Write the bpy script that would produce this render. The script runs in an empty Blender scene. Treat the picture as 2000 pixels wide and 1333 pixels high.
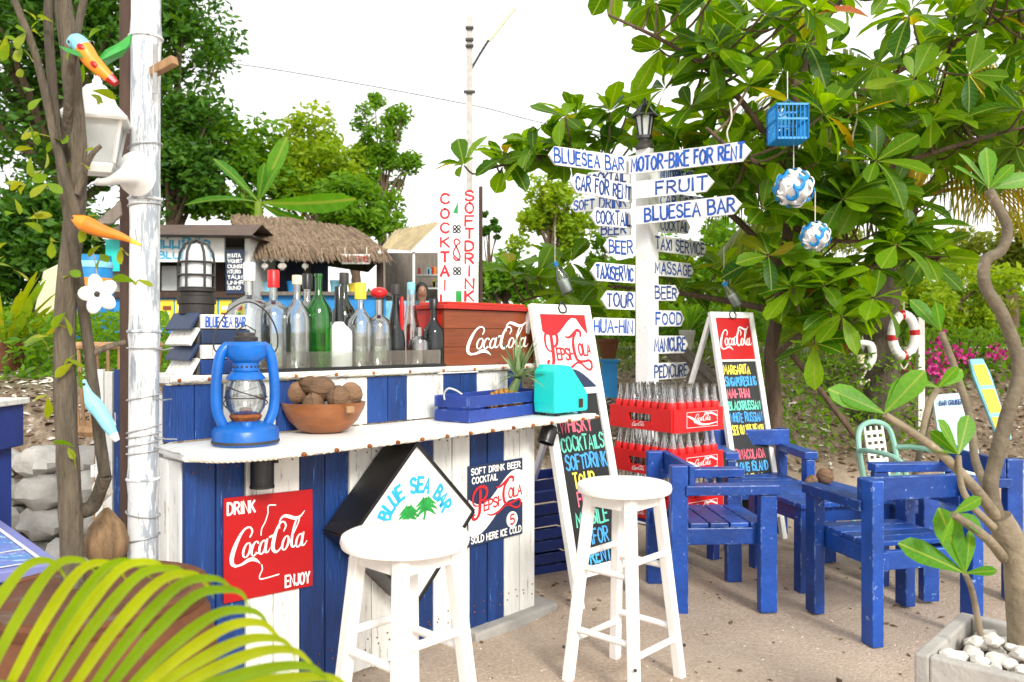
import bpy, bmesh, math, random
from mathutils import Vector, Matrix, noise

# ------------------------------------------------------------------ camera, sky, sun, exposure
scene = bpy.context.scene
F, H = 1600.0, 1.2           # focal length in photo pixels, camera height in metres
HZ = 660.0                   # horizon row in the photo
cam_d = bpy.data.cameras.new('camera'); cam = bpy.data.objects.new('camera', cam_d)
scene.collection.objects.link(cam); scene.camera = cam
cam.location = (0, 0, H); cam.rotation_euler = (math.pi/2, 0, 0)
cam_d.sensor_width = 36; cam_d.lens = 36*F/2000; cam_d.shift_y = -6.5/2000
cam_d.clip_start = 0.05; cam_d.clip_end = 3000
cam_d.dof.use_dof = True; cam_d.dof.focus_distance = 3.3; cam_d.dof.aperture_fstop = 4.5

SUN_AZ, SUN_EL = math.radians(158), math.radians(30)    # azimuth from +Y, clockwise
w = bpy.data.worlds.new('World'); scene.world = w; w.use_nodes = True
nt = w.node_tree; nt.nodes.clear()
sky = nt.nodes.new('ShaderNodeTexSky'); sky.sky_type = 'NISHITA'; sky.sun_disc = False
sky.sun_elevation = SUN_EL; sky.sun_rotation = SUN_AZ; sky.dust_density = 1.5; sky.air_density = 1.0; sky.ozone_density = 0.6
hs = nt.nodes.new('ShaderNodeHueSaturation'); hs.inputs['Saturation'].default_value = 0.22; hs.inputs['Value'].default_value = 1.0
bg = nt.nodes.new('ShaderNodeBackground'); bg.inputs['Strength'].default_value = 0.15
wo = nt.nodes.new('ShaderNodeOutputWorld')
veil = nt.nodes.new('ShaderNodeMix'); veil.data_type = 'RGBA'; veil.inputs[0].default_value = .7; veil.inputs[7].default_value = (7.6, 7.5, 7.3, 1)   # even high cloud over the whole sky
nt.links.new(sky.outputs[0], hs.inputs['Color']); nt.links.new(hs.outputs[0], veil.inputs[6]); nt.links.new(veil.outputs[2], bg.inputs['Color']); nt.links.new(bg.outputs[0], wo.inputs[0])
sd = bpy.data.lights.new('sun', 'SUN'); sd.energy = 2.3; sd.angle = math.radians(14); sd.color = (1, .95, .86)
sun = bpy.data.objects.new('sun', sd); scene.collection.objects.link(sun)
sdir = Vector((math.sin(SUN_AZ)*math.cos(SUN_EL), math.cos(SUN_AZ)*math.cos(SUN_EL), math.sin(SUN_EL)))
sun.rotation_euler = sdir.to_track_quat('Z', 'Y').to_euler(); sun.location = sdir*30
vs = scene.view_settings; vs.view_transform = 'Standard'; vs.look = 'None'; vs.gamma = 1; vs.use_curve_mapping = False
vs.exposure = 0.6

# ------------------------------------------------------------------ helpers
R = random.Random(7)
V = Vector
C = scene.collection
def T(px, py, d): return V(((px-1000)/F*d, d, H-(py-HZ)/F*d))
def G(px, py, z=0.0): return T(px, py, (H-z)*F/(py-HZ))
def lerp(a, b, t): return a+(b-a)*t
def sm(a, b, x):
    t = max(0, min(1, (x-a)/(b-a))); return t*t*(3-2*t)

class MB:
    def __init__(s): s.v = []; s.f = []; s.sm = []
    def add(s, vs, fs, smooth=False):
        o = len(s.v); s.v += [V(p) for p in vs]
        for f in fs: s.f.append([o+i for i in f]); s.sm.append(smooth)
        return s
    def box(s, c, size, rz=0, M=None):
        hx, hy, hz = [q/2 for q in size]
        vs = [V((x, y, z)) for x in (-hx, hx) for y in (-hy, hy) for z in (-hz, hz)]
        m = Matrix.Translation(V(c)) @ (M.to_4x4() if M else Matrix.Rotation(rz, 4, 'Z'))
        return s.add([m @ q for q in vs], [(0,1,3,2),(4,6,7,5),(0,4,5,1),(2,3,7,6),(0,2,6,4),(1,5,7,3)])
    def beam(s, a, b, wd, th, up=(0, 0, 1)):      # wd across, th along 'up'
        a, b = V(a), V(b); x = (b-a); L = x.length; x.normalize()
        y = V(up).cross(x); y.normalize(); z = x.cross(y)
        m = Matrix((x, y, z)).transposed()
        return s.box((a+b)/2, (L, wd, th), M=m)
    def tube(s, pts, r, n=8, cap=True):
        pts = [V(p) for p in pts]; k = len(pts)
        rs = r if isinstance(r, (list, tuple)) else [r]*k
        vs = []; up = V((0, 0, 1)); prev = None
        for i, p in enumerate(pts):
            t = (pts[min(i+1, k-1)]-pts[max(i-1, 0)])
            if t.length < 1e-9: t = V((0, 0, 1))
            t.normalize()
            if prev is None:
                a = t.cross(up if abs(t.z) < .9 else V((1, 0, 0))); a.normalize()
            else:
                a = prev-t*prev.dot(t); a.normalize()
            prev = a; b = t.cross(a)
            for j in range(n):
                q = 2*math.pi*j/n; vs.append(p+(a*math.cos(q)+b*math.sin(q))*rs[i])
        fs = [(i*n+j, i*n+(j+1) % n, (i+1)*n+(j+1) % n, (i+1)*n+j) for i in range(k-1) for j in range(n)]
        if cap: fs += [tuple(range(n))[::-1], tuple((k-1)*n+j for j in range(n))]
        return s.add(vs, fs, True)
    def lathe(s, prof, n=20, c=(0, 0, 0), M=None, sx=1, sy=1):
        vs = []; k = len(prof); c = V(c)
        for r, z in prof:
            for j in range(n):
                q = 2*math.pi*j/n; p = V((r*math.cos(q)*sx, r*math.sin(q)*sy, z))
                vs.append(c+(M @ p if M else p))
        fs = [(i*n+j, i*n+(j+1) % n, (i+1)*n+(j+1) % n, (i+1)*n+j) for i in range(k-1) for j in range(n)]
        if prof[0][0] > 1e-6: fs.append(tuple(range(n))[::-1])
        if prof[-1][0] > 1e-6: fs.append(tuple((k-1)*n+j for j in range(n)))
        return s.add(vs, fs, True)
    def ball(s, c, r, n=12, m=8, sc=(1, 1, 1), jit=0, seed=0, M=None):
        rr = random.Random(seed); vs = []; c = V(c); off = V((rr.random()*50, rr.random()*50, seed % 97))
        for i in range(m+1):
            a = math.pi*i/m
            for j in range(n):
                b = 2*math.pi*j/n
                p = V((math.sin(a)*math.cos(b), math.sin(a)*math.sin(b), math.cos(a)))
                if jit: p *= 1+jit*noise.noise(p*1.6+off)
                p = V((p.x*sc[0], p.y*sc[1], p.z*sc[2]))*r
                vs.append(c+(M @ p if M else p))
        fs = [(i*n+j, (i+1)*n+j, (i+1)*n+(j+1) % n, i*n+(j+1) % n) for i in range(m) for j in range(n)]
        return s.add(vs, fs, True)
    def prism(s, poly, O, U, W, th):               # 2D poly in frame U,W at O, extruded by th along N=UxW both ways half
        U, W, O = V(U), V(W), V(O); N = U.cross(W); n = len(poly)
        a = [O+U*x+W*y+N*(th/2) for x, y in poly]; b = [p-N*th for p in a]
        return s.add(a+b, [tuple(range(n)), tuple(range(2*n-1, n-1, -1))]+[(i, n+i, n+(i+1) % n, (i+1) % n) for i in range(n)])
    def build(s, name, mat, parent=None, world=True, smooth=None, bevel=0):
        vs = s.v
        if parent is not None and world:
            inv = WM[parent.name].inverted(); vs = [inv @ p for p in vs]
        me = bpy.data.meshes.new(name); me.from_pydata([tuple(p) for p in vs], [], s.f)
        bm = bmesh.new(); bm.from_mesh(me); bmesh.ops.remove_doubles(bm, verts=bm.verts, dist=1e-6) if len(vs) < 4000 else None
        if len(vs) < 20000: bmesh.ops.recalc_face_normals(bm, faces=bm.faces)
        bm.to_mesh(me); bm.free()
        if smooth is None: smooth = any(s.sm)
        if smooth:
            me.polygons.foreach_set('use_smooth', [True]*len(me.polygons))
            try: me.set_sharp_from_angle(angle=math.radians(38))
            except Exception: pass
        me.materials.append(mat)
        o = bpy.data.objects.new(name, me); C.objects.link(o)
        if parent is not None: o.parent = parent; WM[o.name] = WM[parent.name]
        else: WM[o.name] = Matrix.Identity(4)
        if bevel:
            b = o.modifiers.new('bevel', 'BEVEL'); b.width = bevel; b.segments = 2; b.limit_method = 'ANGLE'
        return o
WM = {}
def tag(o, label, cat, group=None):
    o['label'] = label; o['category'] = cat
    if group: o['group'] = group
    return o
def thing(name, label, cat, loc=(0, 0, 0), rz=0, group=None):
    o = bpy.data.objects.new(name, None); C.objects.link(o); o.location = loc; o.rotation_euler = (0, 0, rz)
    o.empty_display_size = .1
    WM[o.name] = Matrix.Translation(V(loc)) @ Matrix.Rotation(rz, 4, 'Z')
    return tag(o, label, cat, group)
def single(mb, name, mat, label, cat, base, group=None, bevel=0):       # one-mesh thing with its origin at base
    base = V(base); mb.v = [p-base for p in mb.v]
    o = mb.build(name, mat, bevel=bevel); o.location = base; WM[o.name] = Matrix.Translation(base)
    return tag(o, label, cat, group)
def copytree(o, loc, rz, label, group=None, extra=None):
    def cp(q, par):
        c = q.copy(); C.objects.link(c)
        c.parent = par
        WM[c.name] = Matrix.Identity(4)
        for ch in q.children: cp(ch, c)
        return c
    r = cp(o, None); r.location = loc; r.rotation_euler = (0, 0, rz) if not isinstance(rz, (tuple, list)) else rz; r['label'] = label
    WM[r.name] = Matrix.Translation(V(loc)) @ (Matrix.Rotation(rz, 4, 'Z') if not isinstance(rz, (tuple, list)) else Matrix.Identity(4))
    if group: r['group'] = group
    return r
def struct(o): o['kind'] = 'structure'; return o
def stuff(o): o['kind'] = 'stuff'; return o
def cr(pts, n=6):                                  # Catmull-Rom through points of any dimension
    P = [tuple(p) for p in pts]; out = []
    for i in range(len(P)-1):
        p0, p1, p2, p3 = P[max(i-1, 0)], P[i], P[i+1], P[min(i+2, len(P)-1)]
        for k in range(n):
            t = k/n
            out.append(tuple(.5*((2*b)+(-a+c)*t+(2*a-5*b+4*c-d)*t*t+(-a+3*b-3*c+d)*t**3) for a, b, c, d in zip(p0, p1, p2, p3)))
    out.append(P[-1]); return out

# ------------------------------------------------------------------ materials
MATS = {}
def mat(name, col, rough=.6, var=.18, scale=9, bump=.15, bscale=None, wear=0, wcol=(.75, .75, .72), wscale=14, stretch=(1, 1, 1),
        metal=0, spec=.5, col2=None, coat=0, island=False, fine=0):
    m = bpy.data.materials.new(name); m.use_nodes = True; n = m.node_tree.nodes; l = m.node_tree.links
    b = n['Principled BSDF']; b.inputs['Roughness'].default_value = rough; b.inputs['Metallic'].default_value = metal
    b.inputs['Specular IOR Level'].default_value = spec; b.inputs['Coat Weight'].default_value = coat
    tc = n.new('ShaderNodeTexCoord'); oi = n.new('ShaderNodeObjectInfo'); mp = n.new('ShaderNodeMapping')
    mp.inputs['Scale'].default_value = stretch
    vm = n.new('ShaderNodeVectorMath'); vm.operation = 'MULTIPLY_ADD'
    l.new(oi.outputs['Random'], vm.inputs[0]); vm.inputs[1].default_value = (17.3, 9.1, 23.7)
    l.new(tc.outputs['Object'], mp.inputs[0]); l.new(mp.outputs[0], vm.inputs[2])
    nz = n.new('ShaderNodeTexNoise'); nz.inputs['Scale'].default_value = scale; nz.inputs['Detail'].default_value = 6; nz.inputs['Roughness'].default_value = .65
    l.new(vm.outputs[0], nz.inputs['Vector'])
    rp = n.new('ShaderNodeValToRGB'); rp.color_ramp.elements[0].position = .3; rp.color_ramp.elements[1].position = .7
    c2 = col2 or tuple(min(1, c*(1+var)) for c in col); c1 = tuple(c*(1-var) for c in col) if not col2 else col
    rp.color_ramp.elements[0].color = (*c1, 1); rp.color_ramp.elements[1].color = (*c2, 1)
    l.new(nz.outputs['Fac'], rp.inputs[0]); out = rp.outputs[0]
    # piece-to-piece difference
    hsv = n.new('ShaderNodeHueSaturation'); mr = n.new('ShaderNodeMapRange'); mr.inputs['To Min'].default_value = 1-var*.8; mr.inputs['To Max'].default_value = 1+var*.8
    if island:
        ge = n.new('ShaderNodeNewGeometry'); ad = n.new('ShaderNodeMath'); ad.operation = 'ADD'; fr = n.new('ShaderNodeMath'); fr.operation = 'FRACT'
        l.new(ge.outputs['Random Per Island'], ad.inputs[0]); l.new(oi.outputs['Random'], ad.inputs[1]); l.new(ad.outputs[0], fr.inputs[0]); l.new(fr.outputs[0], mr.inputs['Value'])
    else: l.new(oi.outputs['Random'], mr.inputs['Value'])
    l.new(mr.outputs[0], hsv.inputs['Value']); l.new(out, hsv.inputs['Color']); out = hsv.outputs[0]
    if wear:
        n2 = n.new('ShaderNodeTexNoise'); n2.inputs['Scale'].default_value = wscale; n2.inputs['Detail'].default_value = 9; n2.inputs['Roughness'].default_value = .75
        l.new(vm.outputs[0], n2.inputs['Vector'])
        r2 = n.new('ShaderNodeValToRGB'); e = 0.5+ (0.5-wear)*.36
        r2.color_ramp.elements[0].position = e; r2.color_ramp.elements[1].position = min(1, e+.05)
        l.new(n2.outputs['Fac'], r2.inputs[0])
        mx = n.new('ShaderNodeMix'); mx.data_type = 'RGBA'; l.new(r2.outputs[0], mx.inputs[0]); l.new(out, mx.inputs[6]); mx.inputs[7].default_value = (*wcol, 1)
        out = mx.outputs[2]
    l.new(out, b.inputs['Base Color'])
    if bump:
        nb = n.new('ShaderNodeTexNoise'); nb.inputs['Scale'].default_value = bscale or scale*4; nb.inputs['Detail'].default_value = 5
        l.new(vm.outputs[0], nb.inputs['Vector'])
        bp = n.new('ShaderNodeBump'); bp.inputs['Strength'].default_value = bump; bp.inputs['Distance'].default_value = .01
        l.new(nb.outputs['Fac'], bp.inputs['Height']); l.new(bp.outputs[0], b.inputs['Normal'])
    MATS[name] = m; return m
def leafmat(name, ca, cb, trans=.45, tcol=None, rough=.45, spec=.35, veins=False):
    m = bpy.data.materials.new(name); m.use_nodes = True; n = m.node_tree.nodes; l = m.node_tree.links
    b = n['Principled BSDF']; out = n['Material Output']; b.inputs['Roughness'].default_value = rough; b.inputs['Specular IOR Level'].default_value = spec
    ge = n.new('ShaderNodeNewGeometry'); oi = n.new('ShaderNodeObjectInfo'); ad = n.new('ShaderNodeMath'); ad.operation = 'ADD'; fr = n.new('ShaderNodeMath'); fr.operation = 'FRACT'
    l.new(ge.outputs['Random Per Island'], ad.inputs[0]); l.new(oi.outputs['Random'], ad.inputs[1]); l.new(ad.outputs[0], fr.inputs[0])
    rp = n.new('ShaderNodeValToRGB'); rp.color_ramp.elements[0].color = (*ca, 1); rp.color_ramp.elements[1].color = (*cb, 1)
    if tcol: q_ = rp.color_ramp.elements.new(.965); q_.color = (*cb, 1); rp.color_ramp.elements[-1].color = (*tcol, 1)
    l.new(fr.outputs[0], rp.inputs[0])
    tc = n.new('ShaderNodeTexCoord'); nz = n.new('ShaderNodeTexNoise'); nz.inputs['Scale'].default_value = 14; nz.inputs['Detail'].default_value = 4
    l.new(tc.outputs['Object'], nz.inputs['Vector'])
    mr = n.new('ShaderNodeMapRange'); mr.inputs['To Min'].default_value = .7; mr.inputs['To Max'].default_value = 1.3; l.new(nz.outputs['Fac'], mr.inputs['Value'])
    hv = n.new('ShaderNodeHueSaturation'); l.new(mr.outputs[0], hv.inputs['Value']); l.new(rp.outputs[0], hv.inputs['Color'])
    if veins:
        at_n = n.new('ShaderNodeAttribute'); at_n.attribute_name = 'leaf_pos'; sp_ = n.new('ShaderNodeSeparateXYZ'); l.new(at_n.outputs['Vector'], sp_.inputs[0])
        ab = n.new('ShaderNodeMath'); ab.operation = 'ABSOLUTE'; l.new(sp_.outputs['Y'], ab.inputs[0])
        k1 = n.new('ShaderNodeMath'); k1.operation = 'MULTIPLY_ADD'; l.new(ab.outputs[0], k1.inputs[0]); k1.inputs[1].default_value = -.75; l.new(sp_.outputs['X'], k1.inputs[2])
        k2 = n.new('ShaderNodeMath'); k2.operation = 'MULTIPLY'; l.new(k1.outputs[0], k2.inputs[0]); k2.inputs[1].default_value = 52
        k3 = n.new('ShaderNodeMath'); k3.operation = 'SINE'; l.new(k2.outputs[0], k3.inputs[0])
        k4 = n.new('ShaderNodeMapRange'); k4.inputs['From Min'].default_value = .8; k4.inputs['From Max'].default_value = 1; k4.inputs['To Max'].default_value = .2; l.new(k3.outputs[0], k4.inputs['Value'])
        k5 = n.new('ShaderNodeMapRange'); k5.inputs['From Min'].default_value = .022; k5.inputs['From Max'].default_value = .010; k5.inputs['To Max'].default_value = .75; l.new(ab.outputs[0], k5.inputs['Value'])
        k6 = n.new('ShaderNodeMath'); k6.operation = 'MAXIMUM'; l.new(k4.outputs[0], k6.inputs[0]); l.new(k5.outputs[0], k6.inputs[1])
        vx = n.new('ShaderNodeMix'); vx.data_type = 'RGBA'; l.new(k6.outputs[0], vx.inputs[0]); l.new(hv.outputs[0], vx.inputs[6]); vx.inputs[7].default_value = (.30, .38, .06, 1); vcol = vx.outputs[2]
    else: vcol = hv.outputs[0]
    l.new(vcol, b.inputs['Base Color'])
    tr = n.new('ShaderNodeBsdfTranslucent'); mx = n.new('ShaderNodeMixShader'); mx.inputs[0].default_value = trans
    h2 = n.new('ShaderNodeHueSaturation'); h2.inputs['Value'].default_value = 1.9; h2.inputs['Hue'].default_value = .482; h2.inputs['Saturation'].default_value = 1.1
    l.new(vcol, h2.inputs['Color']); l.new(h2.outputs[0], tr.inputs['Color'])
    l.new(b.outputs[0], mx.inputs[1]); l.new(tr.outputs[0], mx.inputs[2]); l.new(mx.outputs[0], out.inputs['Surface'])
    MATS[name] = m; return m
def thin(name, col, dens=.06, rim=.6):      # thin-walled bottle glass: clear in the middle, mirror-like and denser at the rim
    m = bpy.data.materials.new(name); m.use_nodes = True; n = m.node_tree.nodes; l = m.node_tree.links; out = n['Material Output']; n.remove(n['Principled BSDF'])
    tr = n.new('ShaderNodeBsdfTransparent'); gl = n.new('ShaderNodeBsdfGlossy'); mx = n.new('ShaderNodeMixShader'); lw = n.new('ShaderNodeLayerWeight'); lw.inputs['Blend'].default_value = .35
    tc = n.new('ShaderNodeTexCoord'); nz = n.new('ShaderNodeTexNoise'); nz.inputs['Scale'].default_value = 12; l.new(tc.outputs['Object'], nz.inputs['Vector'])
    mr0 = n.new('ShaderNodeMapRange'); mr0.inputs['To Min'].default_value = .02; mr0.inputs['To Max'].default_value = .16; l.new(nz.outputs['Fac'], mr0.inputs['Value']); l.new(mr0.outputs[0], gl.inputs['Roughness'])
    rp = n.new('ShaderNodeValToRGB'); rp.color_ramp.elements[0].color = (*col, 1); rp.color_ramp.elements[1].color = (*[c*rim for c in col], 1); rp.color_ramp.elements[1].position = .95; rp.color_ramp.elements[0].position = .35
    l.new(lw.outputs['Facing'], rp.inputs[0]); l.new(rp.outputs[0], tr.inputs['Color'])
    mr = n.new('ShaderNodeMapRange'); mr.inputs['To Min'].default_value = dens; mr.inputs['To Max'].default_value = .75; l.new(lw.outputs['Fresnel'], mr.inputs['Value'])
    l.new(mr.outputs[0], mx.inputs[0]); l.new(tr.outputs[0], mx.inputs[1]); l.new(gl.outputs[0], mx.inputs[2]); l.new(mx.outputs[0], out.inputs['Surface']); MATS[name] = m; return m
def glass(name, col=(1, 1, 1), rough=.02, ior=1.45):
    m = bpy.data.materials.new(name); m.use_nodes = True; n = m.node_tree.nodes; l = m.node_tree.links
    b = n['Principled BSDF']; b.inputs['Transmission Weight'].default_value = 1; b.inputs['IOR'].default_value = ior
    tc = n.new('ShaderNodeTexCoord'); nz = n.new('ShaderNodeTexNoise'); nz.inputs['Scale'].default_value = 11; l.new(tc.outputs['Object'], nz.inputs['Vector'])
    mr = n.new('ShaderNodeMapRange'); mr.inputs['To Min'].default_value = rough; mr.inputs['To Max'].default_value = rough+.12; l.new(nz.outputs['Fac'], mr.inputs['Value']); l.new(mr.outputs[0], b.inputs['Roughness'])
    b.inputs['Base Color'].default_value = (*col, 1); MATS[name] = m; return m

WHITE = mat('white_paint', (.80, .80, .77), .5, .07, 7, .2, 30, wear=.13, wcol=(.36, .33, .29), wscale=10)
PLANKW = mat('white_plank', (.78, .78, .74), .6, .1, 5, .35, 30, wear=.3, wcol=(.42, .40, .36), wscale=9, stretch=(6, 6, .7))
PLANKB = mat('blue_plank', (.004, .036, .17), .5, .3, 5, .35, 30, wear=.18, wcol=(.06, .2, .55), wscale=9, stretch=(6, 6, .7))
STOOL = mat('stool_paint', (.84, .82, .79), .4, .05, 7, .2, 30, wear=.12, wcol=(.60, .53, .45), wscale=16, stretch=(2, 2, .8))
BLUEC = mat('chair_blue', (.005, .05, .27), .42, .3, 6, .3, 30, wear=.17, wcol=(.30, .42, .72), wscale=22)
BLUED = mat('crate_blue', (.016, .045, .26), .5, .2, 6, .25, 30, wear=.08, wcol=(.12, .2, .5), wscale=18)
NAVY = mat('navy_paint', (.012, .028, .075), .5, .2, 6, .2, 30, wear=.08, wcol=(.2, .25, .32), wscale=18)
SIGNW = mat('sign_white', (.80, .81, .80), .55, .06, 6, .2, 30, wear=.17, wcol=(.38, .36, .34), wscale=12, stretch=(2, 2, 2))
PAINTB = mat('lettering_blue', (.010, .065, .32), .6, .5, 30, 0)
PAINTW = mat('lettering_white', (.85, .85, .83), .6, .05, 30, 0)
PAINTR = mat('lettering_red', (.52, .012, .02), .6, .15, 30, 0)
PAINTC = mat('lettering_cyan', (.02, .36, .62), .6, .15, 30, 0)
PAINTG = mat('lettering_green', (.015, .30, .05), .6, .3, 30, 0)
CHK = {k: mat('chalk_'+k, c, .9, .2, 60, 0) for k, c in dict(yellow=(.85, .72, .10), blue=(.08, .40, .85), pink=(.75, .16, .22), green=(.15, .65, .48), white=(.8, .8, .8), orange=(.85, .45, .05)).items()}
RED = mat('red_enamel', (.45, .004, .008), .35, .1, 7, .05, 30)
REDP = mat('red_plastic', (.62, .010, .012), .35, .1, 7, .05, 30)
BLACK = mat('black_paint', (.012, .012, .013), .35, .3, 8, .1, 40)
CHALK = mat('chalkboard', (.016, .018, .019), .7, .3, 6, .1, 40)
BROWN = mat('box_varnish', (.20, .045, .013), .35, .25, 4, .15, 40, stretch=(1, 1, 9))
BOXRED = mat('box_red', (.50, .020, .010), .4, .2, 6, .1, 40, wear=.08, wcol=(.3, .08, .04))
ROPE = mat('rope', (.68, .63, .54), .9, .15, 40, .5, 120)
RUST = mat('rust', (.30, .09, .02), .9, .5, 60, .4, 120)
LANT = mat('lantern_blue', (.003, .12, .48), .35, .25, 8, .15, 40, wear=.20, wcol=(.10, .05, .03), wscale=16)
IRON = mat('dark_iron', (.03, .026, .024), .6, .3, 20, .2, 80)
WOODB = mat('bowl_wood', (.30, .10, .028), .35, .25, 5, .08, 40, stretch=(2, 2, 8))
NUT = mat('nut_shell', (.17, .095, .05), .8, .4, 9, .6, 60, stretch=(1, 1, 5))
WOODG = mat('grey_wood', (.22, .19, .16), .85, .3, 8, .4, 40, stretch=(5, 5, .8))
WOODD = mat('dark_wood', (.055, .03, .02), .8, .3, 8, .3, 40, stretch=(5, 5, .8))
WOODT = mat('tan_wood', (.36, .21, .10), .8, .3, 8, .3, 40, stretch=(5, 5, .8))
BAMB = mat('white_bamboo', (.74, .76, .77), .5, .08, 6, .25, 20, wear=.46, wcol=(.30, .34, .39), wscale=5, stretch=(5, 5, .7))
TURQ = mat('turquoise_plastic', (.012, .60, .55), .35, .08, 7, .05, 40)
TERRA = mat('terracotta', (.13, .045, .016), .85, .4, 5, .4, 30, wear=.32, wcol=(.12, .085, .06), wscale=4)
CONC = mat('concrete', (.42, .40, .37), .9, .2, 6, .4, 60)
STONE = mat('grey_stone', (.34, .33, .31), .9, .3, 5, .6, 30, wear=.15, wcol=(.16, .14, .11), wscale=4)
PEB = mat('white_pebble', (.74, .70, .64), .6, .18, 8, .1, 40)
WIRE = mat('wire_grey', (.45, .45, .45), .5, .2, 20, 0, metal=.6)
PLW = mat('white_plastic', (.80, .80, .78), .4, .06, 7, .05, 30)
GREENP = mat('green_plastic', (.24, .46, .38), .45, .12, 7, .05, 30)
YEL = mat('yellow_paint', (.75, .58, .03), .5, .1, 8, .05)
ORNG = mat('orange_paint', (.78, .24, .015), .4, .2, 8, .1)
LBLUE = mat('light_blue_paint', (.22, .55, .72), .5, .15, 8, .1)
BBLUE = mat('bright_blue_paint', (.01, .24, .62), .45, .15, 8, .1)
GREENQ = mat('green_paint', (.04, .30, .05), .45, .25, 8, .1)
CREAM = mat('cream_board', (.72, .66, .42), .7, .1, 8, .1)
PINK = mat('pink_petals', (.55, .02, .24), .6, .3, 8, 0, island=True)
THATCH = mat('thatch', (.20, .14, .09), .95, .45, 20, .4, 50, island=True)
THATCHB = mat('thatch_base', (.12, .085, .055), .95, .45, 20, .4, 50)
TIN = mat('tin_roof', (.36, .29, .16), .6, .3, 5, .2, 30)
ASPH = mat('asphalt', (.12, .115, .11), .9, .2, 6, .3, 60)
SKIN = mat('skin', (.30, .15, .09), .5, .1, 9, 0)
HAIR = mat('hair', (.012, .009, .008), .5, .2, 30, .2)
GL = thin('clear_glass', (.97, .985, .98), .13, .6); GLS = thin('soda_glass', (.985, .99, .99), .10, .88); GLG = thin('green_glass', (.10, .78, .08), .05, .5); GLD = thin('dark_green_glass', (.10, .30, .03)); GLP = thin('clear_sheet', (.95, .97, .96), .05, .85)
GLB = mat('black_bottle_glass', (.012, .014, .016), .12, .2, 8, 0); GLR = glass('red_liquid', (.75, .10, .03))
FROST = mat('lamp_glass', (.62, .66, .66), .2, .1, 6, 0)
ALMOND = leafmat('almond_leaf', (.016, .09, .003), (.17, .34, .004), .5, (.30, .20, .02), spec=.3, veins=True)
ALMONDR = leafmat('red_leaf', (.35, .05, .01), (.42, .16, .02), .4, veins=True)
FRANG = leafmat('frangipani_leaf', (.06, .22, .012), (.11, .30, .02), .4, veins=True)
ARECA = leafmat('areca_leaf', (.13, .25, .004), (.33, .38, .006), .4, rough=.4)
VINE = leafmat('vine_leaf', (.12, .26, .012), (.30, .32, .015), .45)
PALMG = leafmat('coconut_leaf', (.07, .12, .015), (.16, .20, .02), .35)
PALMY = leafmat('sunlit_palm_leaf', (.34, .28, .02), (.46, .36, .03), .4)  # warm sunlight on some fronds put into a yellower leaf colour
BANAN = leafmat('banana_leaf', (.06, .22, .02), (.13, .33, .03), .5, veins=True)
FOLD = leafmat('foliage_dark', (.018, .08, .006), (.075, .19, .010), .35, rough=.6)
FOLM = leafmat('foliage_mid', (.06, .18, .006), (.16, .31, .010), .42, rough=.6)
FOLL = leafmat('foliage_light', (.14, .27, .008), (.30, .40, .014), .45, rough=.6)
FOLY = leafmat('foliage_yellow', (.12, .19, .02), (.24, .26, .03), .45, rough=.6)
GRASS = leafmat('grass_blade', (.06, .13, .015), (.17, .22, .03), .35, rough=.7)
BARKG = mat('grey_bark', (.115, .092, .064), .9, .45, 9, 1.0, 30, wear=.25, wcol=(.07, .055, .04), wscale=7, stretch=(6, 6, .8))
BARKB = mat('brown_bark', (.13, .085, .055), .9, .4, 9, .7, 40, stretch=(4, 4, .8))
BARKF = mat('frangipani_bark', (.20, .16, .105), .8, .4, 14, .7, 45, wear=.15, wcol=(.46, .42, .36), wscale=14)
PINE = mat('pineapple_skin', (.40, .20, .03), .7, .4, 25, .5, 60)
PINL = leafmat('pineapple_leaf', (.13, .22, .08), (.24, .34, .16), .2)

def edgewear(m, wcol, amount=.5, radius=.007):        # paint rubbed off along the corners of boards
    n = m.node_tree.nodes; l = m.node_tree.links; b = n['Principled BSDF']; src = b.inputs['Base Color'].links[0].from_socket
    bv = n.new('ShaderNodeBevel'); bv.samples = 4; bv.inputs['Radius'].default_value = radius; ge = n.new('ShaderNodeNewGeometry')
    dt = n.new('ShaderNodeVectorMath'); dt.operation = 'DOT_PRODUCT'; l.new(bv.outputs[0], dt.inputs[0]); l.new(ge.outputs['True Normal'], dt.inputs[1])
    mr = n.new('ShaderNodeMapRange'); mr.inputs['From Min'].default_value = .985; mr.inputs['From Max'].default_value = .90; l.new(dt.outputs['Value'], mr.inputs['Value'])
    nz = n.new('ShaderNodeTexNoise'); nz.inputs['Scale'].default_value = 24; nz.inputs['Detail'].default_value = 6; l.new(ge.outputs['Position'], nz.inputs['Vector'])
    r2 = n.new('ShaderNodeMapRange'); r2.inputs['From Min'].default_value = .62-.2*amount; r2.inputs['From Max'].default_value = .72-.2*amount; l.new(nz.outputs['Fac'], r2.inputs['Value'])
    mu = n.new('ShaderNodeMath'); mu.operation = 'MULTIPLY'; l.new(mr.outputs[0], mu.inputs[0]); l.new(r2.outputs[0], mu.inputs[1])
    mx = n.new('ShaderNodeMix'); mx.data_type = 'RGBA'; l.new(mu.outputs[0], mx.inputs[0]); l.new(src, mx.inputs[6]); mx.inputs[7].default_value = (*wcol, 1); l.new(mx.outputs[2], b.inputs['Base Color'])
edgewear(BLUEC, (.22, .36, .68), .55); edgewear(BLUED, (.20, .30, .60), .4); edgewear(STOOL, (.50, .40, .30), .3, .005); edgewear(SIGNW, (.34, .30, .26), .45, .006); edgewear(WHITE, (.40, .35, .29), .4, .006)

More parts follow.
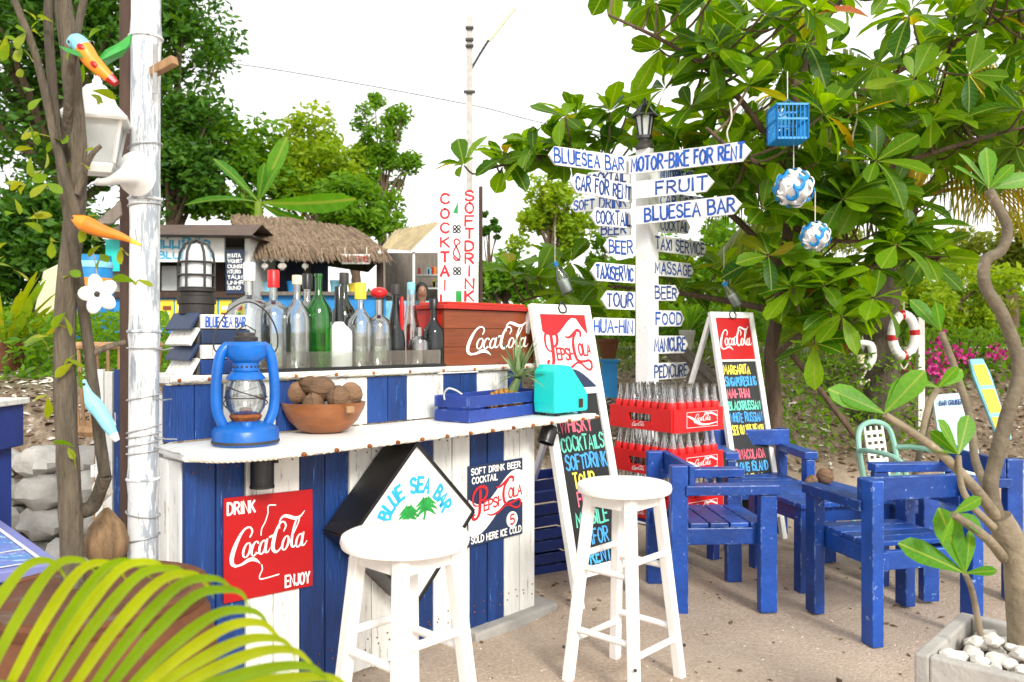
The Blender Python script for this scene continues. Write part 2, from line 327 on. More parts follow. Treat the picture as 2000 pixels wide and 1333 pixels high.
# ------------------------------------------------------------------ lettering: single-stroke alphabet painted as ribbons
FONT = {
'A': (.62, [[(0,0),(.31,1),(.62,0)], [(.12,.36),(.5,.36)]]),
'B': (.55, [[(0,0),(0,1)], [(0,1),(.32,.98),(.46,.86),(.46,.68),(.32,.55),(0,.53)], [(0,.53),(.36,.52),(.54,.38),(.54,.16),(.38,.02),(0,0)]]),
'C': (.55, [[(.55,.82),(.42,.97),(.22,.98),(.06,.8),(0,.5),(.06,.2),(.22,.02),(.42,.03),(.55,.18)]]),
'D': (.58, [[(0,0),(0,1)], [(0,1),(.3,.97),(.52,.78),(.58,.5),(.52,.22),(.3,.03),(0,0)]]),
'E': (.48, [[(.48,1),(0,1),(0,0),(.48,0)], [(0,.52),(.4,.52)]]),
'F': (.46, [[(.46,1),(0,1),(0,0)], [(0,.52),(.38,.52)]]),
'G': (.6, [[(.55,.82),(.42,.97),(.22,.98),(.06,.8),(0,.5),(.06,.2),(.22,.02),(.44,.04),(.57,.2),(.57,.45),(.34,.45)]]),
'H': (.56, [[(0,0),(0,1)], [(.56,0),(.56,1)], [(0,.52),(.56,.52)]]),
'I': (.06, [[(.03,0),(.03,1)]]),
'J': (.42, [[(.42,1),(.42,.22),(.3,.03),(.12,.03),(0,.2)]]),
'K': (.55, [[(0,0),(0,1)], [(.52,1),(.02,.48)], [(.16,.6),(.55,0)]]),
'L': (.46, [[(0,1),(0,0),(.46,0)]]),
'M': (.7, [[(0,0),(.06,1),(.35,.3),(.64,1),(.7,0)]]),
'N': (.56, [[(0,0),(0,1),(.56,0),(.56,1)]]),
'O': (.62, [[(.31,1),(.1,.86),(0,.5),(.1,.14),(.31,0),(.52,.14),(.62,.5),(.52,.86),(.31,1)]]),
'P': (.52, [[(0,0),(0,1)], [(0,1),(.36,.98),(.52,.82),(.52,.64),(.36,.48),(0,.46)]]),
'R': (.56, [[(0,0),(0,1)], [(0,1),(.34,.98),(.5,.84),(.5,.66),(.34,.52),(0,.5)], [(.22,.5),(.56,0)]]),
'S': (.5, [[(.48,.84),(.36,.98),(.14,.98),(.02,.82),(.06,.62),(.25,.52),(.44,.42),(.5,.22),(.38,.03),(.14,.02),(0,.16)]]),
'T': (.56, [[(0,1),(.56,1)], [(.28,1),(.28,0)]]),
'U': (.56, [[(0,1),(0,.25),(.12,.04),(.28,0),(.44,.04),(.56,.25),(.56,1)]]),
'V': (.56, [[(0,1),(.28,0),(.56,1)]]),
'W': (.8, [[(0,1),(.2,0),(.4,.8),(.6,0),(.8,1)]]),
'X': (.55, [[(0,1),(.55,0)], [(.55,1),(0,0)]]),
'Y': (.56, [[(0,1),(.28,.5),(.56,1)], [(.28,.5),(.28,0)]]),
'5': (.5, [[(.46,1),(.08,1),(.04,.56),(.3,.62),(.48,.45),(.48,.2),(.3,.02),(.02,.08)]]),
'-': (.34, [[(0,.48),(.34,.48)]]), '.': (.06, [[(.0,.02),(.06,.04)]]), '*': (.3, [[(0,.5),(.3,.5)], [(.15,.7),(.15,.3)]]), '@': (.45, [[(.22,.9),(0,.5),(.22,.1),(.42,.5),(.22,.9)]]), ' ': (.28, [])}
ROUND = set('BCDGJOPRSU5')
def textstrokes(s, rng=None, jit=0.0, gap=.2):
    x = 0; out = []
    for ch in s:
        wd, st = FONT[ch]; dy = rng.uniform(-jit, jit) if rng else 0; k = 1+(rng.uniform(-jit, jit)*1.5 if rng else 0)
        for p in st:
            q = [(x+a*k+(rng.uniform(-jit, jit)*.35 if rng else 0), b*k+dy) for a, b in p]
            if ch in ROUND and len(q) > 3: q = cr(q, 3)
            out.append(q)
        x += wd*k+gap
    return out, max(x-gap, .05)
def ribbons(mb, strokes, O, U, W, wd, off=.0015):   # strokes: lists of (x, y[, w]) in metres in frame O,U,W
    U, W, O = V(U), V(W), V(O); N = U.cross(W); N.normalize()
    for si, st in enumerate(strokes):
        k = len(st); L = []; Rr = []
        o2 = off+(si % 7)*.00018
        for i in range(k):
            a = V(st[max(i-1, 0)][:2]); b = V(st[min(i+1, k-1)][:2]); c = V(st[i][:2])
            d1 = (c-a); d2 = (b-c)
            if d1.length > 1e-9: d1.normalize()
            if d2.length > 1e-9: d2.normalize()
            t = d1+d2
            if t.length < 1e-4: t = d1 if d1.length else d2
            if t.length < 1e-9: t = V((1, 0))
            t.normalize(); nn = V((-t.y, t.x)); ref = d2 if d1.length < .5 else d1
            cs = max(.55, abs(nn.dot(V((-ref.y, ref.x)))))
            ww = (st[i][2] if len(st[i]) > 2 else wd)/2/cs
            ext = V((0, 0))
            if i == 0: ext = -t*wd*.3
            if i == k-1: ext = t*wd*.3
            for lst, sg in ((L, 1), (Rr, -1)):
                q = c+nn*ww*sg+ext; lst.append(O+U*q.x+W*q.y+N*o2)
        mb.add(L+Rr, [(i, k+i, k+i+1, i+1) for i in range(k-1)])
    return mb
def write(mb, s, O, U, W, width, height, wd, rng=None, jit=0.0, slant=0, off=.0015, gap=.2):
    st, L = textstrokes(s, rng, jit, gap)
    kx = width/L
    return ribbons(mb, [[((x+slant*y*.3)*kx, y*height, wd*(rng.uniform(.72, 1.3) if rng else 1)) for x, y in p] for p in st], O, U, W, wd, off)
# flowing soft-drink scripts as brush strokes (x, y, width) on a 3.1 x 1.5 field
def el(cx, cy, rx, ry, sl=.25, w=.07, a0=60, a1=430):
    o = []
    for i in range(17):
        a = math.radians(lerp(a0, a1, i/16)); y = ry*math.sin(a)
        o.append((cx+rx*math.cos(a)+sl*y, cy+y, w*(.55+.75*abs(math.cos(a)))))
    return o
COLA = [
 cr([(.80,.66,.05),(.88,.84,.07),(.80,.99,.06),(.62,.98,.07),(.42,.78,.10),(.22,.42,.15),(.10,.08,.17),(.10,-.18,.14),(.24,-.30,.09)], 4),
 cr([(.24,-.30,.07),(.48,-.27,.09),(.72,-.17,.13),(.92,-.17,.13),(1.08,-.26,.08),(1.18,-.36,.02)], 4),
 el(.66,.20,.13,.25), el(.98,.20,.12,.25, a0=50, a1=320), el(1.28,.20,.12,.24),
 cr([(1.47,.46,.07),(1.41,.2,.09),(1.40,.02,.09),(1.50,.0,.05),(1.57,.10,.03)], 3), cr([(1.10,.02,.04),(1.18,.10,.03)], 2),
 cr([(1.58,.52,.07),(1.68,.55,.08)], 2),
 cr([(2.16,.66,.04),(2.24,.84,.07),(2.16,.99,.06),(2.00,.96,.07),(1.84,.70,.11),(1.73,.36,.15),(1.70,.10,.15),(1.80,-.06,.10),(1.95,-.02,.06),(2.08,.14,.03)], 4),
 cr([(1.98,.80,.03),(1.98,1.04,.05),(2.14,1.20,.09),(2.36,1.16,.13),(2.62,1.06,.12),(2.85,1.10,.08),(3.02,1.26,.03)], 4),
 el(2.22,.20,.12,.25),
 cr([(2.36,.16,.03),(2.56,.5,.05),(2.80,.96,.05),(2.74,1.06,.05),(2.62,.86,.08),(2.50,.40,.10),(2.48,.08,.10),(2.57,.0,.06),(2.66,.1,.03)], 4),
 el(2.80,.20,.12,.24), cr([(2.99,.46,.07),(2.93,.2,.09),(2.92,.02,.09),(3.02,.0,.05),(3.12,.12,.03)], 3)]
PEPSI = [
 cr([(.30,.30,.05),(.16,.34,.07),(.04,.52,.09),(.06,.86,.11),(.26,1.10,.12),(.56,1.12,.13),(.76,.94,.15),(.74,.66,.14),(.58,.50,.10),(.46,.52,.06)], 4),
 cr([(.42,.98,.15),(.42,.6,.17),(.40,.2,.17),(.36,-.08,.16),(.22,-.26,.12),(.06,-.24,.13),(.02,-.12,.14),(.12,-.06,.08)], 4),
 cr([(1.28,.88,.05),(1.50,.86,.10),(1.78,1.0,.13),(2.06,1.16,.12),(2.24,1.08,.12),(2.22,.92,.10)], 4),
 cr([(1.96,1.04,.08),(1.76,.84,.12),(1.68,.5,.15),(1.72,.14,.14),(1.86,-.06,.11),(2.2,-.08,.10),(2.54,-.04,.10),(2.66,-.2,.10),(2.54,-.40,.09),(2.3,-.36,.08),(2.0,-.16,.08),(1.74,-.14,.08),(1.40,-.30,.10),(1.05,-.34,.08),(.8,-.24,.04)], 4)]
def pepsi_strokes():
    st = [list(s) for s in PEPSI]
    for word, x0, sc, wd, y0 in (('EPSI', .62, .44, .80, -.02), ('OLA', 1.98, .46, .74, .16)):
        t, L = textstrokes(word, gap=.14)
        st += [[(x0+x*wd/L, y0+y*sc, .075) for x, y in p] for p in t]
    st.append([(1.46, .22, .07), (1.56, .22, .07)])
    return st
def logo(mb, strokes, O, U, W, sx, sy, shear=0, off=.0015):
    return ribbons(mb, [[(x*sx, (y+shear*x)*sy, (ww*(sx+sy)/2)) for x, y, ww in s] for s in strokes], O, U, W, .01, off)

# ------------------------------------------------------------------ ground: sand, bank, road level
def hgt(x, y):
    t = sm(-1.6, .6, x); toe = lerp(4.25, 6.0, t); top = lerp(6.2, 8.0, t)
    s = max(0, min(1, (y-toe)/(top-toe)))
    k = lerp(1-(1-s)**2.2, s*s*(3-2*s), t)
    z = 1.0*k
    a = noise.noise(V((x*1.3, y*1.3, 0)))*.03*(1-.6*k)+noise.noise(V((x*5, y*5, 3)))*.008
    if 0 < s < 1: a += noise.noise(V((x*2.2, y*2.2, 7)))*.07*math.sin(s*math.pi)
    return z+a*(1 if y < 8.2 else .25)
def axis(a, b, st, far):
    o = [a+i*st for i in range(int((b-a)/st)+1)]; q = st
    while o[-1] < far: q *= 1.35; o.append(o[-1]+q)
    return o
xs = axis(0, 5, .11, 500); xs = [-q for q in xs[:0:-1]]+xs
ys = axis(1.0, 9, .11, 1200); ys = [1-q for q in axis(.15, .3, .15, 60)][::-1]+ys
nx = len(xs); mb = MB()
mb.add([(x, y, hgt(x, y)) for y in ys for x in xs], [(j*nx+i, j*nx+i+1, (j+1)*nx+i+1, (j+1)*nx+i) for j in range(len(ys)-1) for i in range(nx-1)], True)
SAND = mat('sand', (.36, .27, .19), .95, .25, 2.2, .0)
n = SAND.node_tree.nodes; l = SAND.node_tree.links; b = n['Principled BSDF']
ge = n.new('ShaderNodeNewGeometry'); sx = n.new('ShaderNodeSeparateXYZ'); l.new(ge.outputs['Position'], sx.inputs[0])
def nz_(sc, det=6, rg=.6):
    q = n.new('ShaderNodeTexNoise'); q.inputs['Scale'].default_value = sc; q.inputs['Detail'].default_value = det; q.inputs['Roughness'].default_value = rg
    l.new(ge.outputs['Position'], q.inputs['Vector']); return q.outputs['Fac']
def ramp_(f, stops):
    r = n.new('ShaderNodeValToRGB'); e = r.color_ramp.elements
    while len(e) < len(stops): e.new(.5)
    for q, (p, c) in zip(e, stops): q.position = p; q.color = (*c, 1)
    l.new(f, r.inputs[0]); return r.outputs[0]
def mix_(f, a, c):
    m = n.new('ShaderNodeMix'); m.data_type = 'RGBA'
    l.new(f, m.inputs[0]) if not isinstance(f, float) else None
    l.new(a, m.inputs[6]); l.new(c, m.inputs[7]); return m.outputs[2]
big = ramp_(nz_(1.4), [(.3, (.37, .27, .20)), (.52, (.53, .41, .325)), (.75, (.64, .52, .42))])
fine = ramp_(nz_(70, 4, .8), [(.30, (.20, .14, .09)), (.5, (.43, .34, .25)), (.70, (.70, .62, .52))])
sandc = n.new('ShaderNodeMix'); sandc.data_type = 'RGBA'; sandc.inputs[0].default_value = .45; l.new(big, sandc.inputs[6]); l.new(fine, sandc.inputs[7])
vo = n.new('ShaderNodeTexVoronoi'); vo.inputs['Scale'].default_value = 38; l.new(ge.outputs['Position'], vo.inputs['Vector'])
grit = ramp_(vo.outputs['Distance'], [(.0, (1, 1, 1)), (.16, (0, 0, 0))])
gm = n.new('ShaderNodeMath'); gm.operation = 'MULTIPLY'; l.new(grit, gm.inputs[0]); l.new(nz_(9), gm.inputs[1])
wht = n.new('ShaderNodeRGB'); wht.outputs[0].default_value = (.68, .63, .57, 1)
sand2 = mix_(gm.outputs[0], sandc.outputs[2], wht.outputs[0])
lit = ramp_(nz_(16, 8, .8), [(.30, (.055, .038, .024)), (.47, (.16, .115, .075)), (.58, (.27, .21, .15)), (.70, (.55, .49, .42))])
hz = n.new('ShaderNodeMapRange'); hz.inputs['From Min'].default_value = .06; hz.inputs['From Max'].default_value = .24; l.new(sx.outputs['Z'], hz.inputs['Value'])
c1 = mix_(hz.outputs[0], sand2, lit)
gr = ramp_(nz_(5, 8, .7), [(.35, (.06, .075, .02)), (.5, (.11, .13, .035)), (.65, (.24, .19, .12))])
hg = n.new('ShaderNodeMapRange'); hg.inputs['From Min'].default_value = .82; hg.inputs['From Max'].default_value = .97; l.new(sx.outputs['Z'], hg.inputs['Value'])
c2 = mix_(hg.outputs[0], c1, gr)
l.new(c2, b.inputs['Base Color'])
bp = n.new('ShaderNodeBump'); bp.inputs['Strength'].default_value = .7; bp.inputs['Distance'].default_value = .012
ad = n.new('ShaderNodeMath'); ad.operation = 'ADD'; l.new(nz_(28, 8, .75), ad.inputs[0]); l.new(nz_(110, 3), ad.inputs[1]); l.new(ad.outputs[0], bp.inputs['Height']); l.new(bp.outputs[0], b.inputs['Normal'])
struct(mb.build('ground', SAND, smooth=True))
# road across the top of the bank, with a pale kerb
mb = MB(); mb.add([(-120, 9.4, 1.035), (120, 9.4, 1.035), (120, 12.6, 1.035), (-120, 12.6, 1.035)], [(0, 1, 2, 3)])
struct(mb.build('road', ASPH))
kerb = struct(MB().box((20, 9.3, 1.02), (110, .16, .15)).build('kerb', CONC, bevel=.01))
# shell grit and small leaves on the sand; litter on the bank
def scatter(name, N, fn, size, m, seed):
    r = random.Random(seed); mb = MB()
    for i in range(N):
        p = fn(r)
        if p is None: continue
        s = r.uniform(*size); a = r.uniform(0, 6.28); tl = V((r.uniform(-.4, .4), r.uniform(-.4, .4), 1)).normalized()
        u = V((math.cos(a), math.sin(a), 0)); u = (u-tl*u.dot(tl)).normalized(); v2 = tl.cross(u)
        z = p+tl*s*.15
        mb.add([z-u*s, z-v2*s*.55, z+u*s, z+v2*s*.5, z+tl*s*.35], [(0, 1, 4), (1, 2, 4), (2, 3, 4), (3, 0, 4)])
    return stuff(mb.build(name, m))
def onsand(r):
    y = r.uniform(1.6, 6.2); x = r.uniform(-.7, .75)*y; return V((x, y, hgt(x, y)))
def onbank(r):
    y = r.uniform(4.4, 8.2); x = r.uniform(-.7, .75)*y
    z = hgt(x, y)
    return V((x, y, z)) if z > .10 else None
SHELL = mat('shell_grit', (.66, .60, .53), .7, .35, 8, 0, island=True); LITT = mat('dry_leaf_litter', (.15, .095, .055), .9, .5, 8, 0, island=True)
LITW = mat('bleached_litter', (.50, .45, .39), .9, .35, 8, 0, island=True)
tag(scatter('shell_grit', 5200, onsand, (.002, .007), SHELL, 1), 'pale broken shell grit strewn over the beige sand', 'shell grit')
tag(scatter('fallen_leaf_bits', 620, onsand, (.006, .022), LITT, 2), 'small dry brown leaf scraps lying on the sand', 'leaf litter')
tag(scatter('bank_litter', 7000, onbank, (.012, .05), LITT, 3), 'brown dead leaf litter covering the bank below the road', 'leaf litter')
tag(scatter('bleached_litter', 4200, onbank, (.010, .045), LITW, 4), 'bleached chips and husks scattered on the bank', 'rubble')
def blades(name, N, fn, hh, m, seed, label, wd=.006):
    r = random.Random(seed); mb = MB()
    for i in range(N):
        p = fn(r)
        if p is None: continue
        h = r.uniform(*hh); a = r.uniform(0, 6.28); d = V((math.cos(a), math.sin(a), 0)); w2 = V((-d.y, d.x, 0))*wd
        q = p+d*h*.2+V((0, 0, h*.6)); e = p+d*h*.55+V((0, 0, h*.95))
        mb.add([p-w2, p+w2, q+w2*.8, q-w2*.8, e], [(0, 1, 2, 3), (3, 2, 4)])
    return tag(stuff(mb.build(name, m)), label, 'grass')
def topgrass(r):
    y = r.uniform(6.4, 9.1); x = r.uniform(-.75, .75)*y; z = hgt(x, y)
    return V((x, y, z)) if z > .86 else None
blades('grass', 9000, topgrass, (.05, .16), GRASS, 5, 'rough green grass along the road edge above the bank')
def fargrass(r):
    y = 12.7+r.random()**2*12; x = r.uniform(-.8, .8)*y; return V((x, y, hgt(x, y)))
blades('verge_grass', 9000, fargrass, (.10, .4), GRASS, 6, 'tall weedy grass on the far side of the road', .014)

# ------------------------------------------------------------------ the bar counter (its own frame: u along the front, n towards the camera side)
B0 = G(1045, 1195); BA = math.radians(47)
BU = V((math.cos(BA), math.sin(BA), 0)); BN = V((math.sin(BA), -math.cos(BA), 0)); ZU = V((0, 0, 1))
def B(u, n_, z): return B0+BU*u+BN*n_+ZU*z
def BP(px, n_, z):           # point of the vertical plane n_ seen at column px
    o = B0+BN*n_; k = (px-1000)/F; t = (k*o.y-o.x)/(BU.x-k*BU.y); return o+BU*t+ZU*z
def yz(py, p): return H-(py-HZ)/F*p.y   # height of photo row py at the depth of p
L0 = -1.575; ZS, ZT = .864, 1.078
bar = thing('bar_counter', 'blue and white striped plank bar counter with rope-edged white shelf', 'bar counter', B0, BA)
pw = -L0/16
plank = {}
for i in range(16):
    u = L0+(i+.5)*pw; top = ZS-.022; bot = R.uniform(.012, .03)
    mbp = MB().box(B(u, -.012+R.uniform(-.002, .002), (top+bot)/2), (pw-.005, .024, top-bot), BA)
    blue = (i//2) % 2 == 0
    mbp.build('plank', PLANKB if blue else PLANKW, bar, bevel=.003)
# nail heads at the plank feet and heads
mbn = MB()
for i in range(16):
    for z in (.09, .12, .80):
        for du in (-.025, .025):
            mbn.ball(B(L0+(i+.5)*pw+du+R.uniform(-.006, .006), .002, z+R.uniform(-.01, .01)), .0032, 6, 4)
stuff(mbn.build('nail_heads', RUST, bar))
# left end boards: one blue corner board then grey-white ones
for k in range(3):
    nn = -.028-.085*k
    MB().box(B(L0+.012, nn-.042, .425 if k < 2 else .52), (.024, .08, .80 if k < 2 else 1.0), BA).build('end_board', PLANKW, bar, bevel=.003)
# riser above the shelf, plank by plank
for i in range(17):
    u = L0+.02+(i+.5)*pw; blue = (i//2) % 2 == 0
    MB().box(B(u, -.192, (ZS+ZT-.03)/2+.003), (pw-.003, .02, ZT-.036-ZS), BA).build('riser_plank', PLANKB if blue else PLANKW, bar, bevel=.002)
# shelf: rounded at the left, tapering at the right
poly = [(.225, .165), (.12, -.01), (.08, -.19), (L0+.0, -.19), (L0-.02, -.05), (L0-.035, .07), (L0+.02, .15), (L0+.10, .20), (L0+.22, .222)]
MB().prism([(a, b_) for a, b_ in poly], B(0, 0, ZS-.012), BU, BN, .024).build('shelf', WHITE, bar, bevel=.003)
# rope round the shelf edge held with rusty screws
def rope(pts, r, name, parent, twist=70):
    P = [V(p) for p in cr(pts, 14)]; mb = MB()
    for s in range(3):
        q = []; L = 0
        for i, p in enumerate(P):
            if i: L += (p-P[i-1]).length
            t = (P[min(i+1, len(P)-1)]-P[max(i-1, 0)]).normalized(); a = t.cross(ZU).normalized(); b_ = t.cross(a)
            an = L*twist*2+s*2.094; q.append(p+(a*math.cos(an)+b_*math.sin(an))*r*.5)
        mb.tube(q, r*.62, 6)
    return mb.build(name, ROPE, parent)
edge = [B(L0-.03, .06, ZS-.014), B(L0+.015, .16, ZS-.014), B(L0+.10, .21, ZS-.014), B(L0+.22, .23, ZS-.014), B(L0+.6, .218, ZS-.014), B(L0+1.1, .20, ZS-.014), B(0, .183, ZS-.014), B(.225, .172, ZS-.014)]
rope(edge, .0085, 'shelf_rope', bar)
for k, u in enumerate([-1.50, -1.42, -1.32, -1.2, -1.07, -.95, -.84, -.72, -.60, -.48, -.36, -.24, -.12, 0, .1, .2]):
    nn = lerp(.232, .178, (u+1.35)/1.57) if u > -1.36 else lerp(.10, .235, sm(-1.59, -1.32, u))
    MB().ball(B(u, nn+.008, ZS-.014), .009, 8, 6, (1, 1, .8)).build('screw', RUST, bar)
# upper counter with black strip and rope
MB().prism([(.25, -.17), (.25, -.50), (L0+.03, -.50), (L0+.03, -.17)], B(0, 0, ZT-.012), BU, BN, .024).build('counter_top', PLANKW, bar, bevel=.003)
MB().prism([(-.36, -.182), (-.36, -.195), (L0+.30, -.195), (L0+.30, -.182)], B(0, 0, ZT+.007), BU, BN, .012).build('edge_strip', BLACK, bar)
rope([B(L0+.03, -.161, ZT-.014), B(L0+.4, -.16, ZT-.013), B(L0+.9, -.16, ZT-.015), B(-.3, -.16, ZT-.014), B(.2, -.162, ZT-.014)], .0075, 'counter_rope', bar)
for u in (-1.52, -1.42, -1.28, -1.1, -.93, -.76, -.58, -.4, -.22, -.04, .12): MB().ball(B(u, -.154, ZT-.013), .007, 8, 6).build('screw', RUST, bar)
MB().prism([(-.37, -.205), (-.37, -.209), (L0+.36, -.209), (L0+.36, -.205)], B(0, 0, ZT+.04), BU, BN, .062).build('clear_guard', GLP, bar)
# back posts carrying the counter, a concrete footing under the right end
for u, nn in ((L0+.07, -.46), (.2, -.46), (-.7, -.46)): MB().box(B(u, nn, (ZT-.024)/2), (.06, .06, ZT-.026), BA).build('post', PLANKW, bar)
single(MB().prism([(-.42, .06), (.10, .05), (.13, -.12), (-.40, -.14)], B(0, 0, .0), BU, BN, .055), 'footing_slab', CONC, 'rough grey concrete slab under the right foot of the bar', 'slab', B(-.1, 0, 0), bevel=.01)

# ---- signs on the bar front
def frame_sign(name, label, O, U, W, w_, h_, th, base_m):
    N = V(U).cross(V(W)); t = thing(name, label, 'sign', O)
    MB().prism([(0, 0), (w_, 0), (w_, h_), (0, h_)], O-N*(th/2), U, W, th).build('panel', base_m, t, bevel=.001)
    return t
tl = BU*.999+ZU*.040; tl.normalize(); tw = ZU*.999-BU*.04
tl = (BU+ZU*-.045).normalized(); tw = (ZU+BU*.0).normalized()
O = BP(437, .010, 0); O.z = yz(1180, O)
t = frame_sign('cola_sign', 'square red sign with white cola script on the bar front', O, tl, tw, .318, .324, .006, RED)
mb = MB(); write(mb, 'DRINK', O+tl*.012+tw*.272, tl, tw, .092, .036, .0065)
write(mb, 'ENJOY', O+tl*.214+tw*.014, tl, tw, .090, .036, .0065)
logo(mb, COLA, O+tl*.018+tw*.135, tl, tw, .088, .088, .03)
ribbons(mb, [cr([(.178, .285), (.152, .286), (.150, .262), (.140, .235), (.128, .215), (.126, .195)], 4), cr([(.128, .100), (.130, .085), (.122, .07), (.121, .058), (.135, .055), (.19, .06)], 4)], O, tl, tw, .004)
mb.build('lettering', PAINTW, t)
O = BP(915, .010, 0); O.z = yz(1070, O)
t = frame_sign('cola_sign', 'navy and white cola sign with red script and prices, right of the diamond', O, BU, ZU, .322, .325, .006, NAVY)
# white wave
wv = [(0, .095)]+[(x, .215+.045*math.sin((x-.05)*13)+.10*x) for x in [.322*i/12 for i in range(13)]]
up = [(.322*i/14, .205+.05*math.sin((i/14-.55)*5.2)+.03*i/14) for i in range(15)]; lo = [(.322*i/14, .085+.05*math.sin((i/14-.45)*5.0)+.03*i/14) for i in range(15)]
MB().prism(lo+up[::-1], O+BN*.0012, BU, ZU, .002).build('white_wave', PAINTW, t)
mb = MB(); write(mb, 'SOFT DRINK BEER', O+BU*.015+ZU*.288, BU, ZU, .29, .024, .0055); write(mb, 'COCKTAIL', O+BU*.02+ZU*.252, BU, ZU, .145, .024, .0055)
write(mb, 'SOLD HERE ICE COLD', O+BU*.015+ZU*.012, BU, ZU, .295, .026, .0055); mb.build('lettering', PAINTW, t)
MB().prism([(.254+.034*math.cos(a*.3927), .072+.034*math.sin(a*.3927)) for a in range(16)], O+BN*.0016, BU, ZU, .003).build('price_disc', PAINTW, t)
mb = MB(); logo(mb, pepsi_strokes(), O+BU*.018+ZU*.130, BU, ZU, .108, .088, .12, off=.0035); write(mb, '5', O+BU*.242+ZU*.052, BU, ZU, .024, .04, .008, off=.0042); mb.build('script', PAINTR, t)
# diamond box sign
Oc = BP(815, .165, 0); Oc = Oc+BU*0; zc = .546; Oc.z = zc; hd = .281
t = thing('diamond_sign', 'black sided diamond box sign with white face and two green palms', 'sign', Oc-BN*.15)
e1 = (BU+ZU).normalized(); e2 = (ZU-BU).normalized(); s_ = hd*math.sqrt(2); c0 = Oc-e1*s_/2-e2*s_/2
mb = MB()
for a, dirv in ((c0, e1), (c0+e2*s_, e1), (c0, e2), (c0+e1*s_, e2)):
    o_ = e2 if dirv is e1 else e1
    mb.prism([(0, -.006), (s_, -.006), (s_, .006), (0, .006)], a-BN*.077, dirv, o_, .154) if dirv is e1 else mb.prism([(0, -.006), (s_, -.006), (s_, .006), (0, .006)], a-BN*.077, dirv, o_, .1538)
mb.build('box_side', BLACK, t)
MB().prism([(.004, .004), (s_-.004, .004), (s_-.004, s_-.004), (.004, s_-.004)], Oc-e1*s_/2-e2*s_/2-BN*.012, e1, e2, .01).build('face', PLW, t)
mb = MB()
word = '@BLUE SEA BAR'; st_all = []
for i, ch in enumerate(word):
    if ch == ' ': continue
    a = math.radians(lerp(172, 18, i/(len(word)-1))); rr = .118
    p = Oc+BU*(rr*math.cos(a)*1.05)+ZU*(rr*math.sin(a)*.95-.002); up_ = (BU*math.cos(a)*.8+ZU*math.sin(a)); up_.normalize(); u_ = V((0, 0, 0))+BU*up_.dot(ZU)-ZU*up_.dot(BU)
    write(mb, ch, p-u_*.011-BN*.007, u_, up_, .023 if ch != '@' else .018, .05, .012, off=.0015)
mb.build('lettering', PAINTC, t)
mb = MB()
for cx, cz, s2 in ((-.035, .03, 1), (.045, .045, 1.15)):
    st = [[(cx, cz, .012), (cx-.012, cz-.05, .008), (cx-.02, cz-.12, .008)]]
    for k in range(9):
        a = math.radians(-30+k*30); st.append([(cx, cz, .010), (cx+.025*s2*math.cos(a), cz+.028*s2*math.sin(a)+.008, .013), (cx+.048*s2*math.cos(a), cz+.034*s2*math.sin(a)-.008, .002)])
    ribbons(mb, st, Oc-BN*.007, BU, ZU, .004)
mb.build('palm_motif', PAINTG, t)

# black lamp cans under the shelf
def can(px, py0, py1, n_, tilt, label):
    p = BP(px, n_, 0); z0, z1 = yz(py0, p), yz(py1, p); h = z0-z1
    t = thing('spot_lamp', label, 'lamp', (p.x, p.y, ZS-.024))
    M_ = Matrix.Rotation(tilt, 3, BN)
    c = V((p.x, p.y, min(z0, ZS-.03)))
    MB().lathe([(.0, 0), (.03, 0), (.033, -.01), (.036, -.02), (.036, -h+.01), (.038, -h+.008), (.038, -h), (.030, -h), (.030, -h+.03), (0, -h+.03)], 20, c, M_).build('shade', BLACK, t)
    MB().tube([(p.x, p.y, ZS-.025), c], .01, 8).build('neck', BLACK, t)
    MB().tube([c+M_ @ V((.03, 0, -.02)), c+M_ @ V((.05, 0, -.02))], .006, 6).build('knob', IRON, t)
can(512, 889, 953, .06, 0, 'black cylindrical spot lamp under the left end of the bar shelf')
can(1075, 832, 868, .10, -.45, 'small tilted black spot lamp under the right end of the bar shelf')

# ------------------------------------------------------------------ things standing on the bar
# blue hurricane lantern
P = BP(480, .0, ZS); lx = P+V((0, .0, 0))
t = thing('hurricane_lantern', 'blue rusty hurricane lantern with wire handle on the bar shelf', 'lantern', P)
sc = P.y/1600*.94            # metres per photo pixel here
def LZ(py): return (852-py)*sc
tank = [(0, .001), (63*sc, .001), (67*sc, 4*sc), (67*sc, 30*sc), (65*sc, 33*sc), (60*sc, 38*sc), (32*sc, 48*sc), (20*sc, 52*sc), (0, 52*sc)]
MB().lathe(tank, 36, P).build('tank', LANT, t)
MB().lathe([(67.5*sc, 5*sc), (68.5*sc, 8*sc), (67.5*sc, 11*sc)], 36, P).build('tank_band', IRON, t)
cap = MB().lathe([(0, 0), (11*sc, 0), (11*sc, 8*sc), (9*sc, 11*sc), (0, 11*sc)], 14, P+V((-8*sc, -44*sc, 40*sc))).build('filler_cap', LANT, t)
for s in (-1, 1):
    pts = [P+V((s*46*sc, 0, 42*sc)), P+V((s*57*sc, 0, 70*sc)), P+V((s*60*sc, 0, 110*sc)), P+V((s*56*sc, 0, 160*sc)), P+V((s*48*sc, 0, 192*sc)), P+V((s*34*sc, 0, 205*sc))]
    MB().tube([V(q) for q in cr(pts, 5)], [11*sc]*26, 12).build('side_tube', LANT, t)
MB().lathe([(0, 214*sc), (36*sc, 213*sc), (42*sc, 206*sc), (42*sc, 186*sc), (36*sc, 176*sc), (27*sc, 170*sc), (27*sc, 160*sc), (28*sc, 156*sc), (27*sc, 152*sc), (0, 152*sc)], 28, P).build('chimney', LANT, t)
mb = MB()
for k in range(18):
    a = k*math.tau/18; mb.ball(P+V((27.3*sc*math.cos(a), 27.3*sc*math.sin(a), 162*sc)), 2.6*sc, 6, 4)
mb.build('vent_holes', IRON, t)
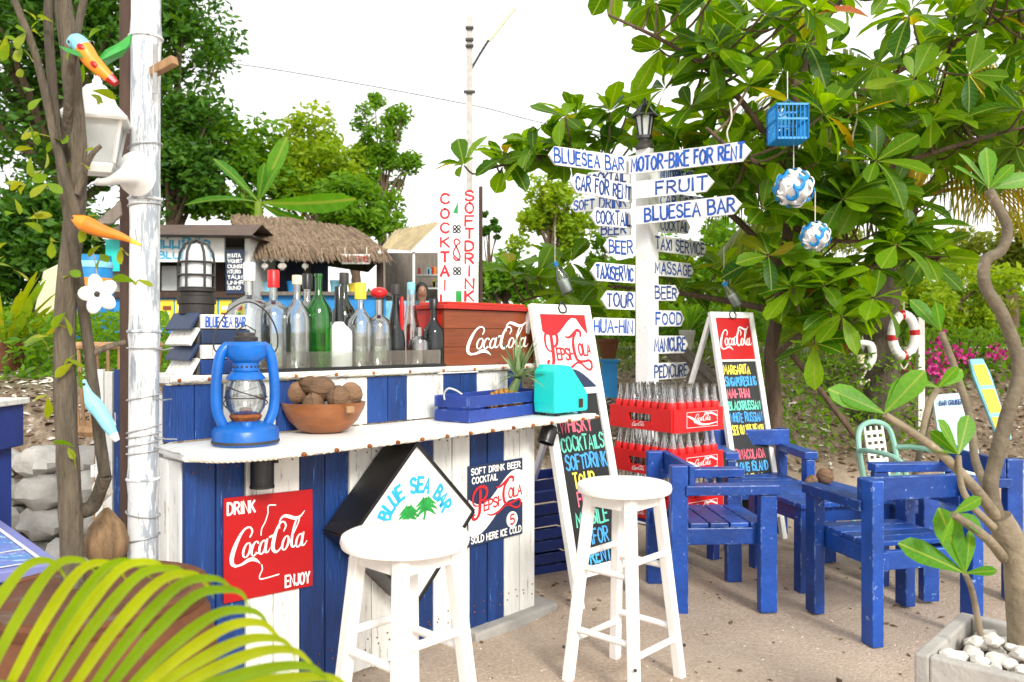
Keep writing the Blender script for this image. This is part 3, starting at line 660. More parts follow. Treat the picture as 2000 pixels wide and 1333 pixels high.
MB().lathe([(29*sc, 151*sc), (37*sc, 142*sc), (40*sc, 136*sc), (36*sc, 135*sc), (25*sc, 148*sc), (25*sc, 151*sc)], 28, P).build('globe_plate', LANT, t)
MB().lathe([(33*sc, 137*sc), (40*sc, 118*sc), (42*sc, 100*sc), (38*sc, 76*sc), (26*sc, 58*sc), (24*sc, 58*sc), (36*sc, 77*sc), (40*sc, 100*sc), (38*sc, 118*sc), (31*sc, 137*sc)], 28, P).build('glass_globe', GL, t)
MB().lathe([(0, 50*sc), (28*sc, 50*sc), (33*sc, 58*sc), (30*sc, 64*sc), (14*sc, 66*sc), (12*sc, 76*sc), (0, 78*sc)], 24, P).build('burner', RUST, t)
MB().lathe([(0, 214*sc), (24*sc, 214*sc), (25*sc, 222*sc), (17*sc, 226*sc), (15*sc, 232*sc), (0, 233*sc)], 20, P).build('top_cap', IRON, t)
mb = MB(); mb.tube([P+V((x*sc, 0, z*sc)) for x, z in ((-17, 226), (-20, 236), (0, 248), (20, 236), (17, 226))], 1.6*sc, 6); mb.build('lift_loop', IRON, t)
hp = [P+V((x*sc, 0, z*sc)) for x, z in ((-56, 190), (-64, 202), (-60, 230), (-42, 268), (-12, 292), (16, 294), (46, 272), (64, 236), (66, 205), (58, 188))]
MB().tube([V(q) for q in cr(hp, 6)], 1.7*sc, 6).build('wire_handle', IRON, t)
mb = MB()
for a0, a1 in ((20, 200), (200, 380)):
    mb.tube([P+V((43.5*sc*math.cos(math.radians(lerp(a0, a1, k/10))), 43.5*sc*math.sin(math.radians(lerp(a0, a1, k/10))), lerp(122, 78, k/10)*sc)) for k in range(11)], 1.3*sc, 5)
mb.tube([P+V((43*sc*math.cos(k*.314), 43*sc*math.sin(k*.314), 98*sc)) for k in range(21)], 1.2*sc, 5)
mb.build('globe_guard', IRON, t); t.rotation_euler.z = math.radians(32)

# wooden bowl with nuts
P = G(632, 845, ZS); sb = P.y/1600
t = thing('wooden_bowl', 'round reddish-brown wooden bowl with lug handle on the bar shelf', 'bowl', P)
ob = [(0, .001), (32, .001), (48, 6), (66, 24), (78, 46), (82, 60)]; ib = [(78, 59), (72, 44), (58, 24), (40, 10), (0, 8)]
MB().lathe([(a*sb, b_*sb) for a, b_ in ob+ib], 40, P, sx=1, sy=.85).build('bowl', WOODB, t)
MB().beam(P+V((60*sb, -54*sb, 50*sb)), P+V((66*sb, -66*sb, 50*sb)), .028, .022).build('lug_handle', WOODT, t, bevel=.004)
def nut_mesh(mb, c, r, seed, sc3, M_):
    # a husk split by a deep groove: two lobes pressed together
    for s in (-1, 1):
        n_, m_ = 16, 10; vs = []
        for i in range(m_+1):
            a = math.pi*i/m_
            for j in range(n_):
                b_ = 2*math.pi*j/n_; p = V((math.sin(a)*math.cos(b_), math.sin(a)*math.sin(b_), math.cos(a)))
                if p.z*s < .06: p.z = .06*s*(1 if (p.x**2+p.y**2) > .8 else 1)
                k = 1+.05*noise.noise(p*4+V((seed, 0, 0))); vs.append(c+M_ @ (V((p.x*sc3[0], p.y*sc3[1], p.z*sc3[2]))*r*k))
        mb.add(vs, [(i*n_+j, (i+1)*n_+j, (i+1)*n_+(j+1) % n_, i*n_+(j+1) % n_) for i in range(m_) for j in range(n_)], True)
    mb.ball(c, r*.93, 14, 8, sc3, M=M_)
nuts = [(575, 766, 24, 'leftmost brown husk nut in the bowl, split across the middle', -.25, 1.25), (603, 752, 20, 'brown husk nut peeping out behind the leftmost nut in the bowl', .3, .1), (628, 760, 27, 'largest brown husk nut at the top of the heap in the bowl', .2, .25), (661, 778, 24, 'round grooved husk nut at the front of the bowl, towards its handle', 1.5, .2), (686, 770, 23, 'rightmost brown husk nut against the rim of the bowl', 1.3, .5), (612, 792, 23, 'grooved husk nut low at the front of the bowl', 1.4, -.2), (672, 795, 18, 'small husk nut half sunk by the bowl handle', .9, .8)]
for i, (px, py, r, lb, ra, rb) in enumerate(nuts):
    dd = P.y+(.03 if py < 775 else -.025); c = T(px, py, dd); mb = MB(); M_ = Matrix.Rotation(ra, 3, 'Y') @ Matrix.Rotation(rb, 3, 'X')
    nut_mesh(mb, c, r*sb, i*3.1, (1.05, 1.05, .92), M_); single(mb, 'husk_nut', NUT, lb, 'nut', c-V((0, 0, r*sb)), 'husk nuts in the wooden bowl')

# blue slatted crate with hook, pineapple, turquoise machine
cA = G(915, 828, ZS); cB = G(1072, 806, ZS); cu = (cB-cA); cl = cu.length; cu.normalize(); cn = V((-cu.y, cu.x, 0)); cd = .17
t = thing('slatted_crate', 'blue slatted wooden fruit crate on the right of the bar shelf', 'crate', cA)
hh = .108
for fr in (0, 1):
    for z in (.026, .082):
        MB().box(cA+cu*cl/2+cn*(fr*cd)+ZU*(z), (cl, .010, .046), math.atan2(cu.y, cu.x)).build('slat', BLUED, t, bevel=.002)
for e in (0, 1):
    for z in (.026, .082):
        MB().box(cA+cu*(e*cl+(.0055 if e == 0 else -.0055)*1.0)+cn*(cd/2)+ZU*z, (.010, cd-.012, .046), math.atan2(cu.y, cu.x)).build('slat', BLUED, t, bevel=.002)
    for f_ in (0, 1):
        MB().box(cA+cu*(.018 if e == 0 else cl-.018)+cn*(.013 if f_ == 0 else cd-.013)+ZU*.054, (.014, .014, .104), math.atan2(cu.y, cu.x)).build('corner_post', BLUED, t)
MB().box(cA+cu*cl/2+cn*(cd/2)+ZU*.006, (cl-.026, cd-.014, .008), math.atan2(cu.y, cu.x)).build('bottom_board', BLUED, t)
hk = cA-cu*.0+cn*(cd*.55)
single(MB().tube([V(q) for q in cr([hk+V((-.02, -.01, .09)), hk+V((-.022, -.01, .115)), hk+V((-.005, -.012, .135)), hk+V((.025, -.014, .128)), hk+V((.05, -.02, .112))], 6)], .004, 8), 'metal_hook', WIRE, 'pale bent metal hook resting over the end of the blue fruit crate', 'hook', hk+V((0, 0, .09)))
pc = cA+cu*(cl*.62)+cn*(cd*.5)+ZU*.012
t = thing('pineapple', 'pineapple with spiky crown lying in the blue fruit crate', 'pineapple', pc)
M_ = Matrix.Rotation(math.radians(62), 3, 'Y') @ Matrix.Rotation(.2, 3, 'X')
mb = MB(); ax = (cu*.9+ZU*.25).normalized()
for i in range(9):
    for j in range(11):
        a = math.pi*(i+.7)/10; b_ = math.tau*(j+(i % 2)*.5)/11
        q = V((math.sin(a)*math.cos(b_)*.046, math.sin(a)*math.sin(b_)*.046, math.cos(a)*.07))
        q = q.to_track_quat('Z', 'Y').to_matrix() @ V((0, 0, 0))+q
        mb.ball(pc+ZU*.048+Matrix(((0, 0, 1), (0, 1, 0), (-1, 0, 0))) @ q, .0125, 6, 4)
mb.ball(pc+ZU*.048, .045, 14, 10, (1.45, 1, 1)); mb.build('fruit', PINE, t)
mb = MB(); rr = random.Random(5); top = T(1012, 738, pc.y-.01)
for k in range(34):
    a = rr.uniform(0, math.tau); el_ = rr.uniform(-.1, 1.45); L = rr.uniform(.10, .20)*(1.15 if el_ > 1 else .95); d = V((math.cos(a)*math.cos(el_), math.sin(a)*math.cos(el_), math.sin(el_)))
    s_ = d.cross(ZU).normalized()*.010; p1 = top+d*L*.5+ZU*.004; p2 = top+d*L+V((0, 0, -.03*(1-math.sin(el_))))
    mb.add([top-s_, top+s_, p1+s_*.9, p1-s_*.9, p2], [(0, 1, 2, 3), (3, 2, 4)])
mb.tube([pc+ZU*.05+cu*.03, top], [.03, .016], 8); mb.build('crown', PINL, t)
# turquoise appliance
P = B(.082, .085, ZS); t = thing('turquoise_machine', 'turquoise plastic appliance with slanted vented top at the right end of the shelf', 'appliance', P, BA)
prof = [(-.115, .014), (-.122, .06), (-.118, .19), (-.085, .222), (-.01, .214), (.095, .105), (.108, .085), (.108, .022), (.10, .014)]
MB().prism(prof, P-BN*.0, BU, ZU, .12).build('housing', TURQ, t, bevel=.007)
for k in range(4): MB().box(P+BU*(.008+.02*k)+ZU*(.199-.0208*k)+BN*.0, (.010, .05, .014), 0, (Matrix.Rotation(BA, 3, 'Z') @ Matrix.Rotation(.72, 3, 'Y'))).build('vent', PLW, t)
MB().box(P+BU*.055+BN*.061+ZU*.05, (.026, .006, .038), BA).build('switch', WOODD, t)
for a, b_ in ((-.08, .04), (.075, .04), (-.08, -.04), (.075, -.04)): MB().lathe([(0, 0), (.01, 0), (.01, .02), (0, .02)], 10, P+BU*a+BN*b_).build('foot', BLACK, t)

# red cola box on the counter
t = thing('cola_box', 'long brown-red wooden box with white cola script and red lid on the bar', 'box', B(-.08, -.3, ZT))
a, b_ = BP(868, -.215, ZT+.001), BP(1042, -.215, ZT+.001); bl = (b_-a).length; bh = yz(605, a)-ZT; bd = .21
NV = -BN
for k in range(3):
    z0 = k*bh/3
    MB().prism([(0, z0+.0008), (bl, z0+.0008), (bl, z0+bh/3-.0008), (0, z0+bh/3-.0008)], a+NV*.008, BU, ZU, .016).build('front_board', BROWN, t, bevel=.001)
MB().prism([(0, 0), (bl, 0), (bl, bh), (0, bh)], a+NV*(bd-.008), BU, ZU, .016).build('back_board', BROWN, t)
for u in (.0085, bl-.0085): MB().prism([(.017, 0), (bd-.017, 0), (bd-.017, bh), (.017, bh)], a+BU*u, NV, ZU, .016).build('side_board', BOXRED, t)
MB().prism([(.01, .01), (bl-.01, .01), (bl-.01, bd-.01), (.01, bd-.01)], a+ZU*.012, BU, NV, .016).build('bottom_board', BROWN, t)
MB().prism([(-.02, -.02), (bl+.012, -.02), (bl+.012, bd+.02), (-.02, bd+.02)], a+ZU*(bh+.012), BU, NV, .02).build('lid', BOXRED, t, bevel=.003)
MB().prism([(.02, .002), (bl-.06, .002), (bl-.06, bd-.02), (.02, bd-.02)], a+ZU*(bh+.029), BU, NV, .012).build('lid_panel', BOXRED, t, bevel=.003)
mb = MB(); logo(mb, COLA, a+BU*.125+ZU*.075, BU, ZU, .130, .092, .02); mb.build('script', PAINTW, t)

# bottles
def bottle(name, label, px, topy, w_, gm, kind='wine', cap=None, cap_m=None, n_=-.30, cap_h=30, liq=None, capw=None):
    p = BP(px, n_, ZT+.001); z1 = yz(topy, p)-p.z; r = w_*.56/F*p.y; t = thing(name, label, 'bottle', p, group='bottles lined up on the bar')
    ch = cap_h/F*p.y; hb = z1-(ch*.6 if cap else 0); rn = .0135
    if kind == 'wine': pr = [(r*.9, 0), (r, .01), (r, hb*.56), (r*.93, hb*.64), (r*.5, hb*.73), (rn, hb*.80), (rn, hb*.96), (rn*1.2, hb*.965), (rn*1.2, hb)]
    elif kind == 'round': pr = [(r*.85, 0), (r, .012), (r, hb*.60), (r*.9, hb*.68), (r*.55, hb*.74), (rn*1.1, hb*.78), (rn, hb)]
    elif kind == 'slope': pr = [(r*.9, 0), (r, .01), (r*.98, hb*.34), (r*.6, hb*.66), (rn*1.1, hb*.82), (rn, hb)]
    elif kind == 'square': pr = [(r*.95, 0), (r, .008), (r, hb*.55), (r*.92, hb*.60), (rn*1.4, hb*.72), (rn, hb*.8), (rn, hb)]
    else: pr = [(r*.9, 0), (r, .01), (r, hb*.5), (r*.75, hb*.64), (rn*1.6, hb*.76), (rn*1.4, hb)]
    th = .0025; solid = gm in (GLB, PLW)
    if solid: prof = pr+[(0, hb)]; prof = [(0, 0)]+prof
    else: prof = [(0, 0)]+pr+[(max(q-th, .004), zz) for q, zz in pr[::-1][:-1]]+[(r*.9-th, .006), (0, .006)]
    nseg = 4 if kind == 'square4' else 24
    MB().lathe(prof, nseg, p).build('glass_body', gm, t)
    if cap:
        cw = (capw/2/F*p.y) if capw else rn*1.45
        if cap == 'knob': MB().ball(p+ZU*(hb+ch*.35), cw, 14, 10, (1.25, 1.25, .8)).build('stopper', cap_m, t)
        else: MB().lathe([(cw, hb-ch*.4), (cw, z1-.003), (cw*.9, z1), (0, z1)], 18, p).build('cap', cap_m, t)
    if liq: MB().lathe([(0, .008)]+[(q-th-.0006, zz) for q, zz in pr if .008 < zz < hb*liq]+[(r*.4, hb*liq), (0, hb*liq)], 20, p).build('liquid', GLR if gm is GL else PLW, t)
    return t, p, r, hb
bottle('bottle', 'tall clear bottle with white cap behind the blue lantern', 487, 513, 76, GL, 'round', 'cap', PLW, -.40, 36, capw=23)
bottle('bottle', 'clear bottle with tall red cap behind the lantern handle', 534, 528, 60, GL, 'round', 'cap', REDP, -.34, 34, capw=23)
bottle('bottle', 'clear slim bottle with cream cap left of the bright green bottle', 580, 538, 52, GL, 'wine', 'cap', CREAM, -.28, 18, capw=19)
bottle('bottle', 'clear bottle with dark cap half hidden behind the cream capped one', 600, 535, 44, GL, 'wine', 'cap', BLACK, -.40, 30)
bottle('bottle', 'bright green wine bottle in the middle of the bar', 622, 535, 46, GLG, 'wine', n_=-.27)
bottle('bottle', 'dark green wine bottle standing behind the white painted bottle', 672, 533, 44, GLD, 'wine', 'cap', IRON, -.40, 22)
t, p, r, hb = bottle('bottle', 'white painted wine bottle with dark neck', 662, 560, 46, PLW, 'wine', 'cap', GLB, -.27, 72, capw=17)
bottle('bottle', 'clear bottle with yellow cap right of the white painted bottle', 704, 553, 46, GL, 'wine', 'cap', YEL, -.28, 32, capw=23)
bottle('bottle', 'squat clear bottle with knobbly red stopper', 740, 562, 46, GL, 'round', 'knob', REDP, -.27, 40, capw=27)
bottle('bottle', 'slim black tapering bottle with red ribbon next to the red stopper', 773, 556, 34, GLB, 'slope', 'cap', IRON, -.30, 20)
mb = MB(); q = BP(785, -.27, ZT); mb.tube([V((q.x, q.y, yz(y_, q))) for y_ in (580, 600, 625, 645)], [.006, .011, .010, .006], 8)
mb.build('ribbon', REDP, [o for o in C.objects if o.get('label', '').startswith('slim black')][0])
bottle('bottle', 'clear bottle with pale blue cap and red liquid by the cola box', 803, 552, 30, GL, 'flask', 'cap', LBLUE, -.36, 24, .55, capw=16)
bottle('bottle', 'squat clear bottle with a pinkish body in front of the cola box', 818, 640, 36, GL, 'round', n_=-.25)
bottle('bottle', 'black square-shouldered bottle next to the cola box', 847, 584, 38, GLB, 'square', 'cap', BLACK, -.26, 20)
# label patches
for px, y0, y1, w_, n_, m_ in ((582, 655, 700, 46, -.277, LBLUE), (534, 640, 690, 54, -.337, PLW)):
    pass

# stacked blue and white louvre box with name board and the caged black lamp
a = BP(389, -.20, ZT+.001); b_ = BP(482, -.20, ZT+.001); wl = (b_-a).length; hh = yz(614, a)-ZT
t = thing('louvre_box', 'small blue and white clapboard box with hand lettered name board', 'box', a)
MB().prism([(.002, 0), (wl, 0), (wl, .19), (.002, .19)], a+ZU*(hh/2)+ZU*0, BU, NV, hh-.004).build('box_body', WOODG, t)
rows = [PLANKW, NAVY, PLANKW, PLANKB]
for k in range(4):
    z1 = hh*(1-k*.25); z0 = z1-hh*.25
    MB().prism([(0, z0+.002), (wl, z0+.002), (wl, z1-.002), (0, z1-.002)], a+BN*(.012), BU, ZU, .02).build('front_board', rows[k], t, bevel=.002)
    # louvre shingles on the left end
    zz = (z0+z1)/2; 
    MB().prism([(-.005, -.032), (.17, -.032), (.17, .032), (-.005, .032)], a-BU*.018+ZU*zz, NV, (ZU*.86+BU*.5).normalized(), .012).build('shingle', [NAVY, PLANKW, NAVY, PLANKW][k], t, bevel=.002)
mb = MB(); write(mb, 'BLUE SEA BAR', a+BN*.022+BU*.012+ZU*(hh*.79), BU, ZU, wl-.03, hh*.16, .005, R, .03); mb.build('lettering', PAINTB, t)
P = a+BU*.04+NV*.10+ZU*(hh+.002); ls = P.y/1600
t = thing('cage_lamp', 'black caged bulkhead lamp standing on the clapboard box', 'lamp', P)
MB().lathe([(0, 0), (33*ls, 0), (33*ls, 18*ls), (36*ls, 20*ls), (36*ls, 34*ls), (31*ls, 36*ls), (31*ls, 42*ls), (36*ls, 44*ls), (36*ls, 49*ls), (0, 49*ls)], 24, P).build('base', IRON, t)
MB().lathe([(28*ls, 49*ls), (28*ls, 100*ls), (25*ls, 120*ls), (16*ls, 134*ls), (0, 140*ls)], 24, P).build('glass', FROST, t)
mb = MB()
for z in (50, 75, 100): mb.tube([P+V((33*ls*math.cos(k*.2618), 33*ls*math.sin(k*.2618), z*ls)) for k in range(25)], 2.4*ls, 6)
for k in range(6):
    q = k*math.tau/6+.3; mb.tube([P+V((r_*ls*math.cos(q), r_*ls*math.sin(q), z*ls)) for r_, z in ((33, 48), (33, 100), (30, 120), (20, 137), (0, 145))], 2.4*ls, 6)
mb.build('cage', IRON, t)
# two white stools
def stool(label, px, py, d):
    c = T(px, py, d); z = c.z; P = V((c.x, c.y, 0))
    t = thing('bar_stool', label, 'stool', P, group='white bar stools')
    MB().lathe([(0, z-.032), (.155, z-.032), (.163, z-.028), (.166, z-.016), (.163, z-.004), (.155, z), (0, z)], 48, P).build('seat', STOOL, t)
    dirs = [math.radians(a) for a in (-88, 2, 92, 182)]; rt, rb = .118, .198
    def leg(k, zz): 
        r_ = lerp(rb, rt, zz/(z-.032)); return P+V((r_*math.cos(dirs[k]), r_*math.sin(dirs[k]), zz))
    for k in range(4):
        MB().beam(leg(k, 0), leg(k, z-.032), .034, .034, up=(math.cos(dirs[k]+.785), math.sin(dirs[k]+.785), 0)).build('leg', STOOL, t, bevel=.004)
        MB().ball(leg(k, .12)+V((math.cos(dirs[k]), math.sin(dirs[k]), 0))*.029, .006, 8, 5).build('bolt', IRON, [c_ for c_ in t.children if c_.name.startswith('leg')][-1])
        
        for zz in ((.40, .185) if k % 2 else (.445, .145)):
            MB().tube([leg(k, zz), leg((k+1) % 4, zz)], .0115, 10).build('rung', STOOL, t)
        a_, c_ = leg(k, z-.055), leg((k+1) % 4, z-.055)
        MB().beam(a_, c_, .018, .046).build('apron', STOOL, t)
    return t
stool('white round bar stool standing nearest, in front of the diamond sign', 792, 1041, 2.11)
stool('white round bar stool in front of the tall chalkboard', 1219, 943, 2.87)

# ------------------------------------------------------------------ chalkboards (A-frames)
def aboard(label, fl, U, lean, ht, w_, sw, panels, texts, name='chalkboard', zb=.13, rear=.5):
    # fl: left front foot, U: width direction; board leans back by 'lean' over height ht
    N = V((U.y, -U.x, 0)); Wd = (ZU*ht-N*lean); L = Wd.length; Wd.normalize(); NN = U.cross(Wd)
    t = thing(name, label, 'chalkboard', fl)
    for u in (sw/2, w_-sw/2): MB().prism([(u-sw/2, 0), (u+sw/2, 0), (u+sw/2, L), (u-sw/2, L)], fl-NN*.014, U, Wd, .028).build('stile', WHITE, t, bevel=.002)
    for y0, y1 in ((zb, zb+sw), (L-sw*1.1, L)): MB().prism([(sw, y0), (w_-sw, y0), (w_-sw, y1), (sw, y1)], fl-NN*.014, U, Wd, .026).build('rail', WHITE, t, bevel=.002)
    ph = L-sw*1.1-(zb+sw)
    y0 = zb+sw
    MB().prism([(sw, y0), (w_-sw, y0), (w_-sw, L-sw*1.1), (sw, L-sw*1.1)], fl-NN*.018, U, Wd, .012).build('slate', CHALK, t)
    top = fl+Wd*(L-.02)+U*0
    for u in (sw/2, w_-sw/2):
        q = fl+U*u; a_ = q+Wd*(L-.03)-NN*.03; e = V((q.x, q.y, 0))-N*(lean*2+rear*.55); MB().beam(a_, e, .022, .03).build('rear_leg', WHITE, t)
    a_ = fl+U*sw/2; a1 = a_+Wd*(L-.03)-NN*.03; e1_ = V((a_.x, a_.y, 0))-N*(lean*2+rear*.55); m1 = e1_.lerp(a1, .14)
    MB().beam(m1, m1+U*(w_-sw), .03, .02).build('cross_bar', WHITE, t)
    r0 = fl+U*(w_/2)+Wd*(L-.012)+NN*.004
    MB().tube([r0+U*x+Wd*y for x, y in ((-.012, .016), (-.026, -.006), (-.02, -.026), (0, -.03), (.02, -.026), (.026, -.006), (.012, .016), (0, .026), (-.012, .016))], .004, 6).build('hanging_ring', IRON, t)
    return t, fl-NN*.012, U, Wd, NN, L, sw, y0
fl = G(1139, 1199); fr_ = G(1255, 1163); U = (fr_-fl); w_ = U.length; U.normalize()
off_ = V((-U.y, U.x, 0))*.03
t, O, U, Wd, NN, L, sw, y0 = aboard('tall white-framed chalkboard with red cola script and rainbow chalk menu behind the bar shelf', fl+off_, U, .31, 1.36, w_, .045, None, None)
iw = w_-2*sw; O2 = O+U*sw; yt = L-sw*1.1
hd_ = yt-.37
MB().prism([(0, hd_), (iw, hd_), (iw, yt), (0, yt)], O2+NN*.0015, U, Wd, .003).build('white_panel', PLW, t)
redp = [(0, yt), (0, yt-.10)]+[(iw*i/10, yt-.105+.075*math.sin((i/10)*3.6-.9)+.03*i/10) for i in range(1, 10)]+[(iw, yt-.10), (iw, yt)]
redp = [(0, yt), (0, yt-.075)]+[(iw*i/10, yt-.085-.02*math.sin(i/10*math.pi*1.9)+.055*sm(.2, .75, i/10)-.07*sm(.75, 1.0, i/10)) for i in range(1, 11)]+[(iw, yt)]
MB().prism(redp, O2+NN*.0045, U, Wd, .003).build('red_wave', RED, t)
navp = [(0, hd_)]+[(iw*i/12, hd_+.02+.085*math.sin(i/12*math.pi)) for i in range(13)]+[(iw, hd_)]
MB().prism(navp, O2+NN*.0045, U, Wd, .003).build('navy_wave', NAVY, t)
MB().prism([(0, hd_-.018), (iw, hd_-.018), (iw, hd_+.012), (0, hd_+.012)], O2+NN*.006, U, Wd, .003).build('white_band', PLW, t)
mb = MB(); logo(mb, pepsi_strokes(), O2+U*.01+Wd*(hd_+.155), U, Wd, iw/2.78, .125, -.02, off=.0065); mb.build('script', PAINTR, t)
rg = random.Random(3)
rows = [('WINE', 'blue', .02), ('WHISKY', 'pink', .02), ('COCKTAILS', 'green', .01), ('SOFTDRINK', 'blue', .02), ('TOUR', 'yellow', .05), ('FOOD', 'pink', .06), ('MOBILE', 'green', .03), ('AFOR', 'blue', .08), ('RENT', 'blue', .08)]
st = (hd_-.03-y0)/len(rows)
for k, (s, c, dx) in enumerate(rows):
    mb = MB(); ww = (iw-.02)*min(1, len(s)/8.2); yb = hd_-.035-(k+.86)*st
    write(mb, s, O2+U*(.008+dx)+Wd*yb, U, Wd, min(ww, iw-.015-dx), st*.74, .0095, rg, .05, off=.0022); mb.build('chalk_line', CHK[c], t)
# second board
N2 = V((.42, -.907, 0)); U2 = V((.907, .42, 0)); fl = T(1452, 660, 4.75); fl.z = 0
t, O, U, Wd, NN, L, sw, y0 = aboard('narrow white-framed chalkboard listing cocktails under a red cola panel', fl, U2, .30, 1.36, .335, .034, None, None, rear=.6)
iw = .335-2*sw; O2 = O+U*sw; yt = L-sw*1.1; hd_ = yt-.262
MB().prism([(0, hd_), (iw, hd_), (iw, yt), (0, yt)], O2+NN*.0015, U, Wd, .003).build('red_panel', RED, t)
MB().prism([(0, hd_-.012), (iw, hd_-.012), (iw, hd_), (0, hd_)], O2+NN*.003, U, Wd, .003).build('white_band', PLW, t)
mb = MB(); logo(mb, COLA, O2+U*.012+Wd*(hd_+.095), U, Wd, (iw-.02)/3.15, .092, -.01, off=.0035); mb.build('script', PAINTW, t)
rows = [('MARGARITA', 'yellow', .8), ('SINGAPORESLING', 'blue', .95), ('MAI-THAI', 'pink', .68), ('BLACKRUSSIAN', 'green', .96), ('WHITE RUSSIAN', 'blue', .97), ('SEX ON THE BEACH', 'yellow', .96), ('TEQUILA', 'green', .8), ('PINACOLADA', 'pink', .88), ('LONG ISLAND', 'blue', .92), ('GIN TONIC', 'yellow', .85)]
st = .0735
for k, (s, c, ww) in enumerate(rows):
    if s == 'TEQUILA': continue
    mb = MB(); write(mb, s, O2+U*.014+Wd*(hd_-.03-(k+.80)*st), U, Wd, (iw-.02)*ww, st*.72, .0075, rg, .05, off=.0022); mb.build('chalk_line', CHK[c], t)

# ------------------------------------------------------------------ stacked red bottle crates
K0 = T(1313, 803, 4.2); K0.z = 0; ka = math.radians(36); ku = V((math.cos(ka), math.sin(ka), 0)); kn = V((-math.sin(ka), math.cos(ka), 0))
CW, CD, CH, PITCH = .39, .46, .118, .236
def crate_at(i):
    zb = .003+i*PITCH; base = K0+ZU*zb
    lb = ['', 'red bottle crate at the bottom of the stack, on the low blue stand', 'red bottle crate in the middle of the stack', 'topmost red bottle crate of the stack, full of empty bottles'][i]
    t = thing('bottle_crate', lb, 'crate', base, ka, 'red bottle crates in a stack')
    def wall(o, d, L, nrm):
        # wall with a hand slot: lower band, upper band and two end pieces
        h0, h1 = .045, .085
        mb = MB(); a0, a1 = L*.32, L*.68
        for p in ([(0, 0), (L, 0), (L, h0), (0, h0)], [(0, h1), (L, h1), (L, CH), (0, CH)], [(0, h0), (a0, h0), (a0, h1), (0, h1)], [(a1, h0), (L, h0), (L, h1), (a1, h1)]):
            mb.prism(p, o, d, ZU, .012)
        return mb
    def plain(o, d, L): return MB().prism([(0, 0), (L, 0), (L, CH), (0, CH)], o, d, ZU, .012)
    plain(base+ku*.006, ku, CW-.012).build('side_panel', REDP, t)
    plain(base+kn*CD+ku*.006, ku, CW-.012).build('side_panel', REDP, t)
    wall(base, kn, CD, ku).build('slotted_panel', REDP, t); wall(base+ku*CW, kn, CD, ku).build('slotted_panel', REDP, t)
    MB().prism([(.01, .01), (CW-.01, .01), (CW-.01, CD-.01), (.01, CD-.01)], base+ZU*.008, ku, kn, .012).build('floor', REDP, t)
    for zz in (.004, CH-.004):
        MB().prism([(0, -.004), (CW, -.004), (CW, .004), (0, .004)], base-kn*.008, ku, ZU, .006).build('rim', REDP, t) if zz < .01 else None
    # printed label with a wave
    lo_ = base-kn*.0065+ku*.10+ZU*.018
    MB().prism([(0, 0), (.24, 0), (.24, .002), (0, .002)], lo_-kn*.0012, ku, ZU, .0015).build('label_border', PAINTW, t)
    MB().prism([(0, .080), (.24, .080), (.24, .082), (0, .082)], lo_-kn*.0012, ku, ZU, .0015).build('label_border', PAINTW, t)
    mb = MB(); logo(mb, COLA, lo_+ku*.055+ZU*.035, ku, ZU, .042, .034, 0)
    ribbons(mb, [cr([(.004, .062, .004), (.04, .05, .012), (.09, .022, .014), (.15, .012, .008), (.236, .02, .004)], 4), [(.001, .0), (.001, .08)], [(.239, .0), (.239, .08)], cr([(.15, .066, .004), (.19, .072, .01), (.236, .055, .008)], 4)], lo_, ku, ZU, .003)
    mb.build('printed_label', PAINTW, t)
    lo_ = base-ku*.0065+kn*(CD*.62)+ZU*.012; mb = MB(); logo(mb, COLA, lo_+ZU*.008, -kn, ZU, .03, .018, 0); mb.build('printed_label', PAINTW, t)
    return zb
bt = None
BH = .225
prof = [(0, 0), (.026, 0), (.0285, .006), (.0285, .05), (.0255, .08), (.028, .11), (.028, .125), (.020, .155), (.0135, .185), (.0125, .213), (.0145, .214), (.0145, BH)]
bot_prof = prof+[(q-.0022, z) for q, z in prof[::-1][:-2]]+[(.023, .006), (0, .006)]
ls_ = thing('low_stand', 'low worn blue slatted stand under the red crates', 'stand', K0, ka)
for k in range(4): MB().box((.05+k*.0967, .23, .224), (.088, .50, .018)).build('slat', BLUED, ls_, world=False, bevel=.003)
for a in (.04, .35):
    for c in (.03, .43): MB().box((a, c, .107), (.05, .05, .213)).build('leg', BLUED, ls_, world=False, bevel=.003)
for i in (1, 2, 3):
    zb = crate_at(i)
    for a in range(6):
        for c in range(8):
            if i < 3 and not (a == 0 or c == 0 or a == 1): continue
            p = K0+ku*(.035+a*.064)+kn*(.035+c*.0555)+ZU*(zb+.0145)
            lb = ['', 'empty glass bottle in the bottom red crate', 'empty glass bottle in the middle red crate of the stack', 'empty glass bottle standing in the topmost red crate'][i]
            if bt is None:
                bt = thing('soda_bottle', lb, 'bottle', p, 0, 'empty bottles in the bottom crate')
                MB().lathe(bot_prof, 12, (0, 0, 0)).build('glass_body', GLS, bt, world=False)
                lab = MB().lathe([(.0283, .092), (.0287, .110), (.0287, .125), (.0262, .136)], 12).build('label', REDP, bt, world=False)
            else:
                copytree(bt, p, (R.uniform(-.03, .03), R.uniform(-.03, .03), R.uniform(0, 6.28)), lb, ['', 'empty bottles in the bottom crate', 'empty bottles in the middle crate', 'empty bottles in the topmost crate'][i])
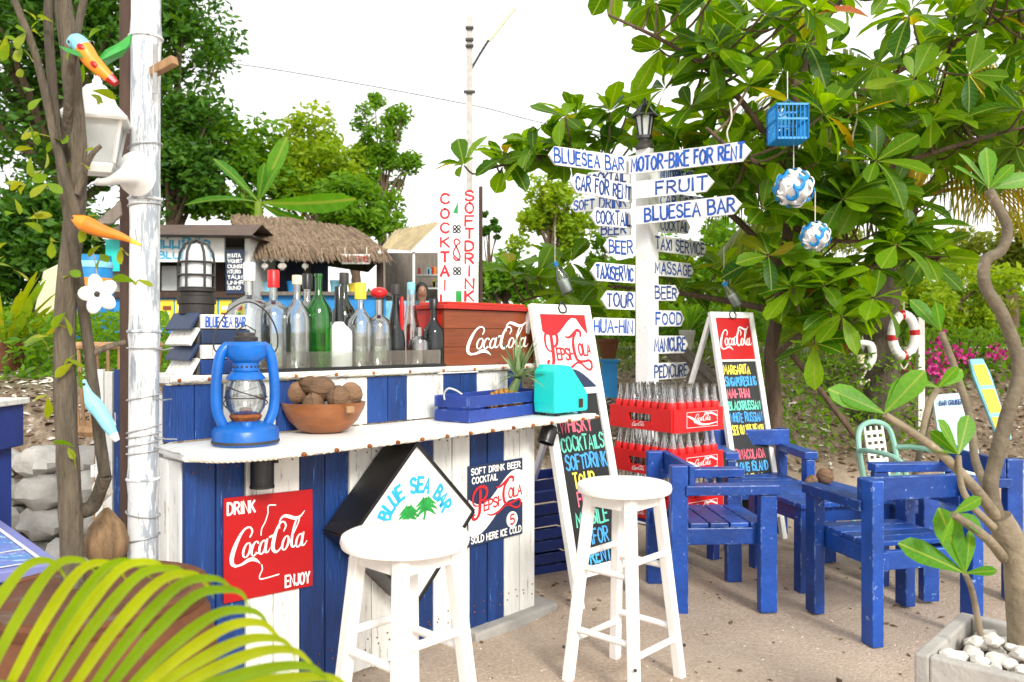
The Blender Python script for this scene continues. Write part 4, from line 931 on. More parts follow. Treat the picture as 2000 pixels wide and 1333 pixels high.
# stack of worn blue crates behind the tall chalkboard
for k in range(4):
    q = T(1062, 1080, 4.25); q.z = .003+k*.125
    t = thing('worn_crate', ['worn blue crate at the bottom of the stack between bar and chalkboard', 'worn blue crate second from the bottom, between bar and chalkboard', 'worn blue crate third from the bottom, between bar and chalkboard', 'worn blue crate on top of the stack between bar and chalkboard'][k], 'crate', q, .5+.06*k, 'worn blue crates in a stack')
    for s in (-1, 1):
        for z in (.028, .088):
            MB().box((0, s*.12, z), (.34, .012, .05)).build('slat', BLUED, t, world=False, bevel=.002)
            MB().box((s*.164, 0, z), (.012, .226, .05)).build('slat', BLUED, t, world=False, bevel=.002)
    MB().box((0, 0, .008), (.31, .22, .012)).build('bottom_board', BLUED, t, world=False)

# ------------------------------------------------------------------ blue garden chairs and table
def make_chair(label, loc, rz):
    t = thing('garden_chair', label, 'chair', loc, rz, 'blue wooden chairs round the low table')
    hw, hd = .225, .197; lx, ly = .05, .075
    def bx(nm, c, s): return MB().box(c, s).build(nm, BLUEC, t, world=False, bevel=.005)
    for s in (-1, 1):
        bx('leg', (s*hw, hd, .3225), (lx, ly, .645)); bx('leg', (s*hw, -hd, .257), (lx, ly, .514))
        bx('armrest', (s*hw, -.035, .538), (.078, .47-.075+.02, .044))
        bx('side_apron', (s*(hw-.043), 0, .325), (.03, 2*hd+.04, .075))
    bx('back_rail', (0, hd-.055, .598), (2*hw+.045, .026, .095))
    bx('front_apron', (0, -hd+.008, .325), (2*hw-.055, .026, .075)); bx('rear_apron', (0, hd-.008, .325), (2*hw-.055, .026, .075))
    for k in range(4): bx('seat_slat', (0, -hd+.022+k*.0905, .374), (2*hw-.052, .083, .022))
    return t
ch = make_chair('blue wooden armchair seen from its side next to the red crates', (.908, 3.805, 0), math.radians(93.5))
copytree(ch, (1.588, 3.442, 0), math.radians(192), 'blue wooden armchair nearest the frangipani planter, its back to the viewer')
copytree(ch, (1.44, 4.82, 0), math.radians(3), 'blue wooden armchair facing the viewer in front of the narrow chalkboard')
copytree(ch, (2.09, 3.98, 0), math.radians(-87), 'blue wooden armchair at the right edge, behind the frangipani')
tb = thing('low_table', 'low square blue wooden table between the four armchairs', 'table', (1.53, 4.12, 0), math.radians(14))
for k in range(5): MB().box((-.2136+k*.1068, 0, .418), (.1028, .54, .024)).build('top_plank', BLUEC, tb, world=False, bevel=.004)
for s in (-1, 1):
    for q in (-1, 1): MB().box((s*.205, q*.205, .2025), (.075, .06, .405)).build('leg', BLUEC, tb, world=False, bevel=.004)
    MB().box((s*.205, 0, .365), (.03, .35, .075)).build('apron', BLUEC, tb, world=False); MB().box((0, s*.205, .365), (.335, .03, .075)).build('apron', BLUEC, tb, world=False)
for i, (px, py, r, lb) in enumerate(((1611, 938, .045, 'large husk nut on the low blue table'), (1586, 944, .030, 'small husk nut left of the large one on the blue table'), (1580, 956, .026, 'reddish little husk nut at the front of the nuts on the blue table'))):
    p = T(px, py, 4.30-.05*i); p.z = .431+r*.92; mb = MB(); nut_mesh(mb, p, r, i*2.2, (1, 1, .95), Matrix.Rotation(.8*i+.4, 3, 'Y')); single(mb, 'husk_nut', NUT, lb, 'nut', p-ZU*r, 'husk nuts on the low table')
# green plastic chair
P = T(1757, 900, 5.15); P.z = hgt(P.x, P.y)
t = thing('plastic_chair', 'green moulded plastic armchair with white perforated back', 'chair', P, math.radians(28))
bk = [V(q) for q in cr([(-.20, .16, .36), (-.215, .20, .60), (-.17, .235, .78), (0, .25, .835), (.17, .235, .78), (.215, .20, .60), (.20, .16, .36)], 6)]
MB().tube(bk, .022, 8).build('back_frame', GREENP, t, world=False)
for r_ in range(7):
    zz = .42+r_*.055
    MB().beam((-.105, lerp(.17, .238, r_/6), zz), (.105, lerp(.17, .238, r_/6), zz), .008, .030).build('back_slat', PLW, t, world=False)
for xq in (-.105, -.035, .035, .105): MB().beam((xq, .168, .385), (xq, .243, .80), .010, .020, up=(1, 0, 0)).build('back_rib', PLW, t, world=False)
MB().prism([(-.21, -.22), (.21, -.22), (.20, .19), (-.20, .19)], (0, 0, .40), (1, 0, 0), (0, 1, 0), .03).build('seat', GREENP, t, world=False, bevel=.012)
for s in (-1, 1):
    MB().tube([V(q) for q in cr([(s*.215, .20, .62), (s*.25, .08, .635), (s*.255, -.12, .62), (s*.24, -.22, .55), (s*.225, -.22, .40)], 5)], .02, 8).build('armrest', GREENP, t, world=False)
    for q in (-1, 1): MB().tube([(s*.20, q*.19, .40), (s*.24, q*.25, 0)], [.026, .02], 8).build('leg', GREENP, t, world=False)
t.scale = (.8, .8, .8)

# ------------------------------------------------------------------ signpost with arrow boards and lantern
D0 = 5.3; PC = T(1259, 660, D0); PC.z = 0
pa = math.radians(43)
zt = H+(HZ-292)/F*D0
sp = thing('signpost', 'white square signpost crowded with hand painted arrow boards', 'signpost', PC, pa)
ps = .108
MB().box((0, -.0, zt/2), (ps*.48, ps, zt)).build('post_plank', SIGNW, sp, world=False, bevel=.003)
MB().box((ps*.495, 0, zt/2-.012), (ps*.48, ps*.98, zt-.02)).build('post_plank', SIGNW, sp, world=False, bevel=.003)
rb = random.Random(11)
def arrow(text, rx, rtop, rbot, tx, ttop, tbot, ang, d0, lean_=0, tw=None, font=.70, pad=.0, endpad=.1):
    # root edge at column rx (rows rtop..rbot) and depth d0; runs along horizontal angle ang to column tx
    k = (tx-1000)/F; dx, dy = math.cos(ang), math.sin(ang); r0 = T(rx, (rtop+rbot)/2, d0)
    s = (k*r0.y-r0.x)/(dx-k*dy); e = V((r0.x+dx*s, r0.y+dy*s, 0)); e.z = yz((ttop+tbot)/2, e)
    h = (rbot-rtop)/F*d0
    Uu = (e-r0); L = Uu.length; Uu.normalize()
    left = tx < rx
    if left: O_, Uw = e, -Uu
    else: O_, Uw = r0, Uu
    Ww = ZU-Uw*Uw.z; Ww.normalize(); Nn = Uw.cross(Ww)
    if Nn.y > 0: pass
    tip = min(h*.45, .06)
    poly = [(0, -h/2), (L-tip, -h/2), (L, 0), (L-tip, h/2), (0, h/2)] if not left else [(0, 0), (tip, -h/2), (L, -h/2), (L, h/2), (tip, h/2)]
    ab_ = MB().prism(poly, O_, Uw, Ww, .016).build('arrow_board', SIGNW, sp, bevel=.0015)
    if text:
        x0 = (tip*.8 if left else pad); x1 = (L-pad-.022 if left else L-tip*.8)
        mb = MB(); hh_ = h*font; write(mb, text, O_+Uw*x0-Ww*hh_/2, Uw, Ww, x1-x0, hh_, h*.115, rb, .06, off=.0095)
        mb.build('lettering', PAINTB, ab_)
aR, aL, aD = math.radians(-36), math.radians(180+38), math.radians(47)
dn = D0-.085
arrow('MOTOR-BIKE FOR RENT', 1229, 306, 342, 1468, 276, 313, aR, dn, pad=.02)
arrow('FRUIT', 1235, 356, 390, 1395, 337, 374, aR, dn, pad=.17)
arrow('BLUESEA BAR', 1233, 406, 441, 1449, 381, 416, aR, dn, pad=.10, endpad=.1)
arrow('BLUESEA BAR', 1229, 307, 341, 1071, 285, 321, aL, D0-.03, pad=.04)
arrow('CAR FOR RENT', 1234, 361, 397, 1113, 337, 374, aL, D0-.03)
arrow('COCKTAIL', 1233, 413, 447, 1153, 405, 440, aL, D0-.02)
for s, rx, a, b_, tx, c, d in (('BEER', 1238, 468, 501, 1179, 463, 498), ('TAXISERVIC', 1239, 519, 554, 1153, 512, 548), ('TOUR', 1239, 571, 606, 1174, 568, 603), ('HUA-HIN', 1238, 623, 656, 1150, 621, 654)):
    arrow(s, rx, a, b_, tx, c, d, aL, D0-.02)
for s, a, b_, tx, c, d, pd in (('TAXI SERVICE', 458, 490, 1378, 474, 503, .06), ('MASSAGE', 507, 538, 1353, 516, 544, .055), ('BEER', 556, 588, 1325, 558, 588, .055), ('FOOD', 606, 638, 1335, 609, 637, .065), ('MANICURE', 656, 692, 1342, 657, 689, .05), ('PEDICURE', 710, 743, 1345, 707, 739, .05)):
    arrow(s, 1268, a, b_, tx, c, d, aD, D0-.05, pad=pd)
# boards on the far side, seen between the near ones
arrow('MOTORBIKE FOR RENT', 1285, 325, 356, 1380, 337, 366, aD, D0+.10, pad=.02)
arrow('CAR FOR RENT', 1285, 376, 406, 1400, 388, 416, aD, D0+.10, pad=.02)
arrow('COCKTAIL', 1285, 426, 454, 1347, 431, 458, aD, D0+.10, pad=.02)
arrow('COCKTAIL', 1232, 330, 360, 1140, 339, 368, math.radians(140), D0+.09, pad=.01)
arrow('SOFT DRINK', 1232, 380, 408, 1115, 389, 417, math.radians(140), D0+.09, pad=.01)
arrow('BEER', 1232, 432, 460, 1168, 437, 464, math.radians(140), D0+.09, pad=.01)
# lantern on top
ls = D0/F; q = PC+ZU*zt
t = thing('post_lantern', 'black post lantern with frosted panes on top of the signpost', 'lantern', q)
MB().lathe([(0, 0), (18*ls, 0), (16*ls, 8*ls), (11*ls, 14*ls), (11*ls, 20*ls), (0, 20*ls)], 12, q).build('base', IRON, t)
MB().lathe([(0, 20*ls), (15*ls, 20*ls), (15*ls, 26*ls), (0, 26*ls)], 6, q).build('tray', BLACK, t)
MB().lathe([(11*ls, 26*ls), (17*ls, 64*ls)], 6, q).build('panes', FROST, t)
mb = MB()
for k in range(6):
    a = k*math.tau/6; mb.tube([q+V((11.5*ls*math.cos(a), 11.5*ls*math.sin(a), 26*ls)), q+V((17.6*ls*math.cos(a), 17.6*ls*math.sin(a), 65*ls))], 2.0*ls, 6)
mb.build('bars', BLACK, t)
MB().lathe([(0, 64*ls), (27*ls, 63*ls), (27*ls, 66*ls), (17*ls, 76*ls), (13*ls, 84*ls), (5*ls, 88*ls), (3*ls, 94*ls), (4*ls, 97*ls), (0, 102*ls)], 6, q).build('roof', BLACK, t)

# ------------------------------------------------------------------ leaves
LROWS = [(0, .05), (.22, .42), (.45, .78), (.68, 1.0), (.87, .8), (1.0, .1)]
def leafv(L, W_, fold=.22, droop=.25):
    vs = []
    for t_, w2 in LROWS:
        z = -droop*L*t_*t_
        for s in (-1, 0, 1): vs.append(V((L*t_, s*w2*W_/2, z+(abs(s)*w2*W_*fold/2))))
    fs = []
    for i in range(len(LROWS)-1):
        for j in (0, 1): fs.append((i*3+j, i*3+j+1, (i+1)*3+j+1, (i+1)*3+j))
    return vs, fs
def frame(d, roll=0, up=ZU):
    x = V(d).normalized(); y = V(up).cross(x)
    if y.length < 1e-3: y = V((0, 1, 0))
    y.normalize(); z = x.cross(y); m = Matrix((x, y, z)).transposed()
    return m @ Matrix.Rotation(roll, 3, 'X')
leaf_cache = {}
def setpos(me, groups):                              # position on the leaf blade, for the veins
    a = me.attributes.new('leaf_pos', 'FLOAT_VECTOR', 'POINT'); d = []
    for g in groups:
        for q in g: d += [q.x, q.y, 0.0]
    if len(d) == 3*len(me.vertices): a.data.foreach_set('vector', d)
def leaf_obj(parent, p, M3, L, m, name='leaf', shape=(1, .46, .22, .25)):
    key = (m.name, shape)
    if key not in leaf_cache:
        vs, fs = leafv(*shape); me = bpy.data.meshes.new(name); me.from_pydata([tuple(q) for q in vs], [], fs); me.materials.append(m)
        me.polygons.foreach_set('use_smooth', [True]*len(me.polygons)); leaf_cache[key] = me
        setpos(me, [vs])
    o = bpy.data.objects.new(name, leaf_cache[key]); C.objects.link(o); o.parent = parent
    o.location = WM[parent.name].inverted() @ V(p); o.rotation_euler = M3.to_euler(); o.scale = (L, L, L)
    return o
# ------------------------------------------------------------------ tropical almond tree over the seats
AD = 5.45
ab = T(1513, 900, AD); ab.z = hgt(ab.x, ab.y)-.03
at = thing('almond_tree', 'tropical almond tree with large glossy leaf rosettes spreading over the seats', 'tree', ab)
trunk = [(1513, 0, AD), (1513, 800, AD), (1506, 690, AD), (1524, 590, AD), (1536, 480, AD), (1546, 350, AD), (1552, 200, AD), (1546, 40, AD)]
def P3(l_): return [ab if i_ == 0 and q[1] == 0 else T(*q) for i_, q in enumerate(l_)]
tp = [V(q) for q in cr(P3(trunk), 5)]
MB().tube(tp, [lerp(.055, .022, i_/(len(tp)-1)) for i_ in range(len(tp))], 12).build('trunk', BARKB, at)
brs = [[(1530, 530, AD), (1440, 430, 5.5), (1320, 345, 5.7), (1190, 308, 5.85), (1060, 305, 6.0), (940, 335, 6.1)],
       [(1546, 350, AD), (1450, 200, 5.3), (1330, 100, 5.1), (1190, 30, 5.0)], [(1550, 250, AD), (1680, 180, 5.3), (1830, 100, 5.2), (1990, 20, 5.1)],
       [(1540, 440, AD), (1680, 350, 5.3), (1850, 290, 5.2), (2030, 240, 5.1)], [(1518, 620, AD), (1620, 560, 5.3), (1740, 510, 5.2), (1850, 500, 5.2)],
       [(1520, 610, AD), (1430, 590, 5.7), (1300, 570, 6.0), (1150, 560, 6.2), (1010, 590, 6.3)], [(1552, 200, AD), (1600, 60, 5.6), (1700, -60, 5.8)],
       [(1546, 350, AD), (1440, 300, 5.0), (1380, 250, 4.8)], [(1540, 440, AD), (1620, 470, 5.8), (1720, 470, 6.1)], [(1508, 700, AD), (1570, 650, 5.2), (1640, 640, 5.1)]]
bpts = []
for bq in brs:
    pts = [V(q) for q in cr([T(*q) for q in bq], 6)]
    MB().tube(pts, [lerp(.026, .008, i_/(len(pts)-1)) for i_ in range(len(pts))], 8).build('branch', BARKB, at)
    bpts += pts
bpts += tp[8:]
# props: two slanting stems beside the trunk
MB().tube([T(1545, 690, 5.7), T(1600, 760, 5.8), T(1690, 880, 5.9)], [.022, .02, .018], 8).build('branch', BARKB, at)
rl = random.Random(21)
def inpoly(x, y, P_):
    c = False; j = len(P_)-1
    for i_ in range(len(P_)):
        if (P_[i_][1] > y) != (P_[j][1] > y) and x < (P_[j][0]-P_[i_][0])*(y-P_[i_][1])/(P_[j][1]-P_[i_][1])+P_[i_][0]: c = not c
        j = i_
    return c
regs = [([(1110, -60), (2060, -60), (2060, 330), (1620, 330), (1440, 290), (1300, 180), (1180, 60), (1110, 20)], 100, 4.7, 6.1),
        ([(885, 335), (1060, 225), (1230, 200), (1400, 215), (1480, 270), (1480, 330), (1250, 305), (1080, 315), (960, 350)], 36, 5.6, 6.3),
        ([(1370, 290), (1900, 300), (1880, 400), (1640, 440), (1430, 400)], 46, 5.0, 6.2),
        ([(1490, 480), (1640, 520), (1800, 420), (1830, 540), (1720, 620), (1600, 680), (1540, 640)], 36, 4.9, 5.6),
        ([(990, 520), (1480, 480), (1520, 580), (1480, 660), (1240, 640), (1010, 600)], 20, 5.8, 6.5)]
ros = []
for P_, N_, d0, d1 in regs:
    xs_ = [q[0] for q in P_]; ys_ = [q[1] for q in P_]; k = 0
    while k < N_:
        x, y = rl.uniform(min(xs_), max(xs_)), rl.uniform(min(ys_), max(ys_))
        if not inpoly(x, y, P_): continue
        ros.append(T(x, y, rl.uniform(d0, d1))); k += 1
leaves = []; tw_ = MB()
for c in ros:
    nb = min(bpts, key=lambda q: (q-c).length_squared)
    mid = nb.lerp(c, .5)+V((0, 0, -.04)); tw_.tube([V(q) for q in cr([nb, mid, c], 4)], [.008]*8+[.006], 5)
    ax = ((c-nb).normalized()*.6+ZU*.8).normalized(); a1 = ax.cross(V((1, 0, .1))).normalized(); a2 = ax.cross(a1)
    nl = rl.randint(7, 11); ph = rl.random()*6
    for k in range(nl):
        a = ph+k*2.4; e = rl.uniform(-.45, .75) if k < nl*.75 else rl.uniform(.7, 1.2)
        d = (a1*math.cos(a)+a2*math.sin(a))*math.cos(e)+ax*math.sin(e); L = rl.uniform(.17, .30)*(.75 if e > .7 else 1)
        leaves.append((c+d*.015, frame(d, rl.uniform(-.5, .5), ax), L, c.y))
leaves.sort(key=lambda q: -q[2]/q[3])
mass = MB(); SH = [(1, .46, .22, .25), (1, .5, .12, .05), (1, .42, .35, .5)]; LV = [leafv(*q) for q in SH]; lf = LV[0][1]
for i_, (p, M3, L, _) in enumerate(leaves):
    if i_ < 300: leaf_obj(at, p, M3, L, ALMONDR if i_ % 61 == 7 else ALMOND, shape=SH[i_ % 3])
    else: mass.add([p+M3 @ (q*L) for q in LV[i_ % 3][0]], lf, True)
lm_ = stuff(mass.build('leaf_mass', ALMOND, at)); setpos(lm_.data, [LV[i_ % 3][0] for i_ in range(300, len(leaves))]); stuff(tw_.build('twigs', BARKB, at))

# ------------------------------------------------------------------ palms
def frond(mb, rach, pts, nl, ll, droop, seed, wd=.022, start=.18):
    r = random.Random(seed); P_ = [V(q) for q in cr(pts, 8)]; k = len(P_)
    rach.tube(P_, [lerp(.022, .004, i_/(k-1)) for i_ in range(k)], 6)
    for i_ in range(nl):
        t_ = lerp(start, .99, i_/(nl-1)); f = t_*(k-1); j = min(int(f), k-2); p = P_[j].lerp(P_[j+1], f-j); tg = (P_[j+1]-P_[j]).normalized()
        sd_ = tg.cross(ZU)
        if sd_.length < .05: sd_ = V((1, 0, 0))
        sd_.normalize(); L = ll*(math.sin(math.pi*(.18+.78*t_))**.7)*r.uniform(.85, 1.1)
        for s in (-1, 1):
            d = (sd_*s*.8+tg*.75+ZU*r.uniform(-.1, .12)).normalized(); w2 = d.cross(ZU).normalized()*wd*.5
            a = p; b_ = p+d*L*.4-ZU*droop*L*.15; c_ = p+d*L*.75-ZU*droop*L*.5; e = p+d*L*.92-ZU*droop*L*.95
            mb.add([a-w2*.5, a+w2*.5, b_-w2, b_+w2, c_-w2*.7, c_+w2*.7, e], [(0, 1, 3, 2), (2, 3, 5, 4), (4, 5, 6)])
cb = T(1726, 830, 6.9); cb.z = hgt(cb.x, cb.y)-.05; cc = T(1772, 385, 6.9)
ct = thing('coconut_palm', 'coconut palm with ringed grey trunk and drooping fronds behind the seats', 'palm tree', cb)
tp2 = [V(q) for q in cr([cb, T(1722, 700, 6.9), T(1730, 560, 6.9), cc], 14)]
MB().tube(tp2, [lerp(.155, .105, i_/(len(tp2)-1))+(.006 if i_ % 2 else -.004) for i_ in range(len(tp2))], 16).build('trunk', BARKG, ct)
fr = random.Random(4)
for k, (az, el_, L, m) in enumerate([(10, 62, 2.3, PALMG), (60, 58, 2.5, PALMG), (115, 55, 2.2, PALMG), (165, 48, 2.4, PALMG), (200, 25, 1.9, PALMG), (250, 55, 1.8, PALMG), (300, 45, 1.9, PALMG), (345, 30, 2.2, PALMG), (5, 12, 2.3, PALMY), (150, 5, 1.6, PALMG), (90, 20, 2.0, PALMG), (330, 0, 2.0, PALMY), (350, 30, 2.6, PALMY), (300, 15, 1.7, PALMG), (20, 50, 2.8, PALMG), (270, 75, 2.2, PALMG), (190, 65, 2.3, PALMG), (35, 35, 2.2, PALMG), (355, 70, 2.4, PALMG)]):
    a, e = math.radians(az+fr.uniform(-8, 8)), math.radians(el_); h = V((math.cos(a), math.sin(a), 0))
    pts = [cc+h*.05, cc+h*L*.35*math.cos(e)+ZU*L*.38*math.sin(e)+ZU*.05, cc+h*L*.72*math.cos(e)+ZU*L*.55*math.sin(e)-ZU*.02, cc+h*L*1.0*max(.45, math.cos(e))+ZU*(L*.42*math.sin(e)-.38)]
    mb, rc = MB(), MB(); frond(mb, rc, pts, 46, .62, 1.0, k)
    f = mb.build('frond', m, ct); stuff(f); rc.build('stalk', YEL if k % 3 == 0 else PALMY, ct)
# foreground areca leaf, each leaflet its own part
af = T(130, 1360, 1.1)
ar = thing('areca_palm', 'arching yellow-green areca palm frond in the near left corner', 'palm', V((af.x, af.y, 0)))
rach = [(-140, 1292, 1.08), (0, 1338, 1.07), (150, 1354, 1.06), (300, 1354, 1.05), (420, 1352, 1.04), (640, 1340, 1.02)]
rp_ = [V(q) for q in cr([T(*q) for q in rach], 8)]
stem = [V((af.x-.03, af.y+.1, 0)), T(-330, 1300, 1.15), T(-140, 1292, 1.08)]
MB().tube([V(q) for q in cr(stem, 6)]+rp_[1:], [.008]*12+[.007]+[lerp(.007, .002, i_/40) for i_ in range(len(rp_)-1)], 8).build('stalk', ARECA, ar)
tips = [(92, 1094), (150, 1092), (205, 1098), (255, 1096), (290, 1096), (330, 1108), (372, 1120), (410, 1128), (442, 1150), (480, 1190), (505, 1215), (530, 1245), (565, 1268), (598, 1300), (640, 1322)]
for i_, (tx, ty) in enumerate(tips):
    f = i_/(len(tips)-1); bx_ = tx-lerp(170, 235, sm(0, .4, f)); by_ = 1352-60*sm(60, -120, bx_); d0 = 1.08-.04*f; d1 = d0+.08-.14*f
    path = [T(bx_, by_, d0), T(lerp(bx_, tx, .36), lerp(by_, ty, .52), lerp(d0, d1, .4)), T(lerp(bx_, tx, .74), lerp(by_, ty, .93), lerp(d0, d1, .75)), T(tx+4, ty+2, d1), T(tx+30+8*f, ty+14+R.uniform(0, 14), d1-.01), T(tx+42+8*f, ty+30+R.uniform(0, 26), d1-.012)]
    pp = [V(z) for z in cr(path, 5)]; k = len(pp); vs = []
    for j, z in enumerate(pp):
        t_ = j/(k-1); tg = (pp[min(j+1, k-1)]-pp[max(j-1, 0)]).normalized(); s = tg.cross(V((.35, -1, .35))).normalized(); w2 = .0112*min(1, .5+1.8*t_)*max(.02, 1-t_)**1.05
        up_ = s.cross(tg)
        vs += [z-s*w2, z-up_*w2*.55, z+s*w2]
    mb = MB(); mb.add(vs, [(a*3+c, a*3+c+1, a*3+c+4, a*3+c+3) for a in range(k-1) for c in (0, 1)]); mb.build('leaflet', ARECA, ar)

# ------------------------------------------------------------------ frangipani in its square planter with white stones
c1_, c2_, c3_ = G(1866, 1204, .40), G(1785, 1275, .40), G(2000, 1323, .40)
ua = (c1_-c2_); la = ua.length*1.15; ua.normalize(); ub = V((ua.y, -ua.x, 0)); lb_ = la
pb_ = c2_.copy(); pb_.z = 0
pl = thing('square_planter', 'pale square concrete planter in the near right corner', 'planter', pb_)
for o_, d_, L_ in ((c2_, ua, la), (c2_+ub*lb_, ua, la), (c2_, ub, lb_), (c2_+ua*la, ub, lb_)):
    nrm = ub if d_ is ua else ua; inn = nrm*.018 if (o_ == c2_) else -nrm*.018
    st_ = 0 if d_ is ua else .036; 
    mb = MB(); mb.prism([(st_, -.40), (L_-st_, -.40), (L_-st_, 0), (st_, 0)], o_+inn, d_, ZU, .036); mb.build('wall', CONC, pl, bevel=.006)
MB().prism([(.036, .036), (la-.036, .036), (la-.036, lb_-.036), (.036, lb_-.036)], c2_-ZU*.07, ua, ub, .02).build('soil', BARKB, pl)
rp = random.Random(8); pm = []
for k in range(3):
    mb = MB(); mb.ball((0, 0, 0), 1, 12, 8, (1, .78, .6), .35, k*7+1); me_o = mb.build('pebble', PEB); pm.append(me_o.data); bpy.data.objects.remove(me_o)
placed = []; tries = 0
while len(placed) < 62 and tries < 4000:
    tries += 1; u_, v_ = rp.uniform(.06, la-.06), rp.uniform(.06, lb_-.06); r_ = rp.uniform(.017, .034); lay = 0 if len(placed) < 46 else 1
    if any((u_-a)**2+(v_-b_)**2 < ((r_+r2)*.82)**2 and lay == ly_ for a, b_, r2, ly_ in placed): continue
    placed.append((u_, v_, r_, lay))
    o = bpy.data.objects.new('pebble', pm[len(placed) % 3]); C.objects.link(o); o.location = c2_+ua*u_+ub*v_+ZU*(-.042+lay*.03); o.scale = (r_, r_, r_); o.rotation_euler = (rp.uniform(-.3, .3), rp.uniform(-.3, .3), rp.uniform(0, 6))
    tag(o, 'small white pebble heaped in the square concrete planter', 'pebble', 'white pebbles in the planter')
fd = 2.18
fb = T(2005, 1240, fd); fb.z = .33
fg = thing('frangipani', 'frangipani with thick bare grey branches growing from the concrete planter', 'frangipani', fb)
def limb(pts, r0, r1, nm='branch'):
    r0, r1 = r0*.56, r1*.66
    pp = [V(q) for q in cr(pts, 6)]; MB().tube(pp, [lerp(r0, r1, i_/(len(pp)-1))*(1+.06*noise.noise(pp[i_]*40)) for i_ in range(len(pp))], 12).build(nm, BARKF, fg)
limb([fb, T(1996, 1150, fd), T(1984, 1080, fd), T(1950, 1010, fd)], .078, .05, 'trunk')
limb([T(1960, 1050, fd), T(1935, 960, fd), T(1945, 900, fd), T(1965, 820, fd), T(1990, 720, fd), T(1960, 620, fd), T(1925, 560, fd), T(1925, 510, fd), T(1955, 490, fd), T(1968, 450, fd), T(1952, 410, fd), T(1932, 372, fd)], .036, .018)
limb([T(1945, 1010, fd), T(1900, 950, 2.1), T(1830, 880, 2.05), T(1728, 810, 2.0)], .030, .012)
limb([T(1935, 970, fd), T(1905, 900, 2.3), T(1895, 820, 2.35), T(1865, 720, 2.4), T(1838, 650, 2.4)], .022, .014)
limb([T(1800, 850, 2.05), T(1815, 790, 2.05), T(1832, 760, 2.05)], .014, .012)
limb([T(1960, 1090, fd), T(1925, 1050, 2.05), T(1862, 1005, 2.0)], .026, .014)
limb([T(1940, 1030, 2.1), T(1900, 990, 2.05), T(1878, 950, 2.05), T(1872, 890, 2.05)], .018, .010)
limb([T(1915, 1240, 2.1), T(1900, 1160, 2.08), T(1885, 1120, 2.05)], .014, .011)
fl_r = random.Random(6)
def rosette(c, dirs):
    for dx, dy, L in dirs:          # px offset of the leaf tip, with own depth swing
        e = c+V((dx/F*c.y, fl_r.uniform(-.04, .04), -dy/F*c.y)); d = e-c
        leaf_obj(fg, c, frame(d, fl_r.uniform(-.7, .7), V((0, -.8, .6))), d.length, FRANG, shape=(1, .42, .18, .06))
rosette(T(1932, 368, fd), [(-45, -75, 0), (-5, -80, 0), (30, -40, 0), (60, -25, 0), (-70, -45, 0), (75, -20, 0)])
rosette(T(1727, 808, 2.0), [(-80, -40, 0), (45, -70, 0), (70, -85, 0), (-100, -48, 0)])
rosette(T(1832, 757, 2.05), [(60, -35, 0), (-55, -20, 0), (25, -40, 0)])
rosette(T(1838, 648, 2.4), [(-50, -65, 0), (-20, -55, 0)])
rosette(T(1872, 888, 2.05), [(-50, -45, 0), (38, -75, 0), (-45, -70, 0), (-60, -15, 0)])
rosette(T(1885, 1120, 2.05), [(-115, -55, 0), (-10, -85, 0), (25, -80, 0), (45, -15, 0), (-45, -125, 0)])
rosette(T(1862, 1003, 2.0), [(-15, 60, 0), (75, 35, 0), (40, -35, 0)])

# ------------------------------------------------------------------ left side: clay pot, climbing tree, bamboo pole
pc_ = T(190, 1150, 2.05); rimz = pc_.z; pc_.z = 0
pt = thing('clay_pot', 'large brown terracotta pot holding the slender tree', 'pot', pc_)
MB().lathe([(0, 0), (.17, 0), (.20, .03), (.27, .25), (.285, .40), (.265, rimz-.07), (.25, rimz-.05), (.262, rimz-.03), (.262, rimz), (.235, rimz), (.228, rimz-.05), (.24, rimz-.10), (0, rimz-.10)], 48, pc_).build('body', TERRA, pt)
MB().lathe([(.2635, rimz-.026), (.268, rimz-.015), (.2635, rimz-.004)], 48, pc_).build('rim_band', TERRA, pt)
MB().ball(pc_+ZU*(rimz-.098), .232, 24, 6, (1, 1, .06), .2).build('soil', BARKB, pt)
TD = 2.08
tb_ = T(145, 1130, TD); tb_.z = rimz-.11
lt = thing('slender_tree', 'multi-stemmed grey trunk with sparse yellow-green leaves at the left', 'tree', tb_)
stems = [([tb_, T(138, 1000, TD), T(128, 800, TD), T(128, 600, TD), T(150, 360, TD), T(140, 150, TD), T(118, -30, TD)], .029, .021),
         ([T(205, 930, 2.10), T(190, 820, 2.1), T(168, 640, 2.1), T(138, 450, 2.05), T(112, 260, 2.05), T(95, 60, 2.05), T(98, -30, 2.05)], .015, .010),
         ([T(150, 420, 2.05), T(112, 290, 2.03), T(70, 110, 2.02), T(15, -30, 2.02)], .012, .008), ([T(128, 300, TD), T(140, 130, 2.0), T(170, -30, 2.0)], .012, .008),
         ([T(140, 1000, TD), T(180, 990, 2.12), T(205, 930, 2.10)], .02, .018), ([T(165, 700, 2.1), T(205, 680, 2.12), T(245, 668, 2.15)], .010, .006), ([T(150, 380, 2.05), T(175, 310, 2.05), T(197, 285, 2.05)], .009, .005)]
for q, r0, r1 in stems:
    pp = [V(z) for z in cr(q, 6)]; MB().tube(pp, [lerp(r0, r1, i_/(len(pp)-1))*(1+.12*noise.noise(pp[i_]*22)) for i_ in range(len(pp))], 12).build('trunk' if r0 > .028 else 'stem', BARKG, lt)
rv = random.Random(12)
